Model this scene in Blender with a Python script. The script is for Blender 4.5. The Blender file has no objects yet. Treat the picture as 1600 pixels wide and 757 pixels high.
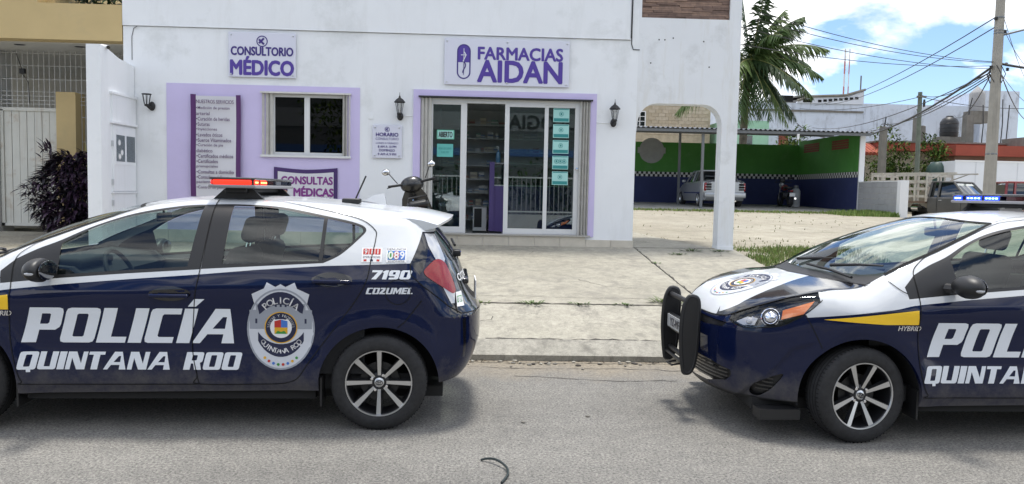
import bpy, bmesh, math, random
import numpy as np
from math import radians, sin, cos, pi, tau
from mathutils import Vector, Matrix, geometry
random.seed(7); rng = np.random.default_rng(7)
scene = bpy.context.scene
COL = scene.collection

# ---------------------------------------------------------------- camera
def camera_axes(yaw, pitch, roll):
    cy, sy, cp, sp = cos(yaw), sin(yaw), cos(pitch), sin(pitch)
    f = Vector((sy*cp, cy*cp, -sp)); r = Vector((cy, -sy, 0)); u = r.cross(f)
    return cos(roll)*r + sin(roll)*u, -sin(roll)*r + cos(roll)*u, f
CAM_H = 1.53
cr_, cu_, cf_ = camera_axes(radians(2.3), radians(3.75), radians(1.2))
cam_data = bpy.data.cameras.new('camera'); cam = bpy.data.objects.new('camera', cam_data); COL.objects.link(cam)
cam.matrix_world = Matrix(((cr_.x, cu_.x, -cf_.x, 0), (cr_.y, cu_.y, -cf_.y, 0), (cr_.z, cu_.z, -cf_.z, CAM_H), (0, 0, 0, 1)))
cam_data.sensor_width = 36.0; cam_data.lens = 36.0*1200/1600
cam_data.clip_start = 0.1; cam_data.clip_end = 3000
scene.camera = cam

# ---------------------------------------------------------------- sun, sky, exposure
SUN_EL, SUN_AZ = radians(80), radians(10)      # azimuth measured from +Y towards +X
sun_dir = Vector((cos(SUN_EL)*sin(SUN_AZ), cos(SUN_EL)*cos(SUN_AZ), sin(SUN_EL)))
sl = bpy.data.lights.new('sun', 'SUN'); sl.energy = 2.2; sl.angle = radians(11); sl.color = (1, .955, .88)
so = bpy.data.objects.new('sun', sl); COL.objects.link(so); so.rotation_euler = sun_dir.to_track_quat('Z', 'Y').to_euler()
world = bpy.data.worlds.new('World'); scene.world = world; world.use_nodes = True
def build_world():
    nt = world.node_tree; nt.nodes.clear(); N = nt.nodes.new; L = nt.links.new
    out = N('ShaderNodeOutputWorld'); bg = N('ShaderNodeBackground'); bg.inputs['Strength'].default_value = .15
    sky = N('ShaderNodeTexSky'); sky.sky_type = 'NISHITA'; sky.sun_disc = False
    sky.sun_elevation = SUN_EL; sky.sun_rotation = SUN_AZ; sky.air_density = 1.0; sky.dust_density = .5; sky.ozone_density = 2.0
    tc = N('ShaderNodeTexCoord'); sep = N('ShaderNodeSeparateXYZ'); L(tc.outputs['Generated'], sep.inputs[0])
    def mth(op, a, b=None, clamp=False):
        m = N('ShaderNodeMath'); m.operation = op; m.use_clamp = clamp
        for i, v in enumerate((a, b)):
            if v is None: continue
            if isinstance(v, (int, float)): m.inputs[i].default_value = v
            else: L(v, m.inputs[i])
        return m.outputs[0]
    zc = mth('MAXIMUM', sep.outputs['Z'], 0.0); den = mth('MULTIPLY_ADD', zc, -.35); den.node.inputs[2].default_value = 1.0
    px = mth('MULTIPLY', sep.outputs['X'], den); py = mth('MULTIPLY', sep.outputs['Y'], den)
    pz = mth('MULTIPLY', zc, 1.75)
    cmb = N('ShaderNodeCombineXYZ'); L(px, cmb.inputs[0]); L(py, cmb.inputs[1]); L(pz, cmb.inputs[2])
    off = N('ShaderNodeVectorMath'); off.operation = 'ADD'; off.inputs[1].default_value = (5.3, 2.2, .9); L(cmb.outputs[0], off.inputs[0])
    n1 = N('ShaderNodeTexNoise'); n1.inputs['Scale'].default_value = 4.2; n1.inputs['Detail'].default_value = 9; n1.inputs['Roughness'].default_value = .56; n1.inputs['Distortion'].default_value = .25
    L(off.outputs[0], n1.inputs['Vector'])
    rmp = N('ShaderNodeValToRGB'); rmp.color_ramp.elements[0].position = .445; rmp.color_ramp.elements[1].position = .535
    L(n1.outputs['Fac'], rmp.inputs[0])
    n2 = N('ShaderNodeTexNoise'); n2.inputs['Scale'].default_value = 8.5; n2.inputs['Detail'].default_value = 5
    L(off.outputs[0], n2.inputs['Vector'])
    r2 = N('ShaderNodeValToRGB'); r2.color_ramp.elements[0].position = .36; r2.color_ramp.elements[1].position = .60
    r2.color_ramp.elements[0].color = (3.6, 3.75, 4.0, 1); r2.color_ramp.elements[1].color = (9.0, 9.0, 8.9, 1)
    L(n2.outputs['Fac'], r2.inputs[0])
    gain = N('ShaderNodeMix'); gain.data_type = 'RGBA'; gain.blend_type = 'MULTIPLY'; gain.inputs[0].default_value = 1
    L(sky.outputs[0], gain.inputs[6]); gain.inputs[7].default_value = (.60, .66, .76, 1)
    mx = N('ShaderNodeMix'); mx.data_type = 'RGBA'; L(rmp.outputs[0], mx.inputs[0]); L(gain.outputs[2], mx.inputs[6]); L(r2.outputs[0], mx.inputs[7])
    L(mx.outputs[2], bg.inputs['Color']); L(bg.outputs[0], out.inputs['Surface'])
build_world()
vs = scene.view_settings; vs.view_transform = 'Standard'; vs.look = 'None'; vs.exposure = 0.82; vs.gamma = 1.0; vs.use_curve_mapping = False
scene.cycles.max_bounces = 10; scene.cycles.transparent_max_bounces = 16

# ---------------------------------------------------------------- helpers: tags
def tag(o, label=None, cat=None, group=None, kind=None):
    if label: o['label'] = label
    if cat: o['category'] = cat
    if group: o['group'] = group
    if kind: o['kind'] = kind
    return o
def thing(name, label, cat, loc=(0, 0, 0), rz=0, group=None):
    o = bpy.data.objects.new(name, None); COL.objects.link(o); o.empty_display_size = .1
    o.location = loc; o.rotation_euler = (0, 0, rz)
    return tag(o, label, cat, group)
def struct(o): o['kind'] = 'structure'; return o
def copy_tree(o, parent=None):
    c = o.copy(); COL.objects.link(c)
    if parent is not None: c.parent = parent
    for ch in list(o.children): copy_tree(ch, c)
    return c

# ---------------------------------------------------------------- helpers: materials
MATS = {}
def mat(name, col, rough=.6, metal=0., var=0., vscale=6., col2=None, bump=0., bscale=40., coat=0., emit=None, spec=.5, coat_ior=1.5, grime=False, detail=6, streak=None, dirt=None):
    """principled, optional procedural colour variation (var / col2), relief, vertical streaks and low dirt"""
    if name in MATS: return MATS[name]
    m = bpy.data.materials.new(name); m.use_nodes = True; nt = m.node_tree; b = nt.nodes['Principled BSDF']; N = nt.nodes.new; L = nt.links.new
    c4 = (*col, 1); b.inputs['Base Color'].default_value = c4; b.inputs['Roughness'].default_value = rough; b.inputs['Metallic'].default_value = metal
    b.inputs['Specular IOR Level'].default_value = spec
    if coat: b.inputs['Coat Weight'].default_value = coat; b.inputs['Coat Roughness'].default_value = .03; b.inputs['Coat IOR'].default_value = coat_ior
    if emit: b.inputs['Emission Color'].default_value = (*emit[0], 1); b.inputs['Emission Strength'].default_value = emit[1]
    if var or col2 or bump or streak or dirt:
        tc = N('ShaderNodeTexCoord'); src = None
        if var or col2:
            n = N('ShaderNodeTexNoise'); n.inputs['Scale'].default_value = vscale; n.inputs['Detail'].default_value = detail; n.inputs['Roughness'].default_value = .62; L(tc.outputs['Object'], n.inputs['Vector'])
            r = N('ShaderNodeValToRGB'); r.color_ramp.elements[0].position = .32; r.color_ramp.elements[1].position = .70
            a = tuple(max(0, x*(1-var)) for x in col); z = col2 if col2 else tuple(min(1, x*(1+var)) for x in col)
            r.color_ramp.elements[0].color = (*a, 1); r.color_ramp.elements[1].color = (*z, 1)
            L(n.outputs['Fac'], r.inputs[0]); src = r.outputs[0]
        if streak:   # (colour, amount): rain streaks, noise stretched along z
            mp = N('ShaderNodeMapping'); mp.inputs['Scale'].default_value = (streak[2] if len(streak) > 2 else 5, 5, .35); L(tc.outputs['Object'], mp.inputs[0])
            n = N('ShaderNodeTexNoise'); n.inputs['Scale'].default_value = 1.6; n.inputs['Detail'].default_value = 8; n.inputs['Roughness'].default_value = .7; L(mp.outputs[0], n.inputs['Vector'])
            r = N('ShaderNodeValToRGB'); r.color_ramp.elements[0].position = .52; r.color_ramp.elements[1].position = .78
            r.color_ramp.elements[0].color = (0, 0, 0, 1); r.color_ramp.elements[1].color = (streak[1],)*3 + (1,)
            L(n.outputs['Fac'], r.inputs[0])
            mx = N('ShaderNodeMix'); mx.data_type = 'RGBA'; L(r.outputs[0], mx.inputs[0])
            if src: L(src, mx.inputs[6])
            else: mx.inputs[6].default_value = c4
            mx.inputs[7].default_value = (*streak[0], 1); src = mx.outputs[2]
        if dirt:     # (colour, amount, scale): blotches with a shape of their own
            n = N('ShaderNodeTexNoise'); n.inputs['Scale'].default_value = dirt[2]; n.inputs['Detail'].default_value = 10; n.inputs['Roughness'].default_value = .68; L(tc.outputs['Object'], n.inputs['Vector'])
            r = N('ShaderNodeValToRGB'); r.color_ramp.elements[0].position = .55; r.color_ramp.elements[1].position = .68
            r.color_ramp.elements[0].color = (0, 0, 0, 1); r.color_ramp.elements[1].color = (dirt[1],)*3 + (1,)
            L(n.outputs['Fac'], r.inputs[0])
            mx = N('ShaderNodeMix'); mx.data_type = 'RGBA'; L(r.outputs[0], mx.inputs[0])
            if src: L(src, mx.inputs[6])
            else: mx.inputs[6].default_value = c4
            mx.inputs[7].default_value = (*dirt[0], 1); src = mx.outputs[2]
        if src: L(src, b.inputs['Base Color'])
        if bump:
            n = N('ShaderNodeTexNoise'); n.inputs['Scale'].default_value = bscale; n.inputs['Detail'].default_value = 5; L(tc.outputs['Object'], n.inputs['Vector'])
            bp = N('ShaderNodeBump'); bp.inputs['Strength'].default_value = bump; bp.inputs['Distance'].default_value = .01; L(n.outputs['Fac'], bp.inputs['Height']); L(bp.outputs[0], b.inputs['Normal'])
    if grime:          # dusty splashes thrown up along the bottom of the body
        tc = N('ShaderNodeTexCoord'); sp = N('ShaderNodeSeparateXYZ'); L(tc.outputs['Object'], sp.inputs[0])
        n = N('ShaderNodeTexNoise'); n.inputs['Scale'].default_value = 7; n.inputs['Detail'].default_value = 9; n.inputs['Roughness'].default_value = .72; L(tc.outputs['Object'], n.inputs['Vector'])
        a = N('ShaderNodeMath'); a.operation = 'MULTIPLY_ADD'; a.inputs[1].default_value = -.55; L(n.outputs['Fac'], a.inputs[0]); L(sp.outputs['Z'], a.inputs[2])
        r = N('ShaderNodeMapRange'); r.inputs['From Min'].default_value = .16; r.inputs['From Max'].default_value = -.04; r.inputs['To Max'].default_value = .55; L(a.outputs[0], r.inputs['Value'])
        mx = N('ShaderNodeMix'); mx.data_type = 'RGBA'; L(r.outputs[0], mx.inputs[0]); mx.inputs[6].default_value = c4; mx.inputs[7].default_value = (.12, .112, .10, 1); L(mx.outputs[2], b.inputs['Base Color'])
        n2 = N('ShaderNodeMath'); n2.operation = 'MULTIPLY_ADD'; n2.inputs[1].default_value = -.6; n2.inputs[2].default_value = coat; L(r.outputs[0], n2.inputs[0]); L(n2.outputs[0], b.inputs['Coat Weight'])
    MATS[name] = m; return m
def glass(name, tint=(.8, .88, .85), rough=0.0, refl=1.0, base=.0):
    """thin pane: fresnel mirror over a tinted see-through sheet"""
    if name in MATS: return MATS[name]
    m = bpy.data.materials.new(name); m.use_nodes = True; nt = m.node_tree; nt.nodes.clear(); N = nt.nodes.new; L = nt.links.new
    o = N('ShaderNodeOutputMaterial'); t = N('ShaderNodeBsdfTransparent'); t.inputs[0].default_value = (*tint, 1)
    g = N('ShaderNodeBsdfGlossy'); g.inputs['Roughness'].default_value = rough; g.inputs[0].default_value = (.95, .97, 1, 1)
    lw = N('ShaderNodeLayerWeight'); lw.inputs['Blend'].default_value = .5     # same for both faces of the pane
    p = N('ShaderNodeMath'); p.operation = 'POWER'; p.inputs[1].default_value = 5; L(lw.outputs['Facing'], p.inputs[0])
    k = N('ShaderNodeMath'); k.operation = 'MULTIPLY_ADD'; k.inputs[1].default_value = .9; k.inputs[2].default_value = .068*refl+base; k.use_clamp = True; L(p.outputs[0], k.inputs[0])
    x = N('ShaderNodeMixShader'); L(k.outputs[0], x.inputs[0]); L(t.outputs[0], x.inputs[1]); L(g.outputs[0], x.inputs[2]); L(x.outputs[0], o.inputs[0])
    MATS[name] = m; return m

# ---------------------------------------------------------------- helpers: mesh building
class MB:
    def __init__(s): s.v = []; s.f = []; s.m = []; s.smooth = []
    def add(s, vs, fs, mi=0, smooth=False):
        k = len(s.v); s.v += [tuple(map(float, p)) for p in vs]; s.f += [tuple(k+i for i in q) for q in fs]; s.m += [mi]*len(fs); s.smooth += [smooth]*len(fs); return s
    def box(s, x0, x1, y0, y1, z0, z1, mi=0, M=None):
        vs = [(x, y, z) for z in (z0, z1) for y in (y0, y1) for x in (x0, x1)]
        if M is not None: vs = [M @ Vector(p) for p in vs]
        return s.add(vs, [(0, 2, 3, 1), (4, 5, 7, 6), (0, 1, 5, 4), (2, 6, 7, 3), (0, 4, 6, 2), (1, 3, 7, 5)], mi)
    def tube(s, pts, r, n=8, mi=0, cap=True, smooth=True):
        P = [Vector(p) for p in pts]; R = r if isinstance(r, (list, tuple)) else [r]*len(P)
        ref = None; vs = []
        for i, p in enumerate(P):
            t = (P[min(i+1, len(P)-1)]-P[max(i-1, 0)]).normalized()
            if ref is None: ref = t.orthogonal().normalized()
            ref = (ref-t*ref.dot(t)); ref = ref.normalized() if ref.length > 1e-6 else t.orthogonal().normalized()
            b = t.cross(ref)
            vs += [p+(ref*cos(tau*j/n)+b*sin(tau*j/n))*R[i] for j in range(n)]
        fs = [(i*n+j, i*n+(j+1) % n, (i+1)*n+(j+1) % n, (i+1)*n+j) for i in range(len(P)-1) for j in range(n)]
        s.add(vs, fs, mi, smooth)
        if cap: s.add(vs[:n], [tuple(range(n-1, -1, -1))], mi); s.add(vs[-n:], [tuple(range(n))], mi)
        return s
    def lathe(s, prof, n=24, mi=0, M=None, close=False, smooth=True):
        """profile [(r,z)] about z"""
        vs = [(r*cos(tau*j/n), r*sin(tau*j/n), z) for r, z in prof for j in range(n)]
        if M is not None: vs = [M @ Vector(p) for p in vs]
        k = len(prof); rg = range(k if close else k-1)
        fs = [(i*n+j, i*n+(j+1) % n, ((i+1) % k)*n+(j+1) % n, ((i+1) % k)*n+j) for i in rg for j in range(n)]
        return s.add(vs, fs, mi, smooth)
    def prism(s, poly, z0, z1, mi=0, M=None, smooth=False):
        """poly in xy extruded along z; M places it"""
        n = len(poly); vs = [(x, y, z0) for x, y in poly]+[(x, y, z1) for x, y in poly]
        if M is not None: vs = [M @ Vector(p) for p in vs]
        s.add(vs, [tuple(range(n-1, -1, -1)), tuple(range(n, 2*n))], mi)
        return s.add(vs, [(i, (i+1) % n, n+(i+1) % n, n+i) for i in range(n)], mi, smooth)
    def sphere(s, c, r, nu=16, nv=10, mi=0, M=None):
        rx, ry, rz = r if isinstance(r, (tuple, list)) else (r, r, r)
        vs = [(c[0]+rx*sin(pi*i/nv)*cos(tau*j/nu), c[1]+ry*sin(pi*i/nv)*sin(tau*j/nu), c[2]+rz*cos(pi*i/nv)) for i in range(nv+1) for j in range(nu)]
        if M is not None: vs = [M @ Vector(p) for p in vs]
        return s.add(vs, [(i*nu+j, (i+1)*nu+j, (i+1)*nu+(j+1) % nu, i*nu+(j+1) % nu) for i in range(nv) for j in range(nu)], mi, True)
    def rbox(s, x0, x1, y0, y1, z0, z1, r=.02, seg=3, mi=0, M=None):
        """box with rounded edges (bevelled)"""
        bm = bmesh.new(); mt = Matrix.Translation(((x0+x1)/2, (y0+y1)/2, (z0+z1)/2)) @ Matrix.Diagonal((x1-x0, y1-y0, z1-z0, 1))
        bmesh.ops.create_cube(bm, size=1, matrix=mt); bmesh.ops.bevel(bm, geom=list(bm.edges), offset=r, segments=seg, affect='EDGES', profile=.5)
        vs = [(M @ v.co if M is not None else v.co.copy()) for v in bm.verts]; bm.verts.index_update()
        s.add(vs, [tuple(v.index for v in f.verts) for f in bm.faces], mi, True); bm.free(); return s
    def build(s, name, mats, parent=None, auto=35):
        me = bpy.data.meshes.new(name); me.from_pydata(s.v, [], s.f); me.validate(clean_customdata=False)
        for m in (mats if isinstance(mats, (list, tuple)) else [mats]): me.materials.append(m)
        if len(me.polygons) == len(s.m):
            me.polygons.foreach_set('material_index', s.m); me.polygons.foreach_set('use_smooth', s.smooth)
            if any(s.smooth) and auto: me.set_sharp_from_angle(angle=radians(auto))
        o = bpy.data.objects.new(name, me); COL.objects.link(o)
        if parent is not None: o.parent = parent
        return o
def link_mesh(name, me, parent=None):
    o = bpy.data.objects.new(name, me); COL.objects.link(o)
    if parent is not None: o.parent = parent
    return o
def bevel_box(name, dims, m, parent=None, loc=(0, 0, 0), r=.01, seg=2):
    a, b, c = dims[0]/2, dims[1]/2, dims[2]/2
    o = MB().rbox(-a, a, -b, b, -c, c, r, seg).build(name, m, parent); o.location = loc; return o
def text_mesh(body, size=1.0, width=None, height=None, bold=0., shear=0., align='CENTER', spacing=1.0, line=1.0, extrude=0.0):
    """flat filled lettering as a mesh in the xy plane (built-in font); width / height rescale it"""
    cu = bpy.data.curves.new('lettering', 'FONT'); cu.body = body; cu.size = size; cu.shear = shear; cu.align_x = align; cu.space_character = spacing; cu.space_line = line
    fat = bold if bold > .015 else 0; cu.offset = 0 if fat else bold*size; cu.extrude = extrude; cu.resolution_u = 3; cu.fill_mode = 'FRONT' if extrude == 0 else 'BOTH'
    ob = bpy.data.objects.new('lettering', cu); COL.objects.link(ob)
    dg = bpy.context.evaluated_depsgraph_get(); dg.update(); me = bpy.data.meshes.new_from_object(ob.evaluated_get(dg)); bpy.data.objects.remove(ob); bpy.data.curves.remove(cu)
    n = len(me.vertices); co = np.empty(n*3); me.vertices.foreach_get('co', co); co = co.reshape(-1, 3)
    if n:
        lo, hi = co.min(0), co.max(0)
        sx = width/(hi[0]-lo[0]) if width else None; sy = height/(hi[1]-lo[1]) if height else None
        if sx is None: sx = sy if sy else 1
        if sy is None: sy = sx
        if width or height:
            c = (lo+hi)/2; co[:, 0] = (co[:, 0]-(c[0] if align == 'CENTER' else lo[0]))*sx; co[:, 1] = (co[:, 1]-c[1])*sy
            me.vertices.foreach_set('co', co.ravel())
    if n and fat:      # embolden: shifted copies of the face stacked a hair apart
        hh = (height or (co[:, 1].max()-co[:, 1].min())/max(1, body.count(chr(10))+1)); d = fat*hh*1.15; fs = [tuple(p.vertices) for p in me.polygons]; V = []; F = []
        for i in range(7):
            a = tau*i/6; dx, dy = (0, 0) if i == 6 else (d*cos(a), d*sin(a)); k = len(V)
            V += [(x+dx, y+dy, z+i*.0002) for x, y, z in co]; F += [tuple(k+j for j in f) for f in fs]
        bpy.data.meshes.remove(me); me = bpy.data.meshes.new('lettering'); me.from_pydata(V, [], F)
    me.materials.clear(); return me
def wall_text(body, m, x, y, z, parent, name='lettering', facing='front', **kw):
    """lettering standing on a plane that faces the street (-Y)"""
    me = text_mesh(body, **kw); me.materials.append(m); o = link_mesh(name, me, parent); o.location = (x, y, z)
    o.rotation_euler = (pi/2, 0, 0) if facing == 'front' else (pi/2, 0, pi)
    return o
def poly_sample(pts, step=.02, closed=False):
    P = [np.array(p, float) for p in pts]; out = []
    if closed: P = P+[P[0]]
    for a, b in zip(P[:-1], P[1:]):
        k = max(1, int(np.linalg.norm(b-a)/step)); out += [a+(b-a)*i/k for i in range(k)]
    if not closed: out.append(P[-1])
    return np.array(out)
def catmull(pts, per=6, closed=False):
    P = np.array(pts, float); n = len(P); out = []
    for i in range(n if closed else n-1):
        p0 = P[(i-1) % n] if closed or i > 0 else P[0]; p1 = P[i]; p2 = P[(i+1) % n]; p3 = P[(i+2) % n] if closed or i+2 < n else P[-1]
        for k in range(per):
            t = k/per; out.append(.5*((2*p1)+(p2-p0)*t+(2*p0-5*p1+4*p2-p3)*t*t+(3*p1-p0-3*p2+p3)*t**3))
    if not closed: out.append(P[-1])
    return np.array(out)
def inside(poly, q):
    """even-odd test, vectorised"""
    P = np.asarray(poly, float); q = np.atleast_2d(q); x, y = q[:, 0], q[:, 1]; r = np.zeros(len(q), bool)
    x1, y1 = P[:, 0], P[:, 1]; x2, y2 = np.roll(x1, -1), np.roll(y1, -1)
    for a, b, c, d in zip(x1, y1, x2, y2):
        if b == d: continue
        r ^= ((b > y) != (d > y)) & (x < (c-a)*(y-b)/(d-b)+a)
    return r
def cdt(loops, grid_step, bbox, extra_lines=()):
    """constrained triangulation over a grid. loops: closed point arrays, extra_lines: open ones"""
    V = []; E = []
    for lp in loops:
        k = len(V); V += [tuple(p) for p in lp]; E += [(k+i, k+(i+1) % len(lp)) for i in range(len(lp))]
    for lp in extra_lines:
        k = len(V); V += [tuple(p) for p in lp]; E += [(k+i, k+i+1) for i in range(len(lp)-1)]
    x0, x1, y0, y1 = bbox; nx = max(1, int((x1-x0)/grid_step)); ny = max(1, int((y1-y0)/grid_step))
    for j in range(ny+1):
        for i in range(nx+1): V.append((x0+(x1-x0)*(i+(.5 if j % 2 else 0))/nx, y0+(y1-y0)*j/ny))
    r = geometry.delaunay_2d_cdt([Vector(p) for p in V], E, [], 0, 1e-5)
    return np.array([tuple(p) for p in r[0]]), np.array([tuple(f) for f in r[2]], int)

# ---------------------------------------------------------------- shared materials
m_navy = mat('navy_paint', (.0045, .0085, .036), .4, coat=.75, spec=0, grime=True)
m_white = mat('white_paint', (.56, .58, .60), .35, coat=.7)
m_yellow = mat('yellow_film', (.85, .52, .01), .4, coat=.4)
m_black = mat('black_plastic', (.012, .012, .013), .45)
m_blackg = mat('gloss_black', (.008, .008, .010), .12, coat=.6)
m_rubber = mat('rubber', (.018, .018, .019), .8, var=.35, vscale=30, bump=.15, bscale=120)
m_alloy = mat('machined_alloy', (.62, .63, .64), .28, metal=1.0)
m_dalloy = mat('dark_alloy', (.035, .036, .04), .4, metal=.6)
m_gap = mat('panel_gap', (.002, .002, .002), .9)
m_cabin = mat('cabin_grey', (.022, .023, .025), .8)
m_cabin2 = mat('cabin_beige', (.16, .15, .13), .8)
m_cglass = glass('car_glass', (.62, .73, .69), refl=.75)
m_wglass = glass('windscreen_glass', (.78, .87, .83), refl=1.7)
m_lens = glass('lamp_lens', (.97, .97, .98), refl=.55)
m_redlens = mat('red_lens', (.25, .006, .010), .25, coat=.3)
m_clear = mat('clear_lens', (.42, .43, .45), .1, coat=1.0)
m_orange = mat('orange_reflector', (.80, .20, .015), .2, coat=1.0)
m_chrome = mat('chrome', (.8, .8, .82), .08, metal=1.0)
m_silverfilm = mat('silver_film', (.68, .71, .75), .42, spec=.4)
m_offwhite = mat('sticker_white', (.75, .75, .75), .5)
m_under = mat('underbody', (.012, .012, .012), .9)

def ell(cx, cz, a, b, n=40, t0=0, t1=tau):
    return np.array([(cx+a*cos(t), cz+b*sin(t)) for t in np.linspace(t0, t1, n, endpoint=(t1-t0) < tau-.01)])

# ================================================================ ground
def gz(x, y):
    a = float(np.interp(y, [-500, 6.95, 7.10, 8.10, 12, 27.5, 34, 60, 500], [-.03, -.03, .12, .32, .66, .99, 1.14, 1.2, 1.5]))
    b = float(np.interp(y, [-500, 6.95, 7.10, 8.10, 12, 22, 34, 45, 500], [-.03, -.03, .12, .32, .60, .64, .60, .75, 1.0]))
    t = min(1, max(0, (x-14.0)/1.2)); t = t*t*(3-2*t)
    return a*(1-t)+b*t
def node_mat(name, build):
    m = bpy.data.materials.new(name); m.use_nodes = True; nt = m.node_tree; build(nt, nt.nodes.new, nt.links.new, nt.nodes['Principled BSDF']); MATS[name] = m; return m
def noise(N, L, vec, scale, detail=6, rough=.6, lo=.35, hi=.65, c0=(0, 0, 0), c1=(1, 1, 1), dist=0):
    n = N('ShaderNodeTexNoise'); n.inputs['Scale'].default_value = scale; n.inputs['Detail'].default_value = detail; n.inputs['Roughness'].default_value = rough; n.inputs['Distortion'].default_value = dist; L(vec, n.inputs['Vector'])
    r = N('ShaderNodeValToRGB'); e = r.color_ramp.elements; e[0].position = lo; e[1].position = hi; e[0].color = (*c0, 1); e[1].color = (*c1, 1); L(n.outputs['Fac'], r.inputs[0]); return r.outputs[0]
def mixc(N, L, fac, a, b, mode='MIX'):
    x = N('ShaderNodeMix'); x.data_type = 'RGBA'; x.blend_type = mode
    for sock, v in ((x.inputs[0], fac), (x.inputs[6], a), (x.inputs[7], b)):
        if isinstance(v, (int, float)): sock.default_value = v
        elif isinstance(v, tuple): sock.default_value = (*v, 1)
        else: L(v, sock)
    return x.outputs[2]
def road_nodes(nt, N, L, b):
    tc = N('ShaderNodeTexCoord').outputs['Object']
    big = noise(N, L, tc, .55, 5, .6, .3, .72, (.172, .167, .157), (.235, .229, .216))
    mid = noise(N, L, tc, 9, 6, .7, .3, .7, (.80, .80, .80), (1.14, 1.13, 1.11))
    fine = noise(N, L, tc, 62, 4, .9, .38, .62, (.34, .34, .34), (1.56, 1.55, 1.52))
    spec = noise(N, L, tc, 48, 2, .6, .60, .68, (1, 1, 1), (.40, .39, .38))
    c = mixc(N, L, 1.0, big, mid, 'MULTIPLY'); c = mixc(N, L, 1.0, c, fine, 'MULTIPLY'); c = mixc(N, L, .55, c, spec, 'MULTIPLY')
    mp = N('ShaderNodeMapping'); mp.inputs['Scale'].default_value = (.12, .9, 1); L(tc, mp.inputs[0]); lane = noise(N, L, mp.outputs[0], 1.2, 5, .6, .35, .65, (.86, .86, .86), (1.09, 1.09, 1.08)); c = mixc(N, L, 1.0, c, lane, 'MULTIPLY')
    oil = noise(N, L, tc, 1.7, 7, .6, .66, .74, (1, 1, 1), (.66, .65, .64)); c = mixc(N, L, 1.0, c, oil, 'MULTIPLY')
    # brown silt washed against the kerb, with a ragged edge
    sp = N('ShaderNodeSeparateXYZ'); L(tc, sp.inputs[0])
    w = N('ShaderNodeTexNoise'); w.inputs['Scale'].default_value = 2.2; w.inputs['Detail'].default_value = 9; w.inputs['Roughness'].default_value = .75; L(tc, w.inputs['Vector'])
    a = N('ShaderNodeMath'); a.operation = 'MULTIPLY_ADD'; a.inputs[1].default_value = 1.3; L(w.outputs['Fac'], a.inputs[0]); L(sp.outputs['Y'], a.inputs[2])
    r = N('ShaderNodeMapRange'); r.inputs['From Min'].default_value = 6.75; r.inputs['From Max'].default_value = 7.45; L(a.outputs[0], r.inputs['Value'])
    silt = noise(N, L, tc, 30, 6, .75, .35, .65, (.13, .105, .075), (.33, .29, .22))
    c = mixc(N, L, r.outputs[0], c, silt)
    L(c, b.inputs['Base Color']); b.inputs['Roughness'].default_value = .88
    n = N('ShaderNodeTexNoise'); n.inputs['Scale'].default_value = 130; n.inputs['Detail'].default_value = 3; L(tc, n.inputs['Vector'])
    bp = N('ShaderNodeBump'); bp.inputs['Strength'].default_value = .7; bp.inputs['Distance'].default_value = .006; L(n.outputs['Fac'], bp.inputs['Height']); L(bp.outputs[0], b.inputs['Normal'])
m_road = node_mat('asphalt', road_nodes)
def concrete_nodes(c0, c1, stain, sc=1.0, brush=False):
    def f(nt, N, L, b):
        tc = N('ShaderNodeTexCoord').outputs['Object']
        big = noise(N, L, tc, .9*sc, 6, .65, .3, .7, c0, c1)
        mid = noise(N, L, tc, 9*sc, 8, .78, .32, .66, (.70, .70, .70), (1.15, 1.15, 1.13))
        fine = noise(N, L, tc, 95, 4, .8, .3, .7, (.80, .80, .80), (1.14, 1.14, 1.14))
        st = noise(N, L, tc, 2.6*sc, 10, .78, .50, .66, (0, 0, 0), (.85, .85, .85), .5)
        c = mixc(N, L, 1.0, big, mid, 'MULTIPLY'); c = mixc(N, L, 1.0, c, fine, 'MULTIPLY'); c = mixc(N, L, st, c, stain)
        pit = noise(N, L, tc, 42, 2, .5, .66, .72, (1, 1, 1), (.5, .49, .47)); c = mixc(N, L, .6, c, pit, 'MULTIPLY')
        L(c, b.inputs['Base Color']); b.inputs['Roughness'].default_value = .9
        n = N('ShaderNodeTexNoise'); n.inputs['Scale'].default_value = 60; n.inputs['Detail'].default_value = 8; n.inputs['Roughness'].default_value = .7; L(tc, n.inputs['Vector'])
        bp = N('ShaderNodeBump'); bp.inputs['Strength'].default_value = .5; bp.inputs['Distance'].default_value = .006; L(n.outputs['Fac'], bp.inputs['Height']); L(bp.outputs[0], b.inputs['Normal'])
    return f
m_conc = node_mat('pale_concrete', concrete_nodes((.30, .281, .230), (.395, .371, .306), (.20, .187, .16)))
m_apron = node_mat('worn_concrete', concrete_nodes((.31, .293, .243), (.42, .395, .33), (.17, .158, .135), 1.6))
m_kerb = node_mat('kerb_concrete', concrete_nodes((.29, .277, .238), (.39, .37, .32), (.15, .142, .122), 2.2))
m_pad = node_mat('pad_concrete', concrete_nodes((.34, .335, .31), (.42, .41, .38), (.26, .25, .23)))
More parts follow.
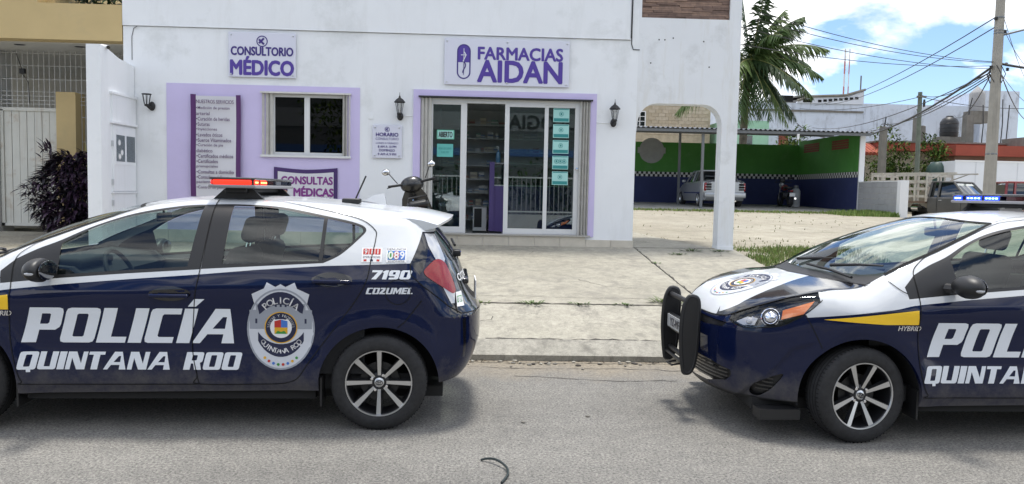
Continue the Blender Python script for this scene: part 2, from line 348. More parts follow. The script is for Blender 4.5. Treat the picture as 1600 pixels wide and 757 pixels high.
def dirt_nodes(nt, N, L, b):
    tc = N('ShaderNodeTexCoord').outputs['Object']
    big = noise(N, L, tc, .22, 6, .65, .3, .7, (.285, .258, .208), (.40, .372, .312))
    mid = noise(N, L, tc, 2.4, 9, .75, .3, .7, (.70, .69, .66), (1.16, 1.15, 1.12))
    fine = noise(N, L, tc, 28, 6, .8, .3, .7, (.72, .72, .70), (1.22, 1.22, 1.2))
    gr = noise(N, L, tc, .8, 9, .75, .56, .72, (0, 0, 0), (.6, .6, .6))
    c = mixc(N, L, 1.0, big, mid, 'MULTIPLY'); c = mixc(N, L, 1.0, c, fine, 'MULTIPLY'); c = mixc(N, L, gr, c, (.19, .185, .115))
    L(c, b.inputs['Base Color']); b.inputs['Roughness'].default_value = .95
    n = N('ShaderNodeTexNoise'); n.inputs['Scale'].default_value = 14; n.inputs['Detail'].default_value = 10; n.inputs['Roughness'].default_value = .75; L(tc, n.inputs['Vector'])
    bp = N('ShaderNodeBump'); bp.inputs['Strength'].default_value = .8; bp.inputs['Distance'].default_value = .03; L(n.outputs['Fac'], bp.inputs['Height']); L(bp.outputs[0], b.inputs['Normal'])
m_dirt = node_mat('limestone_dirt', dirt_nodes)

def grid_sheet(name, xs, ys, zf, m):
    V = [(x, y, zf(x, y)) for y in ys for x in xs]; n = len(xs)
    F = [(j*n+i, j*n+i+1, (j+1)*n+i+1, (j+1)*n+i) for j in range(len(ys)-1) for i in range(n-1)]
    return struct(MB().add(V, F, 0, True).build(name, m, auto=0))
grid_sheet('ground', [-600, -200, -60, -20, -8, 0, 6, 10, 13, 13.6, 14.0, 14.4, 14.8, 15.2, 16, 20, 30, 60, 200, 600], [-600, -60, 6.95, 7.1, 8.1, 10, 12, 16, 20, 24, 27.5, 30, 34, 45, 60, 120, 600, 1500], gz, m_dirt)
grid_sheet('road', [-250, -60, -20, 0, 20, 60, 250], [-5.2, 2, 6.96], lambda x, y: 0.0, m_road)
# kerb: long stones butted end to end
kprof = [(6.88, -.05), (6.88, .052), (6.905, .066), (7.095, .158), (7.095, -.05)]
kerb = struct(bpy.data.objects.new('kerb', None)); COL.objects.link(kerb)
xk = -22.0
while xk < 26:
    w = 2.4; dz = random.uniform(-.004, .004)
    v = [(x, y, z+dz) for x in (xk, xk+w-.008) for y, z in kprof]; n = 5
    MB().add(v, [(4, 3, 2, 1, 0), (5, 6, 7, 8, 9)]+[(i, (i+1) % n, n+(i+1) % n, n+i) for i in range(n)]).build('kerb_stone', m_kerb, kerb); xk += w
# sloping apron and pavement slabs
def slab(name, poly, m, parent, lift=.03, thick=.12):
    """slab following the ground: polygon in x,y"""
    pts = poly; n = len(pts); zt = [gz(min(x, 13.5), y)+lift for x, y in pts]
    V = [(x, y, z) for (x, y), z in zip(pts, zt)]+[(x, y, z-thick) for (x, y), z in zip(pts, zt)]
    return MB().add(V, [tuple(range(n))]+[(i, n+i, n+(i+1) % n, (i+1) % n) for i in range(n)]).build(name, m, parent)
pave = struct(bpy.data.objects.new('pavement', None)); COL.objects.link(pave)
for a, b in ((-14, -9.2), (-9.185, -4.6), (-4.585, -.42), (-.41, 4.2), (4.21, 8.8), (8.81, 13.4)): slab('apron_slab', [(a, 7.103), (b, 7.103), (b+.01, 8.075), (a+.01, 8.075)], m_apron, pave)
for a, b in ((-14, -8.5), (-8.485, -5.25), (-5.235, -1.9)): slab('pavement_slab', [(a, 8.095), (b, 8.095), (b, 12.9), (a, 12.9)], m_conc, pave)
slab('pavement_slab', [(-1.89, 8.095), (2.42, 8.095), (2.40, 12.0), (-1.89, 12.0)], m_conc, pave)
slab('pavement_slab', [(2.437, 8.095), (4.4, 8.095), (4.05, 9.4), (3.97, 10.4), (4.03, 12.25), (3.7, 12.25), (3.7, 11.985), (2.417, 11.985)], m_conc, pave)
slab('pavement_slab', [(2.37, 12.0), (3.68, 12.0), (3.25, 14.2), (2.9, 16.5), (2.6, 19.5), (2.3, 19.5)], m_conc, pave, .036)
# carport pad
slab('pad_slab', [(4.2, 27.6), (13.3, 27.3), (14.3, 27.0), (14.05, 28.4), (14.05, 34), (4.2, 34)], m_pad, pave, .05)
# cracks, plus a painted shade line by the kerb
m_crack_kerb_shade = mat('crack_and_kerb_shade', (.05, .045, .04), .95)
def crack_or_shade_line(pts, w=.012):
    P = []
    for (x0, y0), (x1, y1) in zip(pts[:-1], pts[1:]):
        k = max(2, int(math.hypot(x1-x0, y1-y0)/.06))
        for i in range(k): t = i/k; P.append((x0+(x1-x0)*t+random.gauss(0, .010), y0+(y1-y0)*t+random.gauss(0, .010)))
    V = []; 
    for i, (x, y) in enumerate(P):
        a = P[max(0, i-1)]; b = P[min(len(P)-1, i+1)]; d = Vector((b[0]-a[0], b[1]-a[1])).normalized(); ww = w*random.uniform(.25, 1)
        for s in (-1, 1): xx, yy = x-d.y*ww/2*s, y+d.x*ww/2*s; V.append((xx, yy, gz(xx, yy)+.034 if yy > 7.1 else .003))
    n = len(P); MB().add(V, [(2*i, 2*i+1, 2*i+3, 2*i+2) for i in range(n-1)]).build('crack_or_shade_line', m_crack_kerb_shade, pave)
for c in ([(2.42, 11.95), (2.43, 8.12)], [(-.3, 8.09), (3.2, 8.085)], [(-.4, 8.45), (1.0, 8.38), (2.3, 8.42)], [(2.9, 8.9), (3.3, 9.6), (3.9, 10.2)], [(.4, 11.1), (.7, 11.2), (.8, 11.5)], [(1.2, 9.4), (1.5, 9.0), (1.9, 8.9)], [(3.3, 11.2), (3.6, 11.3), (3.7, 11.7)], [(2.45, 11.98), (3.7, 11.97)], [(-.3, 7.115), (3.5, 7.11)], [(.0, 7.55), (.12, 7.6), (.14, 7.75)], [(-.1, 9.1), (.3, 9.05), (.5, 9.25)]): crack_or_shade_line(c, .02 if c[0][0] == 2.42 else (.034 if c[0][1] in (8.09, 7.115) else .010))
for c in ([(-.2, 6.62), (.5, 6.55), (1.2, 6.60), (2.0, 6.5)], [(.3, 6.3), (1.1, 6.15), (1.7, 6.2)], [(-.1, 6.78), (2.2, 6.80)]): crack_or_shade_line(c, .014)  # the straight run beside the kerb paints its foot shadow as a dark ribbon

# ================================================================ pharmacy
m_wall = mat('white_render', (.79, .81, .83), .75, var=.03, vscale=1.3, bump=.12, bscale=90, streak=((.60, .61, .60), .4, 2.2), dirt=((.60, .62, .62), .55, 1.1))
m_wall2 = mat('stained_render', (.74, .76, .78), .75, var=.035, vscale=1.3, bump=.12, bscale=90, streak=((.52, .48, .38), .55, 3.2), dirt=((.55, .56, .56), .6, 1.6))
m_lilac = mat('lilac_paint', (.57, .51, .76), .7, var=.04, vscale=2.0, bump=.1, bscale=90)
m_alu = mat('white_aluminium', (.66, .67, .67), .35)
m_shut = mat('shutter_steel', (.60, .59, .56), .45, var=.08, vscale=9)
m_tile = mat('beige_tile', (.56, .52, .44), .35, var=.10, vscale=5)
m_pglass = glass('shop_glass', (.46, .60, .56), refl=1.6, base=.04)
m_wing = mat('dark_iron', (.014, .014, .015), .5)
m_purple = mat('sign_purple', (.045, .022, .19), .4)
m_violet = mat('sign_violet', (.080, .042, .30), .4)
m_board = mat('sign_board', (.66, .67, .76), .3)
m_magenta = mat('banner_purple', (.085, .02, .12), .55)
m_cloth = mat('banner_cloth', (.62, .62, .66), .7)
m_teal = mat('teal_paper', (.12, .46, .42), .6); m_teal2 = mat('teal_dark', (.03, .24, .24), .6); m_tealL = mat('teal_pale', (.36, .66, .62), .6)
m_wood = mat('wood_strip', (.17, .095, .062), .55, var=.3, vscale=9)
ph = thing('pharmacy_building', 'white two storey building with lilac panels and sliding glass shop door', 'building')
W = lambda name, *b, m=m_wall: MB().box(*b).build(name, m, ph)
FY = 12.0
# front wall around the openings (door X -.97..1.66 to z 2.95, window X -3.33..-2.09 z 2.02..2.95)
W('wall', -5.46, -3.33, FY, FY+.2, .5, 3.905); W('wall', -3.33, -2.09, FY, FY+.2, 2.95, 3.905); W('wall', -3.33, -2.09, FY, FY+.2, .5, 2.02)
W('wall', -2.09, -.97, FY, FY+.2, .5, 3.905); W('wall', -.97, 1.66, FY, FY+.2, 2.95, 3.905); W('wall', 1.66, 2.38, FY, FY+.2, .5, 3.905); W('wall', -.97, 1.66, FY+.004, FY+.2, .5, .845)
W('upper_wall', -5.46, 2.255, FY-.022, FY+.2, 3.912, 4.95)
W('wall', 2.255, 2.38, FY, FY+.2, 3.905, 4.95)
# arch bay with the corner column
apts = [(2.38, 2.45), (2.38, 4.95), (3.985, 4.95), (3.985, .55), (3.745, .55), (3.735, 2.50)]+[(3.735-.30*(1-cos(t)), 2.62+.33*sin(t)) for t in np.linspace(.05, pi/2, 8)]+[(2.70-.30*sin(t), 2.62+.33*cos(t)) for t in np.linspace(0, pi/2-.05, 8)]
# leave the opening for the wood panel: build the bay as lower arch piece plus frame pieces
ap = [(2.38, 2.45), (2.38, 4.262), (3.985, 4.262), (3.985, .55), (3.735, .55)]+apts[5:]
MB().prism(ap, 0, .25, M=Matrix.Translation((0, FY+.25, 0)) @ Matrix.Rotation(pi/2, 4, 'X')).build('arch_bay', m_wall2, ph)
W('wall', 2.38, 2.42, FY, FY+.25, 4.262, 4.95, m=m_wall2); W('wall', 3.80, 3.985, FY, FY+.25, 4.262, 4.95, m=m_wall2)
wp = MB().box(2.42, 3.80, FY+.07, FY+.10, 4.262, 4.95).build('wood_panel', mat('wood_back', (.05, .03, .022), .8), ph)
sm = []
z = 4.266; r_ = random.Random(3)
while z < 4.75:
    x = 2.424-r_.uniform(0, .3)
    while x < 3.795:
        w = r_.uniform(.22, .5); a, b = max(x, 2.424), min(x+w-.004, 3.796)
        if b > a+.02:
            o = MB().box(a, b, FY+.03+r_.uniform(0, .02), FY+.07, z, z+.027).build('wood_strip', mat('wood_strip%d' % r_.randrange(4), [(.16, .10, .075), (.25, .16, .115), (.11, .065, .05), (.33, .235, .18)][r_.randrange(4)], .55, var=.25, vscale=14), wp)
        x += w
    z += .030
W('side_wall', 2.18, 2.38, FY+.2, 20, .5, 4.95); W('side_wall', -5.46, -5.26, FY+.2, 20, .5, 4.95); W('back_wall', -5.26, 2.18, 19.8, 20, .5, 4.95); W('roof', -5.26, 2.18, FY+.2, 19.8, 4.7, 4.9)
W('porch_soffit', 2.38, 3.985, FY+.25, 14.4, 3.35, 4.95)
# lilac panels
def ring(name, x0, x1, z0, z1, hx0, hx1, hz0, hz1, m, t=.012):
    g = bpy.data.objects.new(name, None); COL.objects.link(g); g.parent = ph
    for b in ((x0, hx0, z0, z1), (hx1, x1, z0, z1), (hx0, hx1, hz1, z1), (hx0, hx1, z0, hz0)):
        if b[1] > b[0] and b[3] > b[2]: MB().box(b[0], b[1], FY-t, FY+.001, b[2], b[3]).build('panel', m, g)
ring('lilac_panel', -4.82, -1.90, .72, 3.07, -3.33, -2.09, 2.02, 2.95, m_lilac)
ring('lilac_surround', -1.08, 1.755, .845, 3.07, -.97, 1.66, .845, 2.95, m_lilac, .02)
MB().box(-5.29, 2.255, FY-.030, FY-.022, 3.912, 3.925).build('drip_ledge', m_wall, ph)
MB().box(-1.115, 1.79, FY-.008, FY+.001, 3.07, 3.085).build('trim', m_wall, ph)
# wall base tiles
for i in range(19):
    a = -5.2+i*.402; b = min(a+.397, 2.385); MB().box(a, b, FY-.028, FY+.001, .60, .845 if -.97 < a+.2 < 1.66 or a < -1 else .80).build('tile', m_tile, ph)
MB().box(-1.0, 1.70, FY-.06, FY+.02, .846, .868).build('threshold', mat('threshold', (.42, .41, .38), .4), ph)
MB().box(3.73, 3.99, FY-.012, FY+.26, .6, .74).build('column_base', m_wall, ph)
# wall stains: old fixing holes and patches
for x, z in ((2.70, 3.93), (2.79, 3.93), (2.92, 3.96), (3.40, 3.92), (2.58, 3.57), (3.50, 3.53)):
    MB().lathe([(.001, .002), (.012, .002)], 10, M=Matrix.Translation((x, FY, z)) @ Matrix.Rotation(pi/2, 4, 'X')).build('fixing_hole', mat('hole_dark', (.04, .04, .04), .9), ph)
# window
win = bpy.data.objects.new('window', None); COL.objects.link(win); win.parent = ph
for b in ((-3.33, -2.09, 2.905, 2.95), (-3.33, -2.09, 2.02, 2.065), (-3.33, -3.20, 2.065, 2.905), (-2.16, -2.09, 2.065, 2.905), (-2.75, -2.67, 2.065, 2.905)): MB().box(b[0], b[1], FY+.02, FY+.09, b[2], b[3]).build('frame', m_alu, win)
for a, b in ((-3.20, -2.75), (-2.67, -2.16)): MB().box(a, b, FY+.05, FY+.056, 2.065, 2.905).build('pane', glass('dark_glass', (.10, .11, .12), refl=.7), win)
MB().box(-3.40, -2.03, FY-.05, FY+.02, 1.985, 2.02).build('sill', m_alu, win)
MB().box(-3.40, -2.03, FY-.07, FY+.02, 2.95, 2.975).build('shutter_track', m_shut, win)
def shutter(x0, x1, z0, z1, n, par, y=FY-.055, d=.06):
    """folded accordion shutter: each blade one piece"""
    g = bpy.data.objects.new('folded_shutter', None); COL.objects.link(g); g.parent = par
    for i in range(n):
        a = x0+(x1-x0)*i/n; b = x0+(x1-x0)*(i+1)/n
        ya, yb = (y, y+d) if i % 2 else (y+d, y)
        MB().add([(a, ya, z0), (b-.002, yb, z0), (b-.002, yb, z1), (a, ya, z1), (a, ya+.006, z0), (b-.002, yb+.006, z0), (b-.002, yb+.006, z1), (a, ya+.006, z1)], [(0, 1, 2, 3), (7, 6, 5, 4), (0, 4, 5, 1), (3, 2, 6, 7), (0, 3, 7, 4), (1, 5, 6, 2)]).build('blade', m_shut, g)
shutter(-3.395, -3.215, 2.02, 2.95, 6, win); shutter(-2.165, -2.035, 2.02, 2.95, 6, win)
MB().box(-3.33, -2.09, FY+.19, FY+.21, 2.02, 2.95).build('blind', mat('dark_blind', (.03, .03, .035), .9), win)
# shop door
door = bpy.data.objects.new('shop_door', None); COL.objects.link(door); door.parent = ph
fr = lambda nm, x0, x1, z0, z1, y0=FY+.03, y1=FY+.10: MB().box(x0, x1, y0, y1, z0, z1).build(nm, m_alu, door)
fr('head', -.97, 1.66, 2.885, 2.95); fr('jamb', -.97, -.78, .87, 2.885); fr('jamb', 1.43, 1.50, .87, 2.885)
fr('stile', -.35, -.255, .87, 2.885, FY+.05, FY+.09); fr('stile', .335, .405, .87, 2.885, FY+.03, FY+.07); fr('stile', .955, 1.015, .87, 2.885, FY+.05, FY+.10)
fr('rail', -.78, -.35, .87, .965, FY+.05, FY+.09); fr('rail', .405, .955, .87, .955, FY+.03, FY+.07); fr('rail', 1.015, 1.43, .87, .955, FY+.05, FY+.09)
fr('rail', -.78, -.35, 2.86, 2.885, FY+.05, FY+.09); fr('rail', .405, .955, 2.845, 2.885, FY+.03, FY+.07); fr('rail', 1.015, 1.43, 2.85, 2.885, FY+.05, FY+.09)
for a, b, y in ((-.78, -.35, .07), (.405, .955, .05), (1.015, 1.43, .07)): MB().box(a, b, FY+y, FY+y+.006, .95, 2.87).build('pane', m_pglass, door)
MB().box(.345, .375, FY+.005, FY+.03, 1.80, 1.98).build('pull_handle', m_alu, door)
MB().box(-1.0, 1.69, FY-.07, FY+.03, 2.95, 2.972).build('shutter_track', m_wing, door)
shutter(-.965, -.80, .87, 2.945, 6, door, FY-.045, .05); shutter(1.50, 1.655, .87, 2.945, 7, door, FY-.05, .06)
MB().lathe([(.001, .03), (.02, .028), (.022, 0)], 12, M=Matrix.Translation((1.47, FY+.02, 1.90)) @ Matrix.Rotation(pi/2, 4, 'X')).build('lock', m_chrome, door)
# inside of the shop
m_int = mat('shop_wall', (.82, .82, .82), .8); m_floor = mat('shop_floor', (.55, .54, .53), .25, var=.06, vscale=3)
ins = lambda nm, *b, m=m_int: MB().box(*b).build(nm, m, ph)
ins('inner_wall', -2.4, -2.3, FY+.2, 14.5, .845, 3.6); ins('inner_wall', -2.3, 2.18, 14.4, 14.5, .845, 3.6); ins('ceiling', -2.4, 2.18, FY+.2, 14.5, 3.3, 3.4); MB().box(-2.3, 2.18, FY+.02, 14.4, .80, .848).build('shop_floor', m_floor, ph)
sh = thing('medicine_shelf', 'tall grey shelf unit of medicines seen through the open shop door', 'shelf', (0, 0, 0))
ms = mat('shelf_grey', (.60, .61, .61), .5)
SHZ = [1.02, 1.26, 1.50, 1.74, 1.98, 2.22, 2.46, 2.70]
for z in SHZ: MB().box(-.75, 1.65, 13.75, 14.1, z-.012, z+.012).build('board', ms, sh)
MB().box(-.75, 1.65, 14.1, 14.12, .85, 2.98).build('back', ms, sh)
for x in (-.77, .45, 1.65): MB().box(x, x+.02, 13.75, 14.12, .85, 2.98).build('upright', ms, sh)
bm_ = []
bcols = [(.66, .66, .64), (.55, .60, .66), (.40, .16, .14), (.20, .28, .44), (.62, .58, .46), (.26, .40, .36), (.70, .70, .70), (.46, .40, .34)]
boxes = {}
for zi, z in enumerate(SHZ):
    x = -.72
    while x < 1.40:
        w = random.uniform(.045, .12); h = random.uniform(.05, .135)
        if random.random() < .82:
            k = (round(w*40), round(h*30), random.randrange(8)); me = boxes.get(k)
            if me is None:
                t = MB().box(-.5*k[0]/40, .5*k[0]/40, -.05, .05, 0, k[1]/30*.85).box(-.5*k[0]/40, .5*k[0]/40, -.0515, -.05, k[1]/30*.25, k[1]/30*.5, 1).build('medicine_box', [mat('carton%d' % k[2], bcols[k[2]], .5), mat('carton_band%d' % ((k[2]+3) % 8), bcols[(k[2]+3) % 8], .5)]); me = t.data; o = t; boxes[k] = me
            else: o = link_mesh('medicine_box', me)
            o.location = (x+w/2, 13.84+random.uniform(-.02, .05), z+.013)
            tag(o, 'small medicine carton standing on the grey shelf unit inside the shop', 'medicine box', 'cartons on the pharmacy shelves')
        x += w+random.uniform(.004, .05)
ct = thing('shop_counter', 'purple shop counter with a glass display top inside the pharmacy', 'counter')
m_ctr = mat('counter_purple', (.17, .11, .36), .45)
MB().box(.20, 2.0, 12.95, 13.3, .85, 1.62).build('front', m_ctr, ct); MB().box(.12, .20, 12.9, 13.35, .85, 2.02).build('end_panel', m_ctr, ct); MB().box(.20, 2.0, 12.95, 12.96, 1.64, 1.97).build('display_glass', m_pglass, ct); MB().box(.20, 2.0, 12.92, 13.33, 1.985, 2.01).build('top', mat('counter_top', (.4, .4, .42), .2), ct); MB().box(.20, 2.0, 13.0, 13.28, 1.75, 1.77).build('display_shelf', ms, ct); MB().box(.20, 2.0, 12.95, 13.3, 1.62, 1.642).build('rail', m_alu, ct)
sb = thing('sanitizer_bottle', 'clear blue pump bottle standing on the purple counter', 'bottle', (.26, 13.05, 2.01))
MB().lathe([(.001, 0), (.04, 0), (.042, .02), (.042, .16), (.03, .19), (.012, .2), (.012, .215)], 16).build('body', mat('blue_gel', (.12, .28, .48), .1, coat=1), sb); MB().tube([(0, 0, .21), (0, 0, .27), (-.04, 0, .27)], .008, 6).build('pump', m_offwhite, sb)
sc = thing('paper_bin', 'small black and white bin on the floor beside the purple counter', 'bin', (-.02, 13.3, .85))
MB().box(-.13, .10, -.12, .12, 0, .40).build('body', m_offwhite, sc); MB().box(-.11, .02, -.126, -.12, .06, .38).build('dark_panel', m_black, sc)
tag(MB().rbox(-.15, .33, 12.5, 12.9, .849, .862, .006).build('door_mat', mat('mat_dark', (.02, .02, .022), .95)), 'small dark mat lying just inside the open shop door', 'mat')
# posters stuck inside the panes
PZ = [2.735, 2.49, 2.245, 2.0, 1.755]
for i, z in enumerate(PZ):
    t = thing('poster', ['uppermost', 'second', 'middle', 'fourth', 'lowest'][i]+' of the five teal posters on the right glass pane', 'poster', (1.215, FY+.064, z), group='teal posters on the door glass')
    MB().box(-.125, .125, 0, .003, -.105, .105).build('sheet', m_tealL, t); MB().box(-.115, .115, -.002, 0, -.095, -.045).build('caption_band', m_teal2, t); MB().box(-.115, .115, -.002, 0, .085, .098).build('title_band', m_teal2, t)
    rg = MB(); ks = (-.06, 0, .06) if i == 3 else (0,)
    for kx in ks: MB().tube([(kx+.032*cos(a), -.003, .02+.032*sin(a)) for a in np.linspace(0, tau, 20)], .003, 4, cap=False).box(kx-.012, kx+.012, -.004, 0, .006, .034).build('pictogram', m_teal2, t)
ab = thing('open_sign', 'green sign reading ABIERTO on the left glass pane', 'sign', (-.585, FY+.066, 2.395))
MB().box(-.135, .135, 0, .003, -.072, .072).build('sheet', mat('sign_green', (.16, .50, .36), .6), ab); MB().box(-.12, .12, -.002, 0, -.058, .058).build('inner_field', m_tealL, ab); wall_text('ABIERTO', m_black, 0, -.003, 0, ab, width=.21, height=.085, bold=.03)
nt_ = thing('paper_notice', 'square teal paper notice taped on the left glass pane', 'notice', (-.59, FY+.066, 2.15))
MB().box(-.125, .125, 0, .003, -.10, .10).build('sheet', m_teal, nt_); wall_text('HORA DE CIERRE', m_teal2, 0, -.002, .03, nt_, width=.20, height=.03); wall_text('9:00 PM', m_teal2, 0, -.002, -.03, nt_, width=.12, height=.03)

# ---- signs
def board(name, label, x0, x1, z0, z1, screws, m=m_board, t=.02, stand=.02):
    s = thing(name, label, 'sign', ((x0+x1)/2, FY-stand-t, (z0+z1)/2)); a, b = (x1-x0)/2, (z1-z0)/2
    MB().rbox(-a, a, 0, t, -b, b, .004, 1).build('board', m, s)
    for x, z in screws: MB().lathe([(.001, .016), (.012, .014), (.014, 0)], 12, M=Matrix.Translation((x, 0, z)) @ Matrix.Rotation(pi/2, 4, 'X')).build('screw', m_alloy, s); MB().lathe([(.008, 0), (.008, -.045)], 8, M=Matrix.Translation((x, 0, z)) @ Matrix.Rotation(pi/2, 4, 'X')).build('standoff', m_alloy, s)
    return s
corner = lambda a, b: [(sx*(a-.04), sz*(b-.04)) for sx in (-1, 1) for sz in (-1, 1)]
s1 = board('shop_sign', 'white sign reading FARMACIAS AIDAN above the glass door', -.615, 1.31, 3.155, 3.855, corner(.9625, .35)+[(0, .31), (0, -.31)])
wall_text('FARMACIAS', m_violet, .205, -.004, .135, s1, width=1.30, height=.185, bold=.04); wall_text('AIDAN', m_violet, .20, -.004, -.135, s1, width=1.29, height=.315, bold=.04)
cap = lambda a, b: np.concatenate([[(a*cos(t), b-a+a*sin(t)) for t in np.linspace(0, pi, 14)], [(a*cos(t), -b+a+a*sin(t)) for t in np.linspace(pi, tau, 14)]])
def flat_poly(name, polys, m, par, y, dx=0, dz=0):
    lp = [np.array(p, float) for p in polys]; a = np.concatenate(lp); lo, hi = a.min(0), a.max(0)
    V, T = cdt(lp, 9, (lo[0], lo[0]+1e-3, lo[1], lo[1]+1e-3)); c = V[T].mean(1); k = np.zeros(len(c), bool)
    for p in lp: k ^= inside(p, c)
    return MB().add([(x+dx, y, z+dz) for x, z in V], [tuple(f) for f in T[k]]).build(name, m, par)
cx = -.665
flat_poly('capsule', [cap(.105, .265), cap(.085, .245)], m_purple, s1, -.003, cx, .0)
top = np.array([p for p in cap(.086, .246) if p[1] >= -.001]+[(-.086, 0), (.086, 0)]); flat_poly('capsule_half', [np.concatenate([[(.086, -.01)], [(.086*cos(t), .16+.086*sin(t)) for t in np.linspace(0, pi, 14)], [(-.086, -.01)]])], m_violet, s1, -.0025, cx, 0)
def snake(z0, z1, m, y):
    pts = [(cx+.035*sin((z1-z)*26)*(.4+.6*(z-z0)/(z1-z0+1e-6)), y, z) for z in np.linspace(z0, z1, 22)]; MB().tube(pts, .008, 5).build('serpent', m, s1)
snake(0.0, .15, m_board, -.006); snake(-.17, 0.0, m_purple, -.006)
MB().box(cx-.005, cx+.005, -.006, -.003, 0, .20).box(cx-.045, cx+.045, -.006, -.003, .095, .107).build('staff', m_board, s1); MB().box(cx-.004, cx+.004, -.006, -.003, -.20, 0).build('staff', m_purple, s1)
s2 = board('clinic_sign', 'white sign reading CONSULTORIO MÉDICO above the left window', -3.88, -2.87, 3.185, 3.855, corner(.505, .335))
def roundel(par, x, z, r, m, y=-.004):
    c = ell(0, 0, r, r, 30); flat_poly('roundel', [c, ell(0, 0, r*.82, r*.82, 30)], m, par, y, x, z)
    g = r*.62; k = r*.2
    R2 = lambda p: [(px*cos(.79)-pz*sin(.79), px*sin(.79)+pz*cos(.79)) for px, pz in p]
    for p in ([(-g, -k*.2), (g, -k*.2), (g, k*1.6), (-g, k*1.6)], [(-k*1.6, -g), (k*.2, -g), (k*.2, g), (-k*1.6, g)]): flat_poly('cross_bar', [R2(p)], m, par, y-.0005 if p[0][0] == -g else y-.001, x, z)
roundel(s2, 0, .205, .085, m_purple)
wall_text('CONSULTORIO', m_purple, 0, -.004, .055, s2, width=.93, height=.125, bold=.04); wall_text('MÉDICO', m_violet, 0, -.004, -.165, s2, width=.94, height=.27, bold=.04)
s3 = board('hours_sign', 'small white opening hours sign beside the wall lantern and door', -1.70, -1.25, 2.005, 2.515, corner(.225, .255))
roundel(s3, 0, .185, .038, m_purple)
for body, z, w, h, b in (('HORARIO', .105, .34, .055, .04), ('CONSULTORIO', .040, .35, .038, .0), ('LUNES A SÁBADO', -.022, .34, .036, .0), ('8 AM A 10 PM', -.080, .28, .036, .02), ('DOMINGO', -.135, .24, .036, .02), ('9 AM A 9 PM', -.195, .28, .036, .02)): wall_text(body, m_purple, 0, -.003, z, s3, width=w, height=h, bold=b)
# services banner: hanging cloth with curled edges
bn = thing('services_banner', 'long white banner listing medical services on the lilac wall', 'banner', (-4.065, FY-.05, 2.14))
def cloth(x0, x1, z0, z1, f, m, par, name, nx=14, nz=20, t=.004):
    V = [(x, f(x, z), z) for z in np.linspace(z0, z1, nz) for x in np.linspace(x0, x1, nx)]; n = len(V)
    F = [(j*nx+i, j*nx+i+1, (j+1)*nx+i+1, (j+1)*nx+i) for j in range(nz-1) for i in range(nx-1)]
    return MB().add(V, F, 0, True).add([(x, y+t, z) for x, y, z in V], [q[::-1] for q in F], 0, True).build(name, m, par, auto=0)
bf = lambda x, z: -.03*max(0, (abs(x)-.2)/.2)**2+.012*sin(z*4)
cloth(-.375, -.30, -.78, .765, bf, m_magenta, bn, 'side_strip', 4); cloth(.30, .375, -.78, .765, bf, m_magenta, bn, 'side_strip', 4); cloth(-.30, .30, -.78, .745, bf, m_cloth, bn, 'cloth')
lines = [('NUESTROS SERVICIOS', .655, .56), ('•Medición de presión', .555, .50), ('  arterial', .475, .20), ('•Curación de heridas', .395, .50), ('•Suturas', .315, .20), ('•Inyecciones', .235, .31), ('•Lavados óticos', .155, .39), ('•Sueros Vitaminados', .075, .52), ('•Curación de pie', -.005, .40), ('  diabético', -.085, .24), ('•Certificados médicos', -.165, .55), ('•Certificados', -.245, .32), ('  prenupciales', -.325, .32), ('•Consultas a domicilio', -.405, .56), ('•Consulta médica a', -.485, .48), ('  pacientes', -.565, .26), ('•Control de peso', -.645, .42)]
m_bprint = mat('banner_print', (.075, .03, .10), .7)
for body, z, w in lines: wall_text(body, m_bprint, -.285, -.034, z, bn, width=w, height=.056 if '•' in body or z > .6 else .052, align='LEFT', bold=.012)
s4 = thing('consultation_banner', 'white banner reading CONSULTAS MÉDICAS with dark border under the window', 'banner', (-2.715, FY-.03, 1.50))
prof = lambda x: .30+.035*(abs(x)/.48)**1.5
V = []; xs = np.linspace(-.485, .485, 21)
MB().add([(x, 0, -.42) for x in xs]+[(x, 0, prof(x)+.0) for x in xs], [(i, i+1, 22+i, 21+i) for i in range(20)]).build('border', mat('banner_border', (.05, .02, .12), .6), s4)
xs = np.linspace(-.425, .425, 19); MB().add([(x, -.003, -.42) for x in xs]+[(x, -.003, prof(x)-.06) for x in xs], [(i, i+1, 20+i, 19+i) for i in range(18)]).build('cloth', m_cloth, s4)
mm = mat('print_magenta', (.20, .03, .22), .6)
wall_text('CONSULTAS', mm, .02, -.006, .135, s4, width=.78, height=.115, bold=.045); wall_text('MÉDICAS', mm, .12, -.006, -.03, s4, width=.60, height=.15, bold=.045); wall_text('A SOLO', m_bprint, .28, -.006, -.15, s4, width=.24, height=.055, bold=.03)
flat_poly('portrait', [ell(0, 0, .055, .07, 20)], mat('print_skin', (.45, .27, .19), .7), s4, -.006, -.335, -.06); flat_poly('portrait_hair', [[(-.06, .02), (-.055, .075), (0, .095), (.06, .07), (.06, .02), (.03, .045), (-.03, .045)]], m_bprint, s4, -.007, -.335, -.06)
flat_poly('portrait_shirt', [[(-.11, -.2), (-.09, -.09), (-.03, -.065), (.03, -.065), (.09, -.09), (.11, -.2)]], m_tealL, s4, -.0055, -.335, -.06)

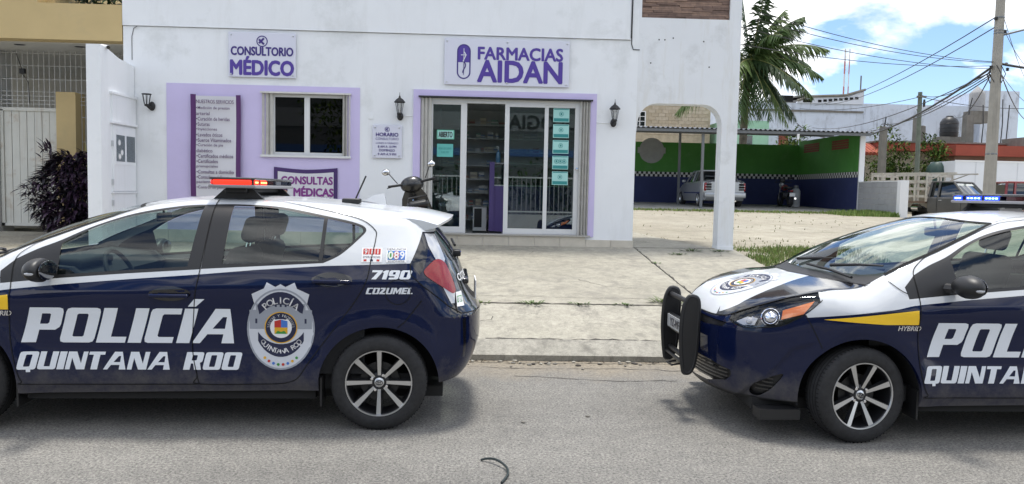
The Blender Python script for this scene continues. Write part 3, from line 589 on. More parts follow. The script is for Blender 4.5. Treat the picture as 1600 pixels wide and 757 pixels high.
# ---- wall lanterns
def lantern(x, z, label):
    t = thing('wall_lantern', label, 'lamp', (x, FY, z), group='wall lanterns on the pharmacy front')
    c = (0, -.13, 0)
    MB().sphere((0, -.03, -.13), (.05, .03, .065), 14, 10).build('backplate', m_wing, t)
    MB().tube([(0, -.03, -.14), (0, -.08, -.165), (0, -.13, -.12)], .016, 8).build('arm', m_wing, t)
    MB().lathe([(.001, -.13), (.03, -.125), (.042, -.105), (.036, -.085)], 14, M=Matrix.Translation(c)).build('cup', m_wing, t)
    MB().lathe([(.036, -.085), (.062, .07)], 6, M=Matrix.Translation(c), smooth=False).build('glass', glass('lantern_glass', (.85, .86, .86), refl=1.2), t)
    for i in range(6):
        a = tau*i/6; MB().tube([(.036*cos(a), -.13+.036*sin(a), -.085), (.063*cos(a), -.13+.063*sin(a), .07)], .004, 5).build('bar', m_wing, t)
    MB().lathe([(.085, .068), (.085, .078), (.055, .115), (.02, .14), (.012, .155), (.014, .165), (.005, .175), (.002, .225)], 12, M=Matrix.Translation(c), smooth=False).build('roof', m_wing, t)
    MB().lathe([(.001, .04), (.02, .03), (.024, 0), (.014, -.05), (.014, -.085)], 12, M=Matrix.Translation(c)).build('bulb', m_offwhite, t)
lantern(-1.28, 2.78, 'black lantern with clear bulb on the white wall left of the shop door'); lantern(2.02, 2.76, 'black lantern with clear bulb on the white wall right of the shop door')
t = thing('wall_lantern', 'broken black lantern without a roof, next to the meter cabinet wall', 'lamp', (-5.05, FY, 2.77), group='wall lanterns on the pharmacy front')
MB().sphere((.02, -.03, -.06), (.05, .03, .07), 14, 10).build('backplate', m_wing, t); MB().tube([(.02, -.03, -.06), (.01, -.09, -.10), (-.02, -.12, -.06)], .016, 8).build('arm', m_wing, t); MB().lathe([(.001, -.075), (.03, -.07), (.036, -.04)], 12, M=Matrix.Translation((-.02, -.12, 0))).build('cup', m_wing, t)
for i in range(6): a = tau*i/6; MB().tube([(-.02+.036*cos(a), -.12+.036*sin(a), -.04), (-.02+.062*cos(a), -.12+.062*sin(a), .11)], .005, 5).build('bar', m_wing, t)
MB().tube([(-.02+.064*cos(a), -.12+.064*sin(a), .11) for a in np.linspace(0, tau, 20)], .007, 6, cap=False).build('ring', m_wing, t)
# thin surface conduits and cables
m_cable = mat('cable_grey', (.16, .16, .17), .7)
MB().tube([(-5.33, FY-.004, 3.40), (-5.33, FY-.004, 3.75), (-5.30, FY-.006, 3.87), (-5.24, FY-.03, 3.898)], .006, 5).build('conduit', m_cable, ph)
MB().tube([(2.275, FY-.006, 4.9), (2.272, FY-.006, 3.85), (2.30, FY-.006, 3.765), (2.40, FY-.006, 3.765)], .007, 6).build('conduit', m_wing, ph); MB().tube([(2.255, FY-.03, 4.9), (2.255, FY-.03, 3.93)], .005, 5).build('conduit', m_wing, ph)
for a, b, z in ((-1.20, -1.09, 2.66), (1.765, 1.95, 2.63)): MB().tube([(a, FY-.004, z), (b, FY-.004, z)], .007, 5).build('conduit', m_wall, ph)
MB().box(-1.77, -1.69, FY-.012, FY, 2.60, 2.69).build('junction_box', m_wall, ph)

# ---- wing wall with the meter cabinet
wg = thing('meter_wall', 'white wing wall with meter cabinet projecting beside the purple bush', 'wall')
MB().prism([(10.95, .5), (11.99, .5), (11.99, 3.30), (11.5, 3.34), (11.12, 3.43), (10.95, 3.44)], 0, .19, M=Matrix(((0, 0, 1, -5.49), (1, 0, 0, 0), (0, 1, 0, 0), (0, 0, 0, 1)))).build('wall', m_wall, wg)
cbx = lambda nm, y0, y1, z0, z1, t=.02, m=m_wall, x=-5.30: MB().box(x, x+t, y0, y1, z0, z1).build(nm, m, wg)
cbx('cover', 11.23, 11.97, 2.42, 2.80, .03); cbx('cover_lip', 11.20, 11.985, 2.385, 2.42, .05)
cbx('cover_lip', 11.20, 11.985, 2.80, 2.83, .045)
cbx('door', 11.26, 11.97, 1.42, 2.36, .022)
cbx('window_frame', 11.30, 11.95, 1.80, 2.28, .008, x=-5.278)
for y0, y1 in ((11.33, 11.59), (11.65, 11.92)): cbx('pane', y0, y1, 1.85, 2.23, .004, glass('meter_pane', (.55, .58, .60), refl=1.0), -5.27); cbx('recess', y0, y1, 1.85, 2.23, .0015, mat('recess_dark', (.10, .10, .11), .8), -5.2765 if False else -5.2725)
for y, z in ((11.42, 2.12), (11.50, 1.98), (11.43, 1.92)): MB().lathe([(.001, .006), (.05, .004), (.055, 0)], 14, M=Matrix.Translation((-5.2705, y, z)) @ Matrix.Rotation(pi/2, 4, 'Y')).build('meter', m_offwhite, wg)
cbx('lower_door', 11.25, 11.97, .75, 1.38, .018); cbx('hinge_rail', 11.22, 11.975, 1.385, 1.405, .035)
for z in (2.1, 1.55, 1.25): cbx('hinge', 11.235, 11.255, z-.04, z+.04, .03, m_alloy)
cm = thing('security_camera', 'small white bullet camera mounted on top of the wing wall', 'camera', (-5.36, 11.20, 3.40))
MB().tube([(-.05, .02, .06), (.10, -.10, .025)], .028, 12).build('body', m_offwhite, cm); MB().tube([(.10, -.10, .025), (.112, -.11, .022)], .024, 12).build('lens', m_blackg, cm); MB().tube([(0, 0, .03), (0, .03, -.02)], .012, 8).build('bracket', m_offwhite, cm)

# ================================================================ house on the left
m_beige = mat('beige_render', (.53, .405, .20), .8, var=.05, vscale=1.5, bump=.15, bscale=80, dirt=((.42, .335, .19), .4, 1.3))
m_gate = mat('gate_white', (.60, .60, .55), .5, var=.06, vscale=3, streak=((.30, .17, .08), .5, 9), dirt=((.33, .22, .13), .5, 3.5))
m_pale = mat('pale_render', (.52, .52, .50), .8, var=.05, vscale=1.2, dirt=((.34, .34, .32), .5, 1.2))
m_mesh = mat('white_mesh', (.55, .55, .54), .5)
hs_ = thing('beige_house', 'beige house with white sheet gate and wire grille behind the purple bush', 'house')
HY = 13.0
MB().box(-13, -5.475, 12.0, 12.25, 3.675, 4.215).build('balcony_band', m_beige, hs_); MB().box(-13, -6.72, 12.003, 12.25, 4.215, 5.6).build('upper_wall', m_beige, hs_); MB().box(-13, -5.475, 12.25, 16.5, 3.66, 3.80).build('soffit', m_pale, hs_)
MB().box(-6.72, -6.60, 12.25, 16, 3.8, 5.4).build('upper_return', m_beige, hs_)
for x, y in ((-7.25, 12.45), (-6.35, 12.5)): MB().lathe([(.001, -.006), (.07, -.006), (.09, 0)], 16, M=Matrix.Translation((x, y, 3.658)) @ Matrix.Diagonal((1, .6, 1, 1))).build('soffit_vent', m_wing, hs_)
MB().box(-13, -5.475, 16.4, 16.6, .7, 3.66).build('back_wall', m_pale, hs_); MB().box(-13, -5.475, 13.3, 16.4, .68, .74).build('porch_floor', m_conc, hs_)
MB().box(-6.75, -5.85, 16.34, 16.4, 1.0, 3.05).build('dark_doorway', mat('doorway_dark', (.03, .018, .014), .7), hs_)
MB().box(-8.4, -7.90, 12.9, 13.3, .6, 3.66).build('gate_pier', m_pale, hs_); MB().box(-6.93, -6.62, 12.85, 13.15, .6, 2.99).build('beige_pier', m_beige, hs_)
MB().box(-5.56, -5.475, 12.9, 13.1, .6, 3.66).build('pier', m_pale, hs_)
gt = bpy.data.objects.new('gate', None); COL.objects.link(gt); gt.parent = hs_
for b in ((-7.89, -6.94, 2.68, 2.735), (-7.89, -6.94, .80, .845), (-7.89, -7.84, .80, 2.70), (-6.985, -6.935, .80, 2.70)): MB().box(b[0], b[1], 12.96, 13.02, b[2], b[3]).build('frame', m_gate, gt)
x = -7.835
for i in range(7): MB().box(x, x+.113, 12.985+.004*(i % 2), 12.998+.004*(i % 2), .845, 2.68).build('board', m_gate, gt); x += .1215
gr = bpy.data.objects.new('wire_grille', None); COL.objects.link(gr); gr.parent = hs_
for i in range(28):
    x = -7.88+i*.0855; z0 = 2.735 if x < -6.95 else (3.0 if x < -6.6 else .8); MB().box(x-.004, x+.004, 13.0, 13.006, z0, 3.66).build('wire', m_mesh, gr)
for z in (2.80, 2.86, 2.93, 3.0, 3.2, 3.42, 3.62): MB().box(-7.9, -5.56, 13.007, 13.012, z-.004, z+.004).build('wire', m_mesh, gr)
for z in (1.0, 1.4, 1.8, 2.2, 2.6): MB().box(-6.6, -5.56, 13.007, 13.012, z-.004, z+.004).build('wire', m_mesh, gr)
MB().box(-7.55, -7.47, 12.93, 12.99, 3.28, 3.36).build('switch_box', m_wing, hs_); MB().tube([(-7.51, 12.95, 3.28), (-7.42, 12.95, 3.15), (-7.40, 12.95, 2.8)], .006, 5).build('cord', m_wing, hs_); MB().tube([(-7.6, 12.95, 3.6), (-7.55, 12.95, 3.45), (-7.52, 12.95, 3.36)], .006, 5).build('cord', m_wing, hs_)

# ---- plants: leaves as real blades
def leaf(mb, base, d, up, L, w, bend=.3, mi=0, fold=.15):
    d = Vector(d).normalized(); s = d.cross(Vector(up)); s = s.normalized() if s.length > 1e-4 else d.orthogonal().normalized(); n = s.cross(d)
    base = Vector(base); P = []
    for t, ww in ((0, .15), (.3, .9), (.65, .8), (1, 0.02)):
        c = base+d*L*t-n*(bend*L*t*t)
        P += [c-s*w*ww*.5+n*fold*w*ww, c, c+s*w*ww*.5+n*fold*w*ww]
    k = [(3*i+j, 3*i+j+1, 3*i+3+j+1, 3*i+3+j) for i in range(3) for j in range(2)]
    mb.add(P, k, mi, True)
m_purpleleaf = [mat('purple_leaf%d' % i, c, .45) for i, c in enumerate([(.016, .009, .020), (.030, .014, .034), (.055, .030, .058), (.010, .008, .014)])]
pb = thing('purple_bush', 'dense dark purple leafed bush in front of the white gate', 'bush', (-6.22, 12.1, .70))
for i in range(4):
    mb = MB()
    for k in range(900):
        a = random.uniform(0, tau); h = random.uniform(.0, 1.0); rr = (.62-.34*max(0, h-.55)/.45)*(.55+.45*math.sqrt(random.random()))*(1-.25*max(0, .25-h)/.25)
        wob = 1+.22*sin(3*a+5*h)+.12*sin(7*a); rr *= wob
        p = Vector((rr*cos(a), .62*rr*sin(a), .12+1.12*h+.05*sin(5*a))); d = Vector((cos(a), .8*sin(a), random.uniform(-.5, .8)))+Vector((random.gauss(0, .4), random.gauss(0, .4), random.gauss(0, .3)))
        leaf(mb, p, d, (0, 0, 1), random.uniform(.10, .19), random.uniform(.035, .06), .35)
    mb.build('foliage', m_purpleleaf[i], pb, auto=0)['kind'] = 'stuff'
mb = MB()
for k in range(9): a = random.uniform(0, tau); mb.tube([(0.05*cos(a), .05*sin(a), 0), (.2*cos(a), .13*sin(a), .5), (.34*cos(a), .22*sin(a), 1.0)], [.02, .014, .006], 5)
mb.build('stem', m_wing, pb)['kind'] = 'stuff'
mb = MB()
for k in range(26): leaf(mb, (-.42+random.gauss(0, .05), random.gauss(0, .05), 1.28+random.gauss(0, .07)), (random.gauss(-.4, .6), random.gauss(0, .5), random.gauss(.5, .5)), (0, 0, 1), .16, .04, .2)
mb.tube([(-.2, 0, .9), (-.42, 0, 1.28)], .006, 5); mb.build('spray', m_purpleleaf[1], pb, auto=0)['kind'] = 'stuff'
cp = thing('croton_plant', 'yellow green long leafed plant rising above the purple bush', 'plant', (-5.98, 12.45, 1.2))
for i, c in enumerate([(.22, .22, .05), (.10, .15, .03), (.30, .28, .08)]):
    mb = MB()
    for k in range(26): a = random.uniform(0, tau); leaf(mb, (.22*random.gauss(0, 1)*.6, .1*random.gauss(0, 1), random.uniform(.2, .55)), (cos(a)*.35, sin(a)*.3, 1), (cos(a), sin(a), 0), random.uniform(.35, .65), random.uniform(.045, .07), .12)
    mb.build('foliage', mat('croton%d' % i, c, .5), cp, auto=0)['kind'] = 'stuff'
rp = thing('balcony_plant', 'dark green plants showing above the beige balcony band', 'plant', (-6.0, 12.6, 4.1))
for i, c in enumerate([(.012, .030, .010), (.03, .065, .02)]):
    mb = MB()
    for k in range(260): a = random.uniform(0, tau); leaf(mb, (random.uniform(-.55, .5), random.uniform(-.25, .3), random.uniform(-.1, .7)), (random.gauss(0, 1), random.gauss(-.3, 1), random.gauss(.3, .7)), (0, 0, 1), random.uniform(.12, .2), .06, .3)
    mb.build('foliage', mat('balcony_leaf%d' % i, c, .5), rp, auto=0)['kind'] = 'stuff'

# ================================================================ carport and lot
def checker_nodes(nt, N, L, b):
    tc = N('ShaderNodeTexCoord').outputs['Object']; c = N('ShaderNodeTexChecker'); c.inputs['Scale'].default_value = 1/.105; c.inputs[1].default_value = (.02, .02, .02, 1); c.inputs[2].default_value = (.62, .62, .60, 1)
    mp = N('ShaderNodeMapping'); mp.inputs['Location'].default_value = (.0007, .0007, .0003); L(tc, mp.inputs[0]); L(mp.outputs[0], c.inputs['Vector']); L(c.outputs[0], b.inputs['Base Color']); b.inputs['Roughness'].default_value = .7
m_check = node_mat('checker_paint', checker_nodes)
m_green = mat('green_paint', (.058, .225, .036), .7, var=.15, vscale=.7, dirt=((.10, .26, .08), .5, 2.2)); m_blue = mat('blue_paint', (.022, .032, .115), .7, var=.15, vscale=.8, dirt=((.05, .06, .13), .5, 1.6))
m_steel = mat('grey_steel', (.16, .17, .18), .5, metal=.3); m_sheet = mat('roof_sheet', (.13, .14, .16), .5, metal=.4, var=.15, vscale=2)
m_rust = mat('brick_red', (.20, .055, .035), .8, var=.15, vscale=6); m_grey = mat('grey_block', (.34, .345, .35), .85, var=.07, vscale=2, dirt=((.24, .24, .24), .5, 1.5))
cpt = thing('carport', 'green and blue carport with checkered band and corrugated roof', 'carport')
def banded(name, x0, x1, y0, y1, z0, zc, zt):
    g = bpy.data.objects.new(name, None); COL.objects.link(g); g.parent = cpt
    MB().box(x0, x1, y0, y1, z0, zc).build('blue_dado', m_blue, g)
    o = MB().box(x0, x1, y0, y1, 0, .21).build('checker_band', m_check, g); o.location.z = zc
    MB().box(x0, x1, y0, y1, zc+.21, zt).build('green_field', m_green, g); return g
banded('back_wall', 3.0, 14.1, 34.0, 34.2, 1.0, 2.34, 3.86); banded('side_wall', 14.1, 14.28, 28.42, 34.0, .85, 2.34, 4.02)
MB().box(14.095, 14.29, 28.36, 28.42, .85, 4.03).build('wall_end', mat('white_edge', (.70, .71, .72), .7), cpt)
flat = MB().lathe([(.001, 0), (.56, 0)], 36, M=Matrix.Translation((7.48, 33.99, 3.48)) @ Matrix.Rotation(pi/2, 4, 'X')); flat.box(6.85, 8.10, 33.985, 33.992, 3.36, 3.62); flat.build('faded_disc', mat('faded_grey', (.33, .34, .33), .8, var=.1, vscale=3), cpt)
for y0, y1, z in ((31.9, 33.4, 3.68), (29.3, 30.7, 3.66)):
    g = bpy.data.objects.new('vent_grille', None); COL.objects.link(g); g.parent = cpt
    for k in range(4): MB().box(14.085, 14.10, y0, y1, z-.19+k*.095, z-.19+k*.095+.075).build('louvre', m_rust, g)
# corrugated roof
mb = MB(); xs = np.arange(3.0, 14.35, .045); zf = lambda x: .028*sin(x*tau/.18)
V = [(x, y, z+zf(x)) for y, z in ((27.9, 3.985), (34.3, 4.43)) for x in xs]; n = len(xs); F = [(i, i+1, n+i+1, n+i) for i in range(n-1)]
mb.add(V, F, 0, True).add([(x, y, z-.006) for x, y, z in V], [q[::-1] for q in F], 0, True).build('roof_sheet', m_sheet, cpt, auto=0)
MB().box(3.0, 14.3, 27.98, 28.06, 3.85, 3.95).build('front_beam', m_steel, cpt); MB().box(3.0, 14.3, 31.0, 31.08, 4.03, 4.13).build('beam', m_steel, cpt)
for x in np.arange(3.6, 14, 1.3): MB().add([(x, 28, 3.89), (x+.06, 28, 3.89), (x+.06, 34, 4.30), (x, 34, 4.30), (x, 28, 3.95), (x+.06, 28, 3.95), (x+.06, 34, 4.36), (x, 34, 4.36)], [(0, 3, 2, 1), (4, 5, 6, 7), (0, 1, 5, 4), (1, 2, 6, 5), (2, 3, 7, 6), (3, 0, 4, 7)]).build('rafter', m_steel, cpt)
for x, y in ((8.13, 28.3), (8.22, 32.0), (4.2, 28.3)): MB().box(x-.045, x+.045, y-.045, y+.045, gz(x, y), 3.86+.25*(y > 30)).build('post', m_steel, cpt)
MB().tube([(11.55, 27.95, 3.86), (11.55, 27.95, 3.72), (11.52, 27.93, 3.66)], .05, 8).build('downpipe', m_offwhite, cpt)
lw = thing('low_wall', 'low grey block wall ending in a white post beside the green carport', 'wall')
z0 = .75
for r_i in range(7):
    y = 25.62+(.2 if r_i % 2 else 0)-.2
    while y < 28.35:
        a, b = max(y, 25.62), min(y+.392, 28.35)
        if b-a > .03: MB().box(14.1, 14.24, a, b, z0+r_i*.2, z0+r_i*.2+.193).build('block', m_grey, lw)
        y += .4
MB().box(14.085, 14.255, 25.60, 28.352, 2.145, 2.175).build('coping', mat('white_edge', (.7, .71, .72)), lw); MB().box(14.07, 14.36, 25.40, 25.60, .7, 2.19).build('end_post', mat('white_edge', (.7, .71, .72)), lw)

# ---- generic vehicle body: lofted stations (x, half-width, z_low, z_belt, z_top, roof half-width)
def loft_body(st, name, m, parent, glass_rows=None):
    V = []; k = 8
    for x, w, zl, zb, zt, wt in st:
        V += [(x, -w*.93, zl), (x, -w, zl+(zb-zl)*.35), (x, -w*.985, zb-.06), (x, -w*.94, zb), (x, -wt, zt-.05), (x, -wt*.86, zt), (x, wt*.86, zt), (x, wt, zt-.05), (x, w*.94, zb), (x, w*.985, zb-.06), (x, w, zl+(zb-zl)*.35), (x, w*.93, zl)]
    k = 12; F = [(i*k+j, i*k+(j+1) % k, (i+1)*k+(j+1) % k, (i+1)*k+j) for i in range(len(st)-1) for j in range(k)]
    F.append(tuple(range(k-1, -1, -1))); F.append(tuple((len(st)-1)*k+j for j in range(k)))
    F = [f[::-1] for f in F]
    return MB().add(V, F, 0, True).build(name, m, parent, auto=28)
def simple_wheel(par, x, y, r=.30, w=.19, sg=-1, rim=m_alloy):
    g = bpy.data.objects.new('wheel', None); COL.objects.link(g); g.parent = par; g.location = (x, y, r)
    Mx = Matrix.Rotation(pi/2*(1 if sg < 0 else -1), 4, 'X')
    MB().lathe([(r*.62, -w/2), (r*.92, -w/2), (r, -w*.35), (r, w*.35), (r*.92, w/2), (r*.64, w/2)], 28, M=Mx).build('tyre', m_rubber, g)
    MB().lathe([(.001, w*.38), (r*.2, w*.38), (r*.3, w*.28), (r*.55, w*.34), (r*.65, w*.5)], 28, M=Mx).build('rim', rim, g)
m_silver = mat('silver_paint', (.42, .44, .46), .32, metal=.5, coat=.8); m_dkglass = mat('dark_vehicle_glass', (.012, .016, .018), .06, coat=1)
sc_ = thing('silver_car', 'silver sedan parked under the green carport, seen from behind', 'car', (9.33, 33.35, gz(9.3, 31)+.05), -pi/2)   # local x forward -> points to +Y after turn
sc_.rotation_euler = (0, 0, -pi/2+pi*0); sc_.scale = (1, 1, 1)
# body: x runs from nose (0) to tail (4.1); root turned so that the tail faces the street
loft_body([(0, .62, .32, .62, .66, .50), (.25, .80, .22, .72, .76, .62), (.9, .84, .20, .90, .95, .66), (1.3, .85, .20, .93, .98, .68), (2.4, .855, .20, .95, 1.0, .70), (3.3, .85, .20, .98, 1.03, .72), (3.95, .82, .24, .98, 1.02, .70), (4.10, .74, .34, .92, .95, .62)], 'body', m_silver, sc_)
loft_body([(1.15, .74, .90, .95, .98, .62), (1.75, .74, .92, 1.0, 1.38, .56), (2.3, .74, .92, 1.0, 1.43, .56), (2.85, .73, .94, 1.0, 1.39, .55), (3.45, .68, .96, .99, 1.04, .60)], 'cabin', m_dkglass, sc_)
MB().rbox(1.62, 3.02, -.575, .575, 1.375, 1.435, .025, 2).build('roof', m_silver, sc_)
for sg in (-1, 1):
    for a, b in (((1.1, .70, .94), (1.72, .575, 1.385)), ((2.25, .735, .97), (2.25, .60, 1.40)), ((2.95, .575, 1.37), (3.5, .70, .99))): MB().tube([(a[0], sg*a[1], a[2]), (b[0], sg*b[1], b[2])], .035, 6).build('pillar', m_silver, sc_)
    MB().rbox(3.97, 4.10, min(sg*.50, sg*.80), max(sg*.50, sg*.80), .60, .92, .03, 2).build('taillight', m_redlens, sc_)
    for z in (.70, .80): MB().box(4.098, 4.106, min(sg*.52, sg*.77), max(sg*.52, sg*.77), z-.012, z+.012).build('lens_bar', m_clear, sc_)
    for x in (.75, 3.35): simple_wheel(sc_, x, sg*.76, .29, .18, sg)
    MB().rbox(1.25, 1.4, sg*.88-.07, sg*.88+.07, .95, 1.06, .03).build('side_mirror', m_silver, sc_)
MB().rbox(3.92, 4.20, -.80, .80, .34, .56, .05, 3).build('bumper', m_silver, sc_); MB().box(4.115, 4.125, -.22, .22, .66, .78).build('number_plate', m_offwhite, sc_); MB().tube([(3.6, .4, .22), (4.15, .4, .22)], .03, 8).build('exhaust', m_chrome, sc_); MB().box(1.3, 3.6, -.865, -.85, .50, .55).build('side_strip', m_blue, sc_)

# pick-up with a stake bed
m_tgrey = mat('truck_grey', (.10, .098, .095), .45, var=.15, vscale=2, dirt=((.13, .125, .12), .5, 2)); m_stake = mat('weathered_white', (.52, .49, .43), .8, var=.1, vscale=4, streak=((.25, .13, .06), .6, 6), dirt=((.26, .17, .10), .55, 3))
tk = thing('stake_truck', 'old dark grey pickup with white wooden stake bed on the side street', 'truck', (19.1, 34.4, .60), radians(-62))
loft_body([(1.75, .84, .45, 1.05, 1.10, .74), (1.85, .88, .42, 1.08, 1.12, .76), (3.0, .88, .42, 1.08, 1.12, .76), (3.3, .88, .42, 1.05, 1.10, .78), (4.5, .88, .45, 1.00, 1.06, .78), (4.72, .84, .48, .96, 1.0, .76), (4.76, .82, .5, .9, .94, .74)], 'body', m_tgrey, tk)
loft_body([(1.78, .80, 1.05, 1.10, 1.62, .66), (1.90, .80, 1.05, 1.10, 1.74, .66), (2.75, .80, 1.05, 1.10, 1.74, .66), (3.38, .82, 1.02, 1.08, 1.13, .74)], 'cab_glass', m_dkglass, tk)
MB().rbox(1.80, 2.82, -.68, .68, 1.69, 1.76, .03, 2).build('cab_roof', m_tgrey, tk)
for sg in (-1, 1):
    for a, b in (((1.80, .80, 1.08), (1.86, .68, 1.72)), ((2.20, .81, 1.08), (2.22, .69, 1.72)), ((3.36, .80, 1.09), (2.80, .69, 1.71))): MB().tube([(a[0], sg*a[1], a[2]), (b[0], sg*b[1], b[2])], .045, 6).build('pillar', m_tgrey, tk)
    MB().box(2.20, 2.21, sg*.885-.004, sg*.885+.004, .48, 1.05).build('door_gap', m_gap, tk); MB().box(3.22, 3.23, sg*.885-.004, sg*.885+.004, .48, 1.05).build('door_gap', m_gap, tk)
    MB().rbox(3.05, 3.2, sg*1.0-.09, sg*1.0+.09, 1.10, 1.28, .03).build('side_mirror', m_black, tk); MB().rbox(2.28, 2.42, sg*.90-.01, sg*.90+.01, .93, .96, .008).build('door_handle', m_chrome, tk)
    MB().box(4.75, 4.78, min(sg*.50, sg*.72), max(sg*.50, sg*.72), .68, .86).build('headlight', m_clear, tk)
    for x in (.45, 3.95): simple_wheel(tk, x, sg*.78, .34, .22, sg, m_dalloy)
MB().box(4.76, 4.785, -.48, .48, .66, .88).build('grille', m_black, tk); MB().rbox(4.7, 4.88, -.86, .86, .42, .58, .03).build('bumper', m_chrome, tk)
MB().add([(3.34, -.70, 1.13), (3.34, .70, 1.13), (2.84, .62, 1.66), (2.84, -.62, 1.66)], [(0, 1, 2, 3)]).build('windscreen', mat('sky_reflection_glass', (.16, .19, .18), .08, coat=1), tk)  # pale sky reflection put into the base colour of this pane
MB().box(-.75, 1.70, -.30, .30, .42, .60).build('chassis', m_black, tk); MB().box(-.9, 1.72, -.95, .95, .80, .90).build('bed_floor', mat('bed_wood', (.16, .11, .08), .9), tk)
MB().tube([(.95, -.55, .6), (1.25, -.55, .6)], .16, 12).build('fuel_tank', m_chrome, tk)
for sg in (-1, 1):
    for x in np.arange(-.87, 1.75, .52): MB().box(x, x+.07, sg*.945-.03, sg*.945+.03, .88, 2.12).build('stake', m_stake, tk)
    for z in (1.05, 1.38, 1.70, 2.03): MB().box(-.9, 1.72, sg*.905-.012, sg*.905+.012, z, z+.10).build('rail', m_stake, tk)
for x in (-.88, 1.66):
    for y in (-.5, 0, .5): MB().box(x, x+.05, y-.035, y+.035, .90, 2.12).build('stake', m_stake, tk)
    for z in (1.1, 1.5, 1.95): MB().box(x+.05, x+.075, -.9, .9, z, z+.11).build('rail', m_stake, tk)
for sg in (-1, 1): MB().box(1.72, 2.95, sg*.80-.03, sg*.80+.03, 2.06, 2.12).build('overhang_rail', m_stake, tk); MB().tube([(1.75, sg*.80, 1.80), (2.5, sg*.80, 2.07)], .025, 6).build('brace', m_stake, tk)
# red SUV and white box body
sv = thing('red_suv', 'red sport utility vehicle half hidden behind the concrete pole', 'car', (23.3, 33.0, .64), radians(-14))
m_red = mat('red_paint', (.22, .012, .012), .3, coat=1)
loft_body([(-.6, .84, .45, 1.0, 1.05, .74), (-.45, .88, .4, 1.02, 1.08, .76), (2.4, .88, .4, 1.02, 1.08, .76), (3.6, .86, .42, .98, 1.04, .74), (3.75, .80, .5, .9, .95, .7)], 'body', m_red, sv)
loft_body([(-.55, .80, 1.0, 1.05, 1.65, .66), (-.4, .80, 1.0, 1.05, 1.76, .66), (1.6, .80, 1.0, 1.05, 1.74, .66), (2.3, .80, 1.0, 1.04, 1.10, .70)], 'cabin', m_dkglass, sv); MB().rbox(-.5, 1.7, -.68, .68, 1.70, 1.79, .03).build('roof', m_red, sv)
for sg in (-1, 1):
    for a, b in (((-.55, .79, 1.04), (-.48, .68, 1.72)), ((-.2, .80, 1.04), (-.15, .69, 1.74)), ((.9, .80, 1.04), (.9, .69, 1.74)), ((2.3, .78, 1.05), (1.65, .68, 1.72))): MB().tube([(a[0], sg*a[1], a[2]), (b[0], sg*b[1], b[2])], .05, 6).build('pillar', m_red, sv)
    for x in (.2, 2.9): simple_wheel(sv, x, sg*.78, .35, .22, sg)
    MB().rbox(1.9, 2.05, sg*.98-.1, sg*.98+.1, 1.05, 1.2, .03).build('side_mirror', m_red, sv)
bx_ = thing('box_trailer', 'long plain white box trailer standing behind the concrete pole', 'trailer', (26.3, 42, .75))
MB().box(0, 8.5, 0, 2.4, .75, 3.02).build('box', mat('trailer_white', (.70, .72, .75), .5, var=.03, vscale=.8), bx_)
for x in np.arange(0, 8.6, 1.2): MB().box(x-.02, x+.02, -.02, 0, .75, 3.02).build('rib', mat('trailer_rib', (.62, .64, .67), .5), bx_)
MB().box(-.02, 8.52, -.03, 0, 2.97, 3.06).build('rim', m_offwhite, bx_)
for x in (1, 2, 7): simple_wheel(bx_, x, .25, .45, .28, -1, m_dalloy)

# motorcycle under the carport
def motorcycle(name, label, loc, rz):
    t = thing(name, label, 'motorcycle', loc, rz)     # x forward
    mr = mat('moto_red', (.20, .012, .015), .3, coat=.8)
    for x in (-.62, .62):
        w = MB().lathe([(.21, -.05), (.27, -.055), (.30, 0), (.27, .055), (.21, .05)], 28, M=Matrix.Translation((x, 0, .30)) @ Matrix.Rotation(pi/2, 4, 'X'), close=True).build('wheel', m_rubber, t)
        MB().lathe([(.03, -.05), (.20, -.02), (.21, 0), (.20, .02), (.03, .05)], 20, M=Matrix.Translation((x, 0, .30)) @ Matrix.Rotation(pi/2, 4, 'X')).build('rim', m_alloy, w)
    MB().tube([(-.62, -.09, .30), (-.1, -.10, .42), (.15, 0, .78), (.45, 0, .90)], .025, 8).tube([(-.62, .09, .30), (-.1, .10, .42)], .025, 8).build('frame', m_black, t)
    MB().sphere((.12, 0, .80), (.26, .14, .13), 16, 10).build('tank', mr, t); MB().rbox(-.58, -.08, -.13, .13, .74, .84, .04, 3).build('seat', m_black, t)
    MB().rbox(-.12, .25, -.14, .14, .32, .62, .05, 3).build('engine', m_dalloy, t); MB().tube([(.62, .09, .3), (.42, .06, .98)], .022, 8).tube([(.62, -.09, .3), (.42, -.06, .98)], .022, 8).build('fork', m_chrome, t)
    MB().tube([(.32, -.36, 1.02), (.40, -.15, 1.04), (.40, .15, 1.04), (.32, .36, 1.02)], .015, 6).build('handlebar', m_black, t); MB().sphere((.52, 0, .92), (.09, .10, .11), 14, 10).build('headlamp', m_clear, t)
    for sg in (-1, 1): MB().tube([(.38, sg*.26, 1.03), (.34, sg*.30, 1.18)], .007, 5).sphere((.33, sg*.33, 1.21), (.015, .07, .045), 12, 8).build('mirror', m_black, t)
    MB().rbox(-.80, -.50, -.07, .07, .62, .70, .03).build('tail', mr, t); MB().rbox(-.83, -.79, -.05, .05, .64, .70, .01).build('taillight', m_redlens, t); MB().box(-.90, -.885, -.11, .11, .44, .58).build('number_plate', m_offwhite, t); MB().tube([(.2, -.15, .3), (-.2, -.16, .26), (-.75, -.17, .36)], .045, 10).build('exhaust', m_chrome, t); MB().tube([(.0, .12, .3), (-.05, .35, .0)], .012, 5).build('stand', m_black, t)
    MB().rbox(.36, .50, -.10, .10, 1.02, 1.20, .03).build('windshield', m_black, t)
    return t
motorcycle('motorcycle', 'dark red motorcycle parked against the green carport wall', (12.62, 31.6, gz(12.6, 31.5)+.05), radians(86))
gc = thing('gas_cylinder', 'white gas cylinder standing beside the dark red motorcycle', 'cylinder', (13.15, 31.8, gz(13, 31.8)+.05))
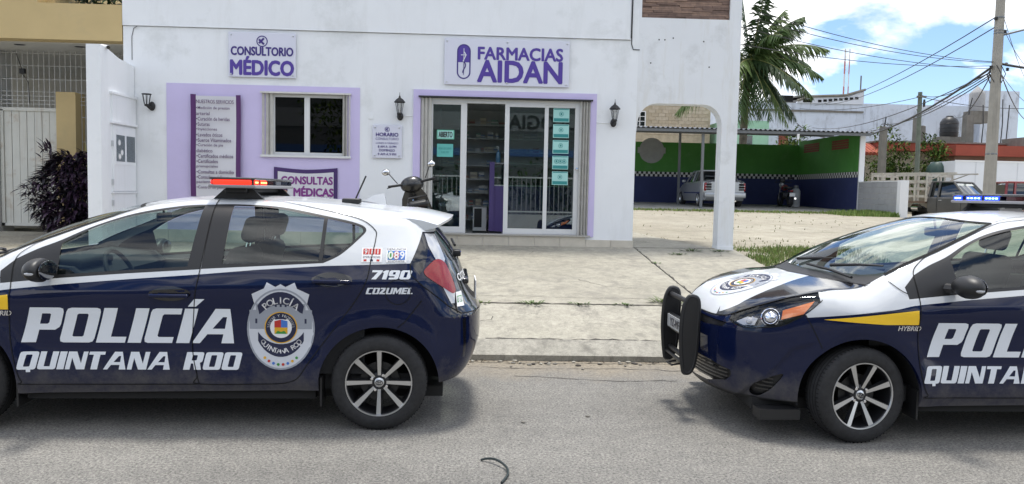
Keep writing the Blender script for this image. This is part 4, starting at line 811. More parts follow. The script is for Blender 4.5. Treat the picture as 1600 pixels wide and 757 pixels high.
MB().lathe([(.001, 0), (.16, 0), (.18, .04), (.18, .66), (.12, .76), (.05, .80)], 20).build('body', mat('cylinder_white', (.45, .46, .46), .5, var=.15, vscale=4), gc); MB().lathe([(.03, .79), (.03, .88), (.001, .88)], 12).build('valve', m_chrome, gc); MB().lathe([(.09, .76), (.10, .76), (.10, .90), (.09, .90)], 16, close=True).build('collar', m_steel, gc)

# ================================================================ buildings behind
m_blockb = mat('beige_block', (.40, .335, .245), .9, var=.16, vscale=3.5, dirt=((.30, .25, .19), .6, 1.5)); m_oldw = mat('weathered_white_wall', (.55, .60, .68), .85, var=.06, vscale=.4, streak=((.13, .135, .145), .9, 1.4), dirt=((.36, .38, .41), .6, .5))
m_conc2 = mat('old_concrete', (.17, .16, .14), .9, var=.2, vscale=2, streak=((.08, .075, .07), .7, 3)); m_redr = mat('red_fascia', (.27, .052, .028), .8, var=.12, vscale=1.2); m_crm = mat('cream_wall', (.52, .47, .36), .8, var=.05, vscale=1)
bb = thing('block_building', 'unplastered beige block building seen through the arch', 'building', (0, 48, 0))
MB().box(2, 14.2, 0, 8, 1, 7.6).build('wall', m_blockb, bb)
wb = MB().box(9.35, 10.12, -.05, 0, 5.75, 6.72).build('window', m_offwhite, bb)
for x0, x1 in ((9.42, 9.72), (9.77, 10.05)):
    for z0 in (5.8, 6.1, 6.4): MB().box(x0, x1, -.06, -.05, z0, z0+.26).build('pane', m_dkglass, wb)
for r_i in range(9):
    for k in range(14):
        x = 10.3+k*.42+(.21 if r_i % 2 else 0)
        if x < 13.8: MB().box(x, x+.40, -.02-random.uniform(0, .012), 0, 5.3+r_i*.22, 5.3+r_i*.22+.205).build('block', mat('block_tone%d' % random.randrange(3), [(.42, .35, .26), (.36, .30, .22), (.46, .39, .30)][random.randrange(3)], .9, var=.1, vscale=5), bb)
pg = thing('pale_green_building', 'pale green building glimpsed beside the palm trunk', 'building', (0, 46, 0)); MB().box(14.6, 17.2, 0, 5, 1, 6.1).build('wall', mat('pale_green', (.30, .52, .38), .8, var=.08, vscale=1), pg); MB().box(15.6, 16.2, -.03, 0, 4.4, 5.2).build('window', m_dkglass, pg); MB().box(17.2, 20.2, 0.5, 5, 1, 5.75).build('annexe', m_oldw, pg); MB().box(18.0, 18.6, .46, .5, 4.7, 5.4).build('window', m_rust, pg)
wh = thing('white_warehouse', 'long weathered white building with streaked wall behind the wires', 'building', (0, 60, 0))
MB().box(20, 29.8, 0, 12, 1, 8.95).build('left_wing', m_oldw, wh); MB().box(29.8, 41, .3, 14, 1, 9.08).build('long_wall', m_oldw, wh); MB().box(39.15, 42.2, -.4, 6, 1, 10.25).build('tower_block', m_oldw, wh)
MB().add([(24.6, -.12, 8.95), (29.85, -.12, 8.95), (29.85, -.12, 10.05), (28.3, -.12, 9.58), (25.4, -.12, 9.40), (24.6, -.12, 9.05), (24.6, .25, 8.95), (29.85, .25, 8.95), (29.85, .25, 10.05), (28.3, .25, 9.58), (25.4, .25, 9.40), (24.6, .25, 9.05)], [(0, 1, 2, 3, 4, 5)[::-1], (6, 7, 8, 9, 10, 11), (0, 6, 7, 1), (1, 7, 8, 2), (2, 8, 9, 3), (3, 9, 10, 4), (4, 10, 11, 5), (5, 11, 6, 0)]).build('parapet', mat('parapet_white', (.60, .63, .68), .8, var=.06, vscale=.5, dirt=((.4, .41, .43), .5, .8)), wh)
MB().tube([(24.5, -.2, 9.12), (25.4, -.2, 9.46), (28.3, -.2, 9.62), (29.9, -.2, 10.1)], .10, 5).build('dark_coping', m_conc2, wh); MB().box(20, 29.9, -.1, 0, 8.28, 8.42).build('string_course', m_conc2, wh)
for x in np.arange(26.2, 29.2, .42): MB().box(x, x+.26, -.17, -.12, 9.02+(x-26)*.10, 9.20+(x-26)*.10).build('slot', m_gap, wh)
for x, w, h in ((23.2, 1.0, .5), (25.0, .7, .25)): MB().box(x, x+w, -.14, -.12, 9.0, 9.0+h).build('slot', m_gap, wh)
MB().tube([(29.6, 0, 10), (29.6, 0, 11.2)], .06, 5).build('rod', m_conc2, wh)
rs_ = thing('rooftop_shed', 'dark grey flat rooftop shed at the left of the white building', 'shed', (0, 63, 0)); MB().box(24.0, 28.5, 0, 5, 8.4, 9.55).build('wall', m_conc2, rs_); MB().add([(23.4, -.3, 9.40), (26.3, -.3, 9.85), (29.4, -.3, 9.40), (23.4, 5, 9.40), (26.3, 5, 9.85), (29.4, 5, 9.40), (23.4, -.3, 9.52), (26.3, -.3, 9.97), (29.4, -.3, 9.52), (23.4, 5, 9.52), (26.3, 5, 9.97), (29.4, 5, 9.52)], [(0, 1, 7, 6), (1, 2, 8, 7), (6, 7, 10, 9), (7, 8, 11, 10), (0, 3, 4, 1), (1, 4, 5, 2), (3, 9, 10, 4), (4, 10, 11, 5), (0, 6, 9, 3), (2, 5, 11, 8)]).build('roof', m_conc2, rs_); MB().box(24.6, 25.3, -.05, 0, 8.6, 9.2).build('window', m_offwhite, rs_)
rm = thing('radio_mast', 'thin red and white lattice radio mast rising behind the white building', 'mast', (45.0, 95, 1.5))
for i, (dx, dy) in enumerate(((-.3, 0), (.3, 0), (0, .5))):
    for k in range(12): MB().box(dx-.05, dx+.05, dy-.05, dy+.05, k*1.55, k*1.55+1.55).build('leg', mat('mast_white', (.6, .58, .58), .6) if k % 2 else mat('mast_red', (.42, .16, .13), .6), rm)
for k in range(24): MB().tube([(-.3 if k % 2 else .3, 0, k*.775), (.3 if k % 2 else -.3, 0, k*.775+.775)], .022, 4).build('lattice', mat('mast_white', (.6, .58, .58), .6), rm)
rh = thing('red_roof_house', 'low house with red fascia and tiled awning behind the truck', 'house', (0, 48, 0))
MB().box(20, 33.0, .6, 8, 1, 4.65).build('wall', m_crm, rh); MB().box(24.8, 33.2, -.5, 8.2, 4.62, 5.12).build('fascia', m_redr, rh); MB().box(24.7, 33.3, -.6, 8.2, 5.12, 5.22).build('roof_edge', m_conc2, rh); MB().box(28.8, 37.5, -2.0, 4, 4.3, 4.95).build('front_fascia', m_redr, rh); MB().box(29.0, 37.5, -1.6, 4, 1, 4.3).build('front_wall', mat('brown_wall', (.20, .105, .065), .8, var=.15, vscale=1), rh)
MB().box(33, 38, -2.05, 0, 4.95, 5.5).build('rubble_parapet', m_conc2, rh)
aw = bpy.data.objects.new('awning', None); COL.objects.link(aw); aw.parent = rh
for k in range(16):
    x = 21.2+k*.235; MB().tube([(x, .6, 5.0), (x, -1.0, 4.35)], .13, 6).build('tile_row', mat('roof_tile%d' % (k % 2), [(.34, .085, .042), (.28, .06, .035)][k % 2], .8, var=.15, vscale=3), aw)
MB().box(24.0, 24.5, .55, .6, 1, 3.6).build('doorway', m_gap, rh); MB().box(25.5, 26.6, .55, .6, 2.2, 3.6).build('window', m_dkglass, rh); MB().lathe([(.001, .04), (.2, .04), (.22, 0)], 16, M=Matrix.Translation((23.3, .58, 3.4)) @ Matrix.Rotation(pi/2, 4, 'X')).build('wall_lamp', m_black, rh)
pc = lambda nm, lab, x, y, z0, z1, w, grp=None: tag(MB().add([(x-w, y-w, z0), (x+w, y-w, z0), (x+w, y+w, z0), (x-w, y+w, z0), (x-w*.9, y-w, z1), (x+w*.85, y-w*.8, z1-.05), (x+w*.9, y+w, z1+.03), (x-w, y+w*.9, z1)], [(3, 2, 1, 0), (4, 5, 6, 7), (0, 1, 5, 4), (1, 2, 6, 5), (2, 3, 7, 6), (3, 0, 4, 7)]).build(nm, m_conc2), lab, 'pillar', grp)
pc('concrete_pillar', 'tall bare concrete pillar beside the tiled awning', 22.15, 42, .9, 5.55, .17); pc('concrete_pillar', 'bare concrete stub pillar on the red fascia, left of the two', 28.6, 50, 5.2, 6.95, .20); pc('concrete_pillar', 'short concrete stub pillar on the red fascia next to the wooden pole', 29.35, 50.6, 5.2, 6.5, .14); pc('concrete_pillar', 'stained concrete pillar in front of the black water tank', 31.4, 49, 4.9, 7.1, .26)
pc('concrete_pillar', 'dark concrete pillar on the roof right of the utility pole', 37.2, 50, 5.4, 7.6, .2)
for x, y, z0, z1 in ((22.15, 42, 5.5, 6.1), (28.6, 50, 6.9, 7.5), (31.4, 49, 7.1, 8.2), (33.0, 50, 5.2, 7.9), (33.9, 50, 5.2, 7.6), (34.3, 50, 5.2, 8.3), (35.0, 50.5, 5.2, 8.0), (37.2, 50, 7.5, 8.6), (38.0, 51, 5.4, 8.4)): tag(MB().tube([(x, y, z0), (x+.06, y, (z0+z1)/2), (x+random.uniform(-.2, .2), y, z1)], .035, 5).build('rebar_rod', m_wing), 'thin dark reinforcing rod sticking up from the unfinished roofs', 'rod', 'reinforcing rods on the roofs')
bt = thing('black_water_tank', 'round black plastic water tank on the red roofed house', 'water tank', (32.0, 52, 5.9)); MB().lathe([(.001, 0), (.55, 0), (.58, .1), (.58, 1.0), (.45, 1.25), (.25, 1.36), (.22, 1.44), (.001, 1.46)], 24).build('body', m_black, bt)
for z in (.3, .6, .9): MB().lathe([(.58, z-.03), (.605, z), (.58, z+.03)], 24).build('hoop', m_black, bt)
MB().box(-.8, .8, -.5, .6, -.9, 0).build('plinth', m_conc2, bt)
gt_ = thing('grey_cistern', 'grey cylindrical cistern with pointed top on the white building', 'water tank', (37.75, 58, 8.4)); MB().lathe([(.001, 0), (.55, 0), (.55, 1.35), (.45, 1.5), (.001, 1.95)], 20).build('body', mat('cistern_grey', (.28, .28, .28), .7, var=.1, vscale=2), gt_); MB().box(-.7, .7, -.5, .5, -.9, 0).build('stand', m_conc2, gt_)

# ================================================================ trees
def frond(mb, c, E, sag, n=62, mi=0):
    """feather frond from c to c+E, arching up by sag on the way; leaflets hang from the midrib"""
    c = Vector(c); E = Vector(E); L = max(2.5, E.length); P = [c+(E+Vector((0, 0, sag)))*t-Vector((0, 0, sag))*t*t for t in np.linspace(0, 1, n+1)]
    mb.tube(P[::3], [.035*(1-.85*i/len(P[::3])) for i in range(len(P[::3]))], 5, mi=1)
    for i in range(4, n+1):
        t = i/n; p = P[i]; tan = (P[min(i+1, n)]-P[i-1]).normalized(); side = tan.cross(Vector((0, 0, 1))); side = side.normalized() if side.length > .05 else Vector((1, 0, 0))
        ll = L*.31*(sin(pi*min(1, t*.90+.12))**.55)*random.uniform(.75, 1.15)
        for s in (-1, 1):
            dd = (side*s*random.uniform(.35, .9)+tan*random.uniform(.45, .8)+Vector((0, 0, -random.uniform(.3, 1.0)))).normalized(); e = p+dd*ll+Vector((0, 0, -.15*ll)); m_ = p+dd*ll*.5+Vector((0, 0, .03*ll))
            w = tan*random.uniform(.036, .056)
            mb.add([p-w*.6, p+w*.6, m_+w, m_-w, e], [(0, 1, 2, 3), (3, 2, 4)], mi, False)
m_frond = [mat('frond_a', (.040, .075, .018), .5, var=.3, vscale=2, spec=.25), mat('frond_b', (.075, .115, .030), .5, var=.3, vscale=2, spec=.25), mat('frond_c', (.026, .052, .016), .5, var=.3, vscale=2, spec=.25), mat('frond_dry', (.16, .12, .06), .7, var=.2, vscale=2)]
m_rachis = mat('rachis', (.16, .17, .05), .6); m_trunk = mat('palm_trunk', (.13, .11, .085), .9, var=.3, vscale=4, bump=.5, bscale=12)
def palm(loc, fr, H, label, lean=(0, 0), r=.17):
    t = thing('palm_tree', label, 'palm tree', loc)
    pts = [(lean[0]*k*k, lean[1]*k*k, H*k) for k in np.linspace(0, 1, 24)]; mb = MB().tube(pts, [r*(1.25-.45*k)+(.012 if i % 2 else 0) for i, k in enumerate(np.linspace(0, 1, 24))], 12); mb.build('trunk', m_trunk, t)
    c = Vector(pts[-1])
    for E, sg_, mi in fr: mb = MB(); frond(mb, c+Vector((random.gauss(0, .08), random.gauss(0, .08), random.gauss(0, .1))), E, sg_); mb.build('frond', [m_frond[mi], m_rachis], t, auto=0)
    for k in range(5): a = tau*k/5; MB().sphere((c.x+.25*cos(a), c.y+.25*sin(a), c.z-.35), (.13, .13, .17), 10, 8).build('coconut', mat('coconut', (.10, .13, .03), .5), t)
    return t
FR = [((3.9, -.4, .5), 2.0, 1), ((3.1, -1.2, -.9), 2.0, 0), ((2.7, .3, -2.7), 1.5, 0), ((1.5, -1.6, -3.2), 1.5, 1), ((.4, -2.2, -3.1), 1.6, 2), ((-1.2, -1.8, -3.1), 1.5, 0), ((-3.6, -.6, -2.7), 1.7, 1), ((-3.7, .3, -.9), 1.9, 0), ((-3.8, .4, .7), 1.7, 2), ((-2.6, .5, 2.4), 1.0, 0), ((-.5, .2, 3.5), .5, 1), ((.8, -.3, 3.4), .6, 0), ((1.9, .3, 2.7), 1.0, 1), ((2.9, .8, 1.7), 1.5, 2), ((1.2, 2.6, 1.6), 1.5, 2), ((-1.2, 2.6, 1.2), 1.4, 2), ((.6, -2.8, .6), 1.9, 0), ((2.0, -2.2, -1.9), 1.7, 2), ((-1.8, -2.2, -1.6), 1.7, 1), ((2.2, 1.4, -1.7), 1.6, 2), ((-.2, .2, -2.7), .5, 3), ((.9, .5, -2.9), .8, 0), ((3.4, .6, -.2), 1.9, 0), ((3.0, -.6, -1.9), 1.8, 1), ((.3, -.8, 3.3), .6, 2), ((2.3, -.9, 2.0), 1.4, 0), ((1.9, -.6, -2.9), 1.3, 2), ((-2.8, -1.2, -2.2), 1.6, 0), ((-.4, -1.4, -3.2), 1.0, 1)]
palm((12.55, 37, 1.0), FR, 7.0, 'tall coconut palm with drooping fronds behind the carport', (.15, 0))
def bushy(name, label, cat, loc, rx, ry, rz, n, cols, trunk=0, lf=(.14, .07), grp=None):
    t = thing(name, label, cat, loc, group=grp)
    if trunk: MB().tube([(0, 0, 0), (.05, 0, trunk*.6), (0, .05, trunk+rz*.5)], [.12, .09, .04], 8).build('trunk', m_trunk, t)
    cl = [(random.gauss(0, .45), random.gauss(0, .45), random.gauss(.1, .45), random.uniform(.35, .6)) for _ in range(12)]
    for i, c in enumerate(cols):
        mb = MB()
        for k in range(n):
            q = random.choice(cl); u = Vector((random.gauss(0, 1), random.gauss(0, 1), random.gauss(0, 1))).normalized()*q[3]*random.uniform(.5, 1)
            p = ((q[0]+u.x)*rx, (q[1]+u.y)*ry, trunk+rz+(q[2]+u.z)*rz); leaf(mb, p, (u.x+random.gauss(0, .5), u.y+random.gauss(0, .5), u.z*.6+random.gauss(.1, .5)), (0, 0, 1), random.uniform(.7, 1.3)*lf[0], lf[1], .3)
        mb.build('foliage' if not trunk else 'crown', mat('%s_leaf%d' % (name, i), c, .75, spec=.12), t, auto=0)['kind'] = 'stuff'
    return t
G3 = [(.030, .060, .012), (.060, .105, .020), (.105, .15, .032)]
bushy('garden_shrub', 'broad yellow green shrub behind the stake bed, left of the wooden pole', 'shrub', (24.4, 45, 2.0), 1.9, 1.0, 1.35, 420, G3, lf=(.26, .12)); bushy('garden_tree', 'green shrub growing right of the wooden pole by the red fascia', 'shrub', (27.2, 45.4, 2.0), 1.3, .9, 1.5, 330, G3, lf=(.26, .12)); bushy('lot_tree', 'small green tree glimpsed under the carport roof edge', 'tree', (16.2, 40, 1.1), 1.3, 1.0, 1.3, 300, G3, 1.6, (.22, .10))
cd = thing('round_topiary', 'dark green rounded dome behind the stake bed', 'dome', (26.3, 43.6, 2.0)); MB().lathe([(.62, 0), (.62, 1.2), (.55, 1.5), (.35, 1.72), (.001, 1.78)], 20).build('body', mat('dome_green', (.02, .05, .04), .4), cd); MB().lathe([(.63, 1.0), (.66, 1.04), (.63, 1.08)], 20).build('rim', m_black, cd)

# ================================================================ poles and wires
up = thing('utility_pole', 'tall tapered grey concrete utility pole behind the right police car', 'utility pole', (15.18, 22.5, .60))
m_pole = mat('pole_concrete', (.30, .285, .25), .9, var=.12, vscale=3, streak=((.13, .12, .11), .6, 6))
MB().tube([(0, 0, 0), (0, 0, 9.4)], [.18, .105], 8, smooth=False).build('shaft', m_pole, up)
for z in (6.35, 5.98, 5.90, 2.35): MB().lathe([(.155 if z < 4 else .128, z-.03), (.165 if z < 4 else .138, z), (.155 if z < 4 else .128, z+.03)], 12).build('band', m_steel, up)
for z, a in ((5.0, .25), (4.9, -.2), (6.32, -.15), (5.95, .16), (4.85, .3)): MB().lathe([(.02, -.05), (.05, -.03), (.035, 0), (.05, .03), (.02, .05)], 10, M=Matrix.Translation((a, -.05, z))).build('insulator', m_wing, up)
MB().tube([(.1, 0, 5.85), (.9, -.6, 6.05), (2.0, -1.4, 6.25)], .03, 6).build('lamp_arm', m_steel, up)
mb = MB()
for k in range(9): a = random.uniform(0, tau); mb.tube([(.14*cos(a), .14*sin(a), 4.95), (.24*cos(a+.5), .24*sin(a+.5), 4.7), (.15*cos(a+1), .15*sin(a+1), 4.45)], .012, 5)
mb.build('cable_bundle', m_wing, up)
wpl = thing('wooden_pole', 'slim greenish wooden pole with crossbar behind the truck', 'pole', (23.6, 41, .9)); MB().tube([(0, 0, 0), (-.08, 0, 6.45)], [.14, .11], 8).build('shaft', mat('pole_wood', (.13, .15, .12), .9, var=.2, vscale=4), wpl); MB().box(-.3, .2, -.15, -.05, 6.15, 6.24).build('crossbar', m_conc2, wpl); MB().lathe([(.05, -.2), (.07, 0), (.05, .2)], 8, M=Matrix.Translation((.1, -.12, 5.85))).build('fuse', m_wing, wpl)
WIRES = [('thin', (15.07, 22.5, 5.67), (5.94, 17.0, 5.61)), ('thin', (15.03, 22.5, 5.65), (5.94, 17.0, 5.44)), ('thin', (15.02, 22.5, 5.55), (5.86, 18.0, 5.1)), ('thin', (15.02, 22.5, 5.46), (5.68, 17.5, 5.4)), ('thin', (15.06, 22.5, 6.97), (30.39, 75.0, 10.68)), ('thin', (15.06, 22.5, 6.68), (31.66, 75.0, 10.9)), ('thick', (15.08, 22.5, 5.54), (23.81, 58.0, 7.17)), ('thin', (15.07, 22.5, 5.39), (24.2, 56.0, 6.68)), ('thin', (15.07, 22.5, 5.33), (26.12, 54.0, 6.34)), ('thin', (15.07, 22.5, 5.27), (22.1, 42.0, 5.66)), ('thin', (15.06, 22.5, 5.42), (23.55, 41.0, 7.2)), ('thin', (15.01, 22.5, 5.27), (32.26, 52.0, 7.42)), ('thick', (15.27, 22.5, 5.62), (17.5, 19.0, 5.0)), ('thin', (15.29, 22.5, 7.02), (21.67, 30.0, 6.01)), ('thin', (15.27, 22.5, 6.74), (21.62, 30.0, 6.76)), ('thin', (23.55, 41.0, 7.1), (32.19, 45.0, 7.11)), ('thin', (23.55, 41.0, 7.1), (24.84, 60.0, 8.52)), ('thin', (15.28, 22.5, 5.43), (29.0, 40.0, 5.83)), ('thin', (15.28, 22.5, 5.39), (21.98, 30.0, 5.26))]
for i, (k, a, b) in enumerate(WIRES):
    A, B = Vector(a), Vector(b); L = (B-A).length; sag = .018*L if k == 'thin' else .045*L
    pts = [A.lerp(B, t)+Vector((0, 0, -sag*4*t*(1-t))) for t in np.linspace(0, 1, 20)]
    r = .009 if k == 'thin' else .038
    if k == 'thin' and b[1] > 35: r = .018
    o = MB().tube(pts, r, 5).build('overhead_wire' if k == 'thin' else 'overhead_cable', m_wing)
    tag(o, 'thin overhead wire strung from the concrete pole or wooden pole' if k == 'thin' else ('thick black overhead cable sagging far back to the white building' if b[1] > 30 else 'thick black overhead cable leaving the concrete pole to the right'), 'wire', 'thin overhead wires' if k == 'thin' else 'thick overhead cables')
FX,RX=-.25,2.70
def herm(pts):
    P=np.array(pts,float); X,Yv=P[:,0],P[:,1]; h=np.diff(X); d=np.diff(Yv)/h
    m=np.zeros(len(X)); m[0]=d[0]; m[-1]=d[-1]
    for i in range(1,len(X)-1):
        m[i]=0 if d[i-1]*d[i]<=0 else (h[i-1]+h[i])*3/((2*h[i]+h[i-1])/d[i-1]+(h[i]+2*h[i-1])/d[i])
    def f(x):
        x=np.clip(np.asarray(x,float),X[0],X[-1]); i=np.clip(np.searchsorted(X,x)-1,0,len(X)-2)
        t=(x-X[i])/h[i]; a=t*t*(3-2*t); b=t*(1-t)**2; c=t*t*(t-1)
        return Yv[i]*(1-a)+Yv[i+1]*a+h[i]*(m[i]*b+m[i+1]*c)
    return f
c_ztop=herm([(-.86,.65),(-.82,.725),(-.76,.782),(-.66,.842),(-.5,.908),(-.3,.965),(-.12,1.003),(0,1.045),(.146,1.125),(.365,1.238),(.585,1.320),(.805,1.385),(1.0,1.424),(1.19,1.449),(1.5,1.466),(1.95,1.461),(2.22,1.445),(2.52,1.415),(2.75,1.385),(3.2,1.30)])
c_crown=herm([(-.9,.09),(-.2,.07),(.1,.20),(.8,.22),(1.2,.10),(2.2,.10),(3.2,.14)])
c_sec=herm([(.10,.74),(.15,.775),(.20,.80),(.26,.818),(.33,.838),(.42,.836),(.55,.825),(.68,.828),(.79,.841),(.85,.845),(.91,.830),(.98,.805),(1.1,.76)])
c_belt=herm([(-.9,.90),(.3,.95),(1.0,.985),(1.7,1.03),(2.7,1.06),(3.3,1.06)])
c_xr=herm([(.10,2.98),(.25,3.06),(.33,3.13),(.44,3.18),(.55,3.205),(.70,3.205),(.79,3.15),(.86,3.115),(.95,3.08),(1.06,3.03),(1.15,2.975),(1.30,2.86),(1.45,2.71)])
c_xf=herm([(.10,-.66),(.2,-.77),(.28,-.815),(.4,-.835),(.55,-.84),(.66,-.835),(.74,-.815),(.80,-.79),(.9,-.74),(1.1,-.6)])
def sst(a,b,x):
    t=np.clip((x-a)/(b-a),0,1); return t*t*(3-2*t)
def smax(a,b,k):
    h=np.maximum(k-np.abs(a-b),0)/k
    return np.maximum(a,b)+h*h*k*.25
def carW(x,z):
    zb=c_belt(x)
    zz=z-(zb-.98)*sst(.45,.95,z)
    w=c_sec(np.minimum(zz,.98))
    g=np.maximum(0,zz-.98)
    w=w-.36*g-.28*g*g
    w=w-.10*np.maximum(0,.3-x)**2-.12*np.maximum(0,x-2.2)**2-.055*np.maximum(0,x-1.7)**2*sst(0,.22,g)
    for cx in (0,2.55):
        r=np.hypot(x-cx,z-.30); w=w+.016*np.exp(-((r-.41)/.075)**2)*(1-sst(.72,.92,z))
    return w
def carF(x,y,z):
    ay=np.abs(y)
    side=ay-carW(x,z)
    top=(z-(c_ztop(x)-c_crown(x)*ay**2))*.9
    front=c_xf(z)+.3*ay**2+1.3*ay**6-x
    rear=x-(c_xr(z)-.10*ay**2-.75*ay**6)
    bot=.19-z
    f=smax(side,top,.11)
    th=np.degrees(np.arctan2(-ay,FX-x)); zl=np.interp(th,[-88,-77,-66,-56,-47],[.66,.60,.41,.31,.20]); f_in=.026*sst(0,.05,zl-z)*sst(-90,-82,th)*(1-sst(-50,-44,th))*(x<FX)
    f=smax(f,front,.09)+f_in; f=smax(f,rear,.10); f=smax(f,bot,.04)
    return f
def hit(o,d,t0,t1,n=80):
    """outermost root of carF on o+d*t, inside at t0, outside at t1 (vectorised bisection)"""
    o=np.asarray(o,float);d=np.asarray(d,float)
    a=np.full(len(o),float(t0));b=np.full(len(o),float(t1))
    # march from outside in
    ts=np.linspace(t1,t0,n); found=np.zeros(len(o),bool)
    for i in range(n-1):
        p=o+d*ts[i+1]; ins=carF(p[:,0],p[:,1],p[:,2])<0
        new=ins&~found; a[new]=ts[i+1]; b[new]=ts[i]; found|=ins
    for _ in range(28):
        m=(a+b)/2; p=o+d*m[:,None]; ins=carF(p[:,0],p[:,1],p[:,2])<0
        a=np.where(ins,m,a); b=np.where(ins,b,m)
    p=o+d*a[:,None]
    return p,found
def side_pt(q,s=-1):   # (x,z)
    q=np.atleast_2d(np.asarray(q,float)); o=np.stack([q[:,0],0*q[:,0],q[:,1]],1); d=np.zeros_like(o); d[:,1]=s
    return hit(o,d,0,1.0)
def top_pt(q):         # (x,y)
    q=np.atleast_2d(np.asarray(q,float)); o=np.stack([q[:,0],q[:,1],0*q[:,0]+.5],1); d=np.zeros_like(o); d[:,2]=1
    return hit(o,d,0,1.1)
def cyl_pt(q,end):     # (theta,z): theta -90deg = near side, 0 = nose / tail
    q=np.atleast_2d(np.asarray(q,float)); cx=FX if end=='f' else RX; sg=-1 if end=='f' else 1
    o=np.stack([0*q[:,0]+cx,0*q[:,0],q[:,1]],1); th=np.radians(q[:,0]); d=np.stack([sg*np.cos(th),np.sin(th),0*th],1)
    return hit(o,d,0,1.2)
def cyl_of(p,end):
    p=np.atleast_2d(p); cx=FX if end=='f' else RX; sg=-1 if end=='f' else 1
    return np.stack([np.degrees(np.arctan2(p[:,1],sg*(p[:,0]-cx))),p[:,2]],1)
def grad(p,e=1.5e-3):
    g=np.stack([carF(*(p+e*np.eye(3)[i]).T)-carF(*(p-e*np.eye(3)[i]).T) for i in range(3)],1)
    return g/np.maximum(np.linalg.norm(g,axis=1,keepdims=True),1e-9)

# ================================================================ police car
class Surf:
    """patch of the hull, triangulated in a 2-D frame and lifted onto it"""
    def __init__(s, P, N): s.P = P; s.N = N
def hull_mesh(name, P, N, tris, mi, mats, parent, mirror=False, flip=False):
    used = np.unique(tris); re = -np.ones(len(P), int); re[used] = np.arange(len(used)); T = re[tris]; Q = P[used].copy(); K = N[used].copy()
    if mirror: Q[:, 1] *= -1; K[:, 1] *= -1; T = T[:, ::-1]
    # orient by normals
    a = Q[T[:, 0]]; nrm = np.cross(Q[T[:, 1]]-a, Q[T[:, 2]]-a); s = (nrm*(K[T[:, 0]]+K[T[:, 1]]+K[T[:, 2]])).sum(1) < 0
    T[s] = T[s][:, ::-1]
    me = bpy.data.meshes.new(name); me.from_pydata(Q.tolist(), [], T.tolist())
    for m in mats: me.materials.append(m)
    me.polygons.foreach_set('material_index', np.asarray(mi, np.int32)); me.polygons.foreach_set('use_smooth', [True]*len(T))
    me.normals_split_custom_set_from_vertices(K.tolist())
    return link_mesh(name, me, parent)
def lift(q, frame, off=0., s=-1):
    P = (side_pt(q, s) if frame == 'side' else top_pt(q) if frame == 'top' else cyl_pt(q, frame))[0]
    N = grad(P)
    return P+N*np.asarray(off).reshape(-1, 1) if np.ndim(off) else P+N*off, N
def lift_poly(q, frame, **k):
    q = np.array(q, float)
    if frame in ('f', 'r'): q = q.copy(); q[:, 0] *= 100   # theta is stored /100 in the triangulation plane
    return lift(q, frame, **k)
def ribbon(name, q, frame, w, m, parent, off=.0032, closed=False, mirror=False, mb=None):
    """thin strip lying on the hull along the 2-D line q"""
    P, N = lift_poly(q, frame, off=off)
    if mirror: P[:, 1] *= -1; N[:, 1] *= -1
    T = np.roll(P, -1, 0)-np.roll(P, 1, 0)
    if not closed: T[0] = P[1]-P[0]; T[-1] = P[-1]-P[-2]
    B = np.cross(N, T); B /= np.maximum(np.linalg.norm(B, axis=1, keepdims=True), 1e-9)
    n = len(P); vs = [tuple(p) for p in np.concatenate([P-B*w/2, P+B*w/2])]
    fs = [(i, (i+1) % n, n+(i+1) % n, n+i) for i in range(n if closed else n-1)]
    tgt = mb or MB(); tgt.add(vs, fs, 0, True)
    return None if mb else tgt.build(name, m, parent, auto=0)

CM = [m_navy, m_white, m_black, m_yellow, m_blackg]
# ---- 2-D outlines on the side (x back from the front axle, z up)
SEAM = np.array([(-.25, .700), (-.1, .700), (.05, .69), (.185, .68), (.481, .655), (.732, .595), (1.0, .505), (1.2, .475), (1.49, .46), (1.75, .465), (2.0, .475), (2.3, .47), (2.55, .45), (2.70, .43), (2.80, .415)])
_sx = catmull(SEAM, 8)
_sp = top_pt(np.stack([_sx[:, 0], -_sx[:, 1]], 1))[0]
seam_z = lambda x: np.interp(x, _sp[:, 0], _sp[:, 2])
def capz(p, d=.006):
    p = np.array(p, float); p[:, 1] = np.minimum(p[:, 1], seam_z(p[:, 0])-d); return p
D_FRONT = capz(np.concatenate([catmull([(.338, .962), (.338, 1.066), (.399, 1.130), (.531, 1.209), (.673, 1.300), (.98, 1.380), (1.25, 1.42), (1.487, 1.44)], 5),
    catmull([(1.487, 1.43), (1.452, 1.017), (1.428, .823), (1.410, .541), (1.44, .36), (1.453, .303)], 6)[0:],
    catmull([(1.40, .301), (.47, .300), (.41, .32), (.376, .40), (.345, .55), (.335, .70), (.343, .887)], 5)]))
D_REAR = capz(np.concatenate([catmull([(1.487, 1.44), (1.7, 1.45), (1.943, 1.425), (2.268, 1.366), (2.422, 1.324), (2.503, 1.265), (2.512, 1.217), (2.492, 1.089), (2.467, .953), (2.397, .824), (2.261, .638), (2.118, .441), (2.047, .339), (1.967, .308)], 5),
    catmull([(1.90, .304), (1.453, .303), (1.44, .36), (1.410, .541), (1.428, .823), (1.452, 1.017), (1.485, 1.40)], 6)]))
W_FRONT = catmull([(.600, .975), (.592, 1.158), (.764, 1.253), (.991, 1.330), (1.285, 1.384), (1.408, 1.398), (1.402, 1.25), (1.372, 1.028), (1.0, .998)], 5, True)
W_FRONT = np.concatenate([poly_sample([(1.372, 1.028), (1.0, 1.000), (.602, .968), (.594, 1.155)], .03), catmull([(.594, 1.155), (.764, 1.252), (.991, 1.330), (1.285, 1.383), (1.418, 1.398)], 5)[1:], poly_sample([(1.418, 1.398), (1.372, 1.028)], .03)[1:-1]])
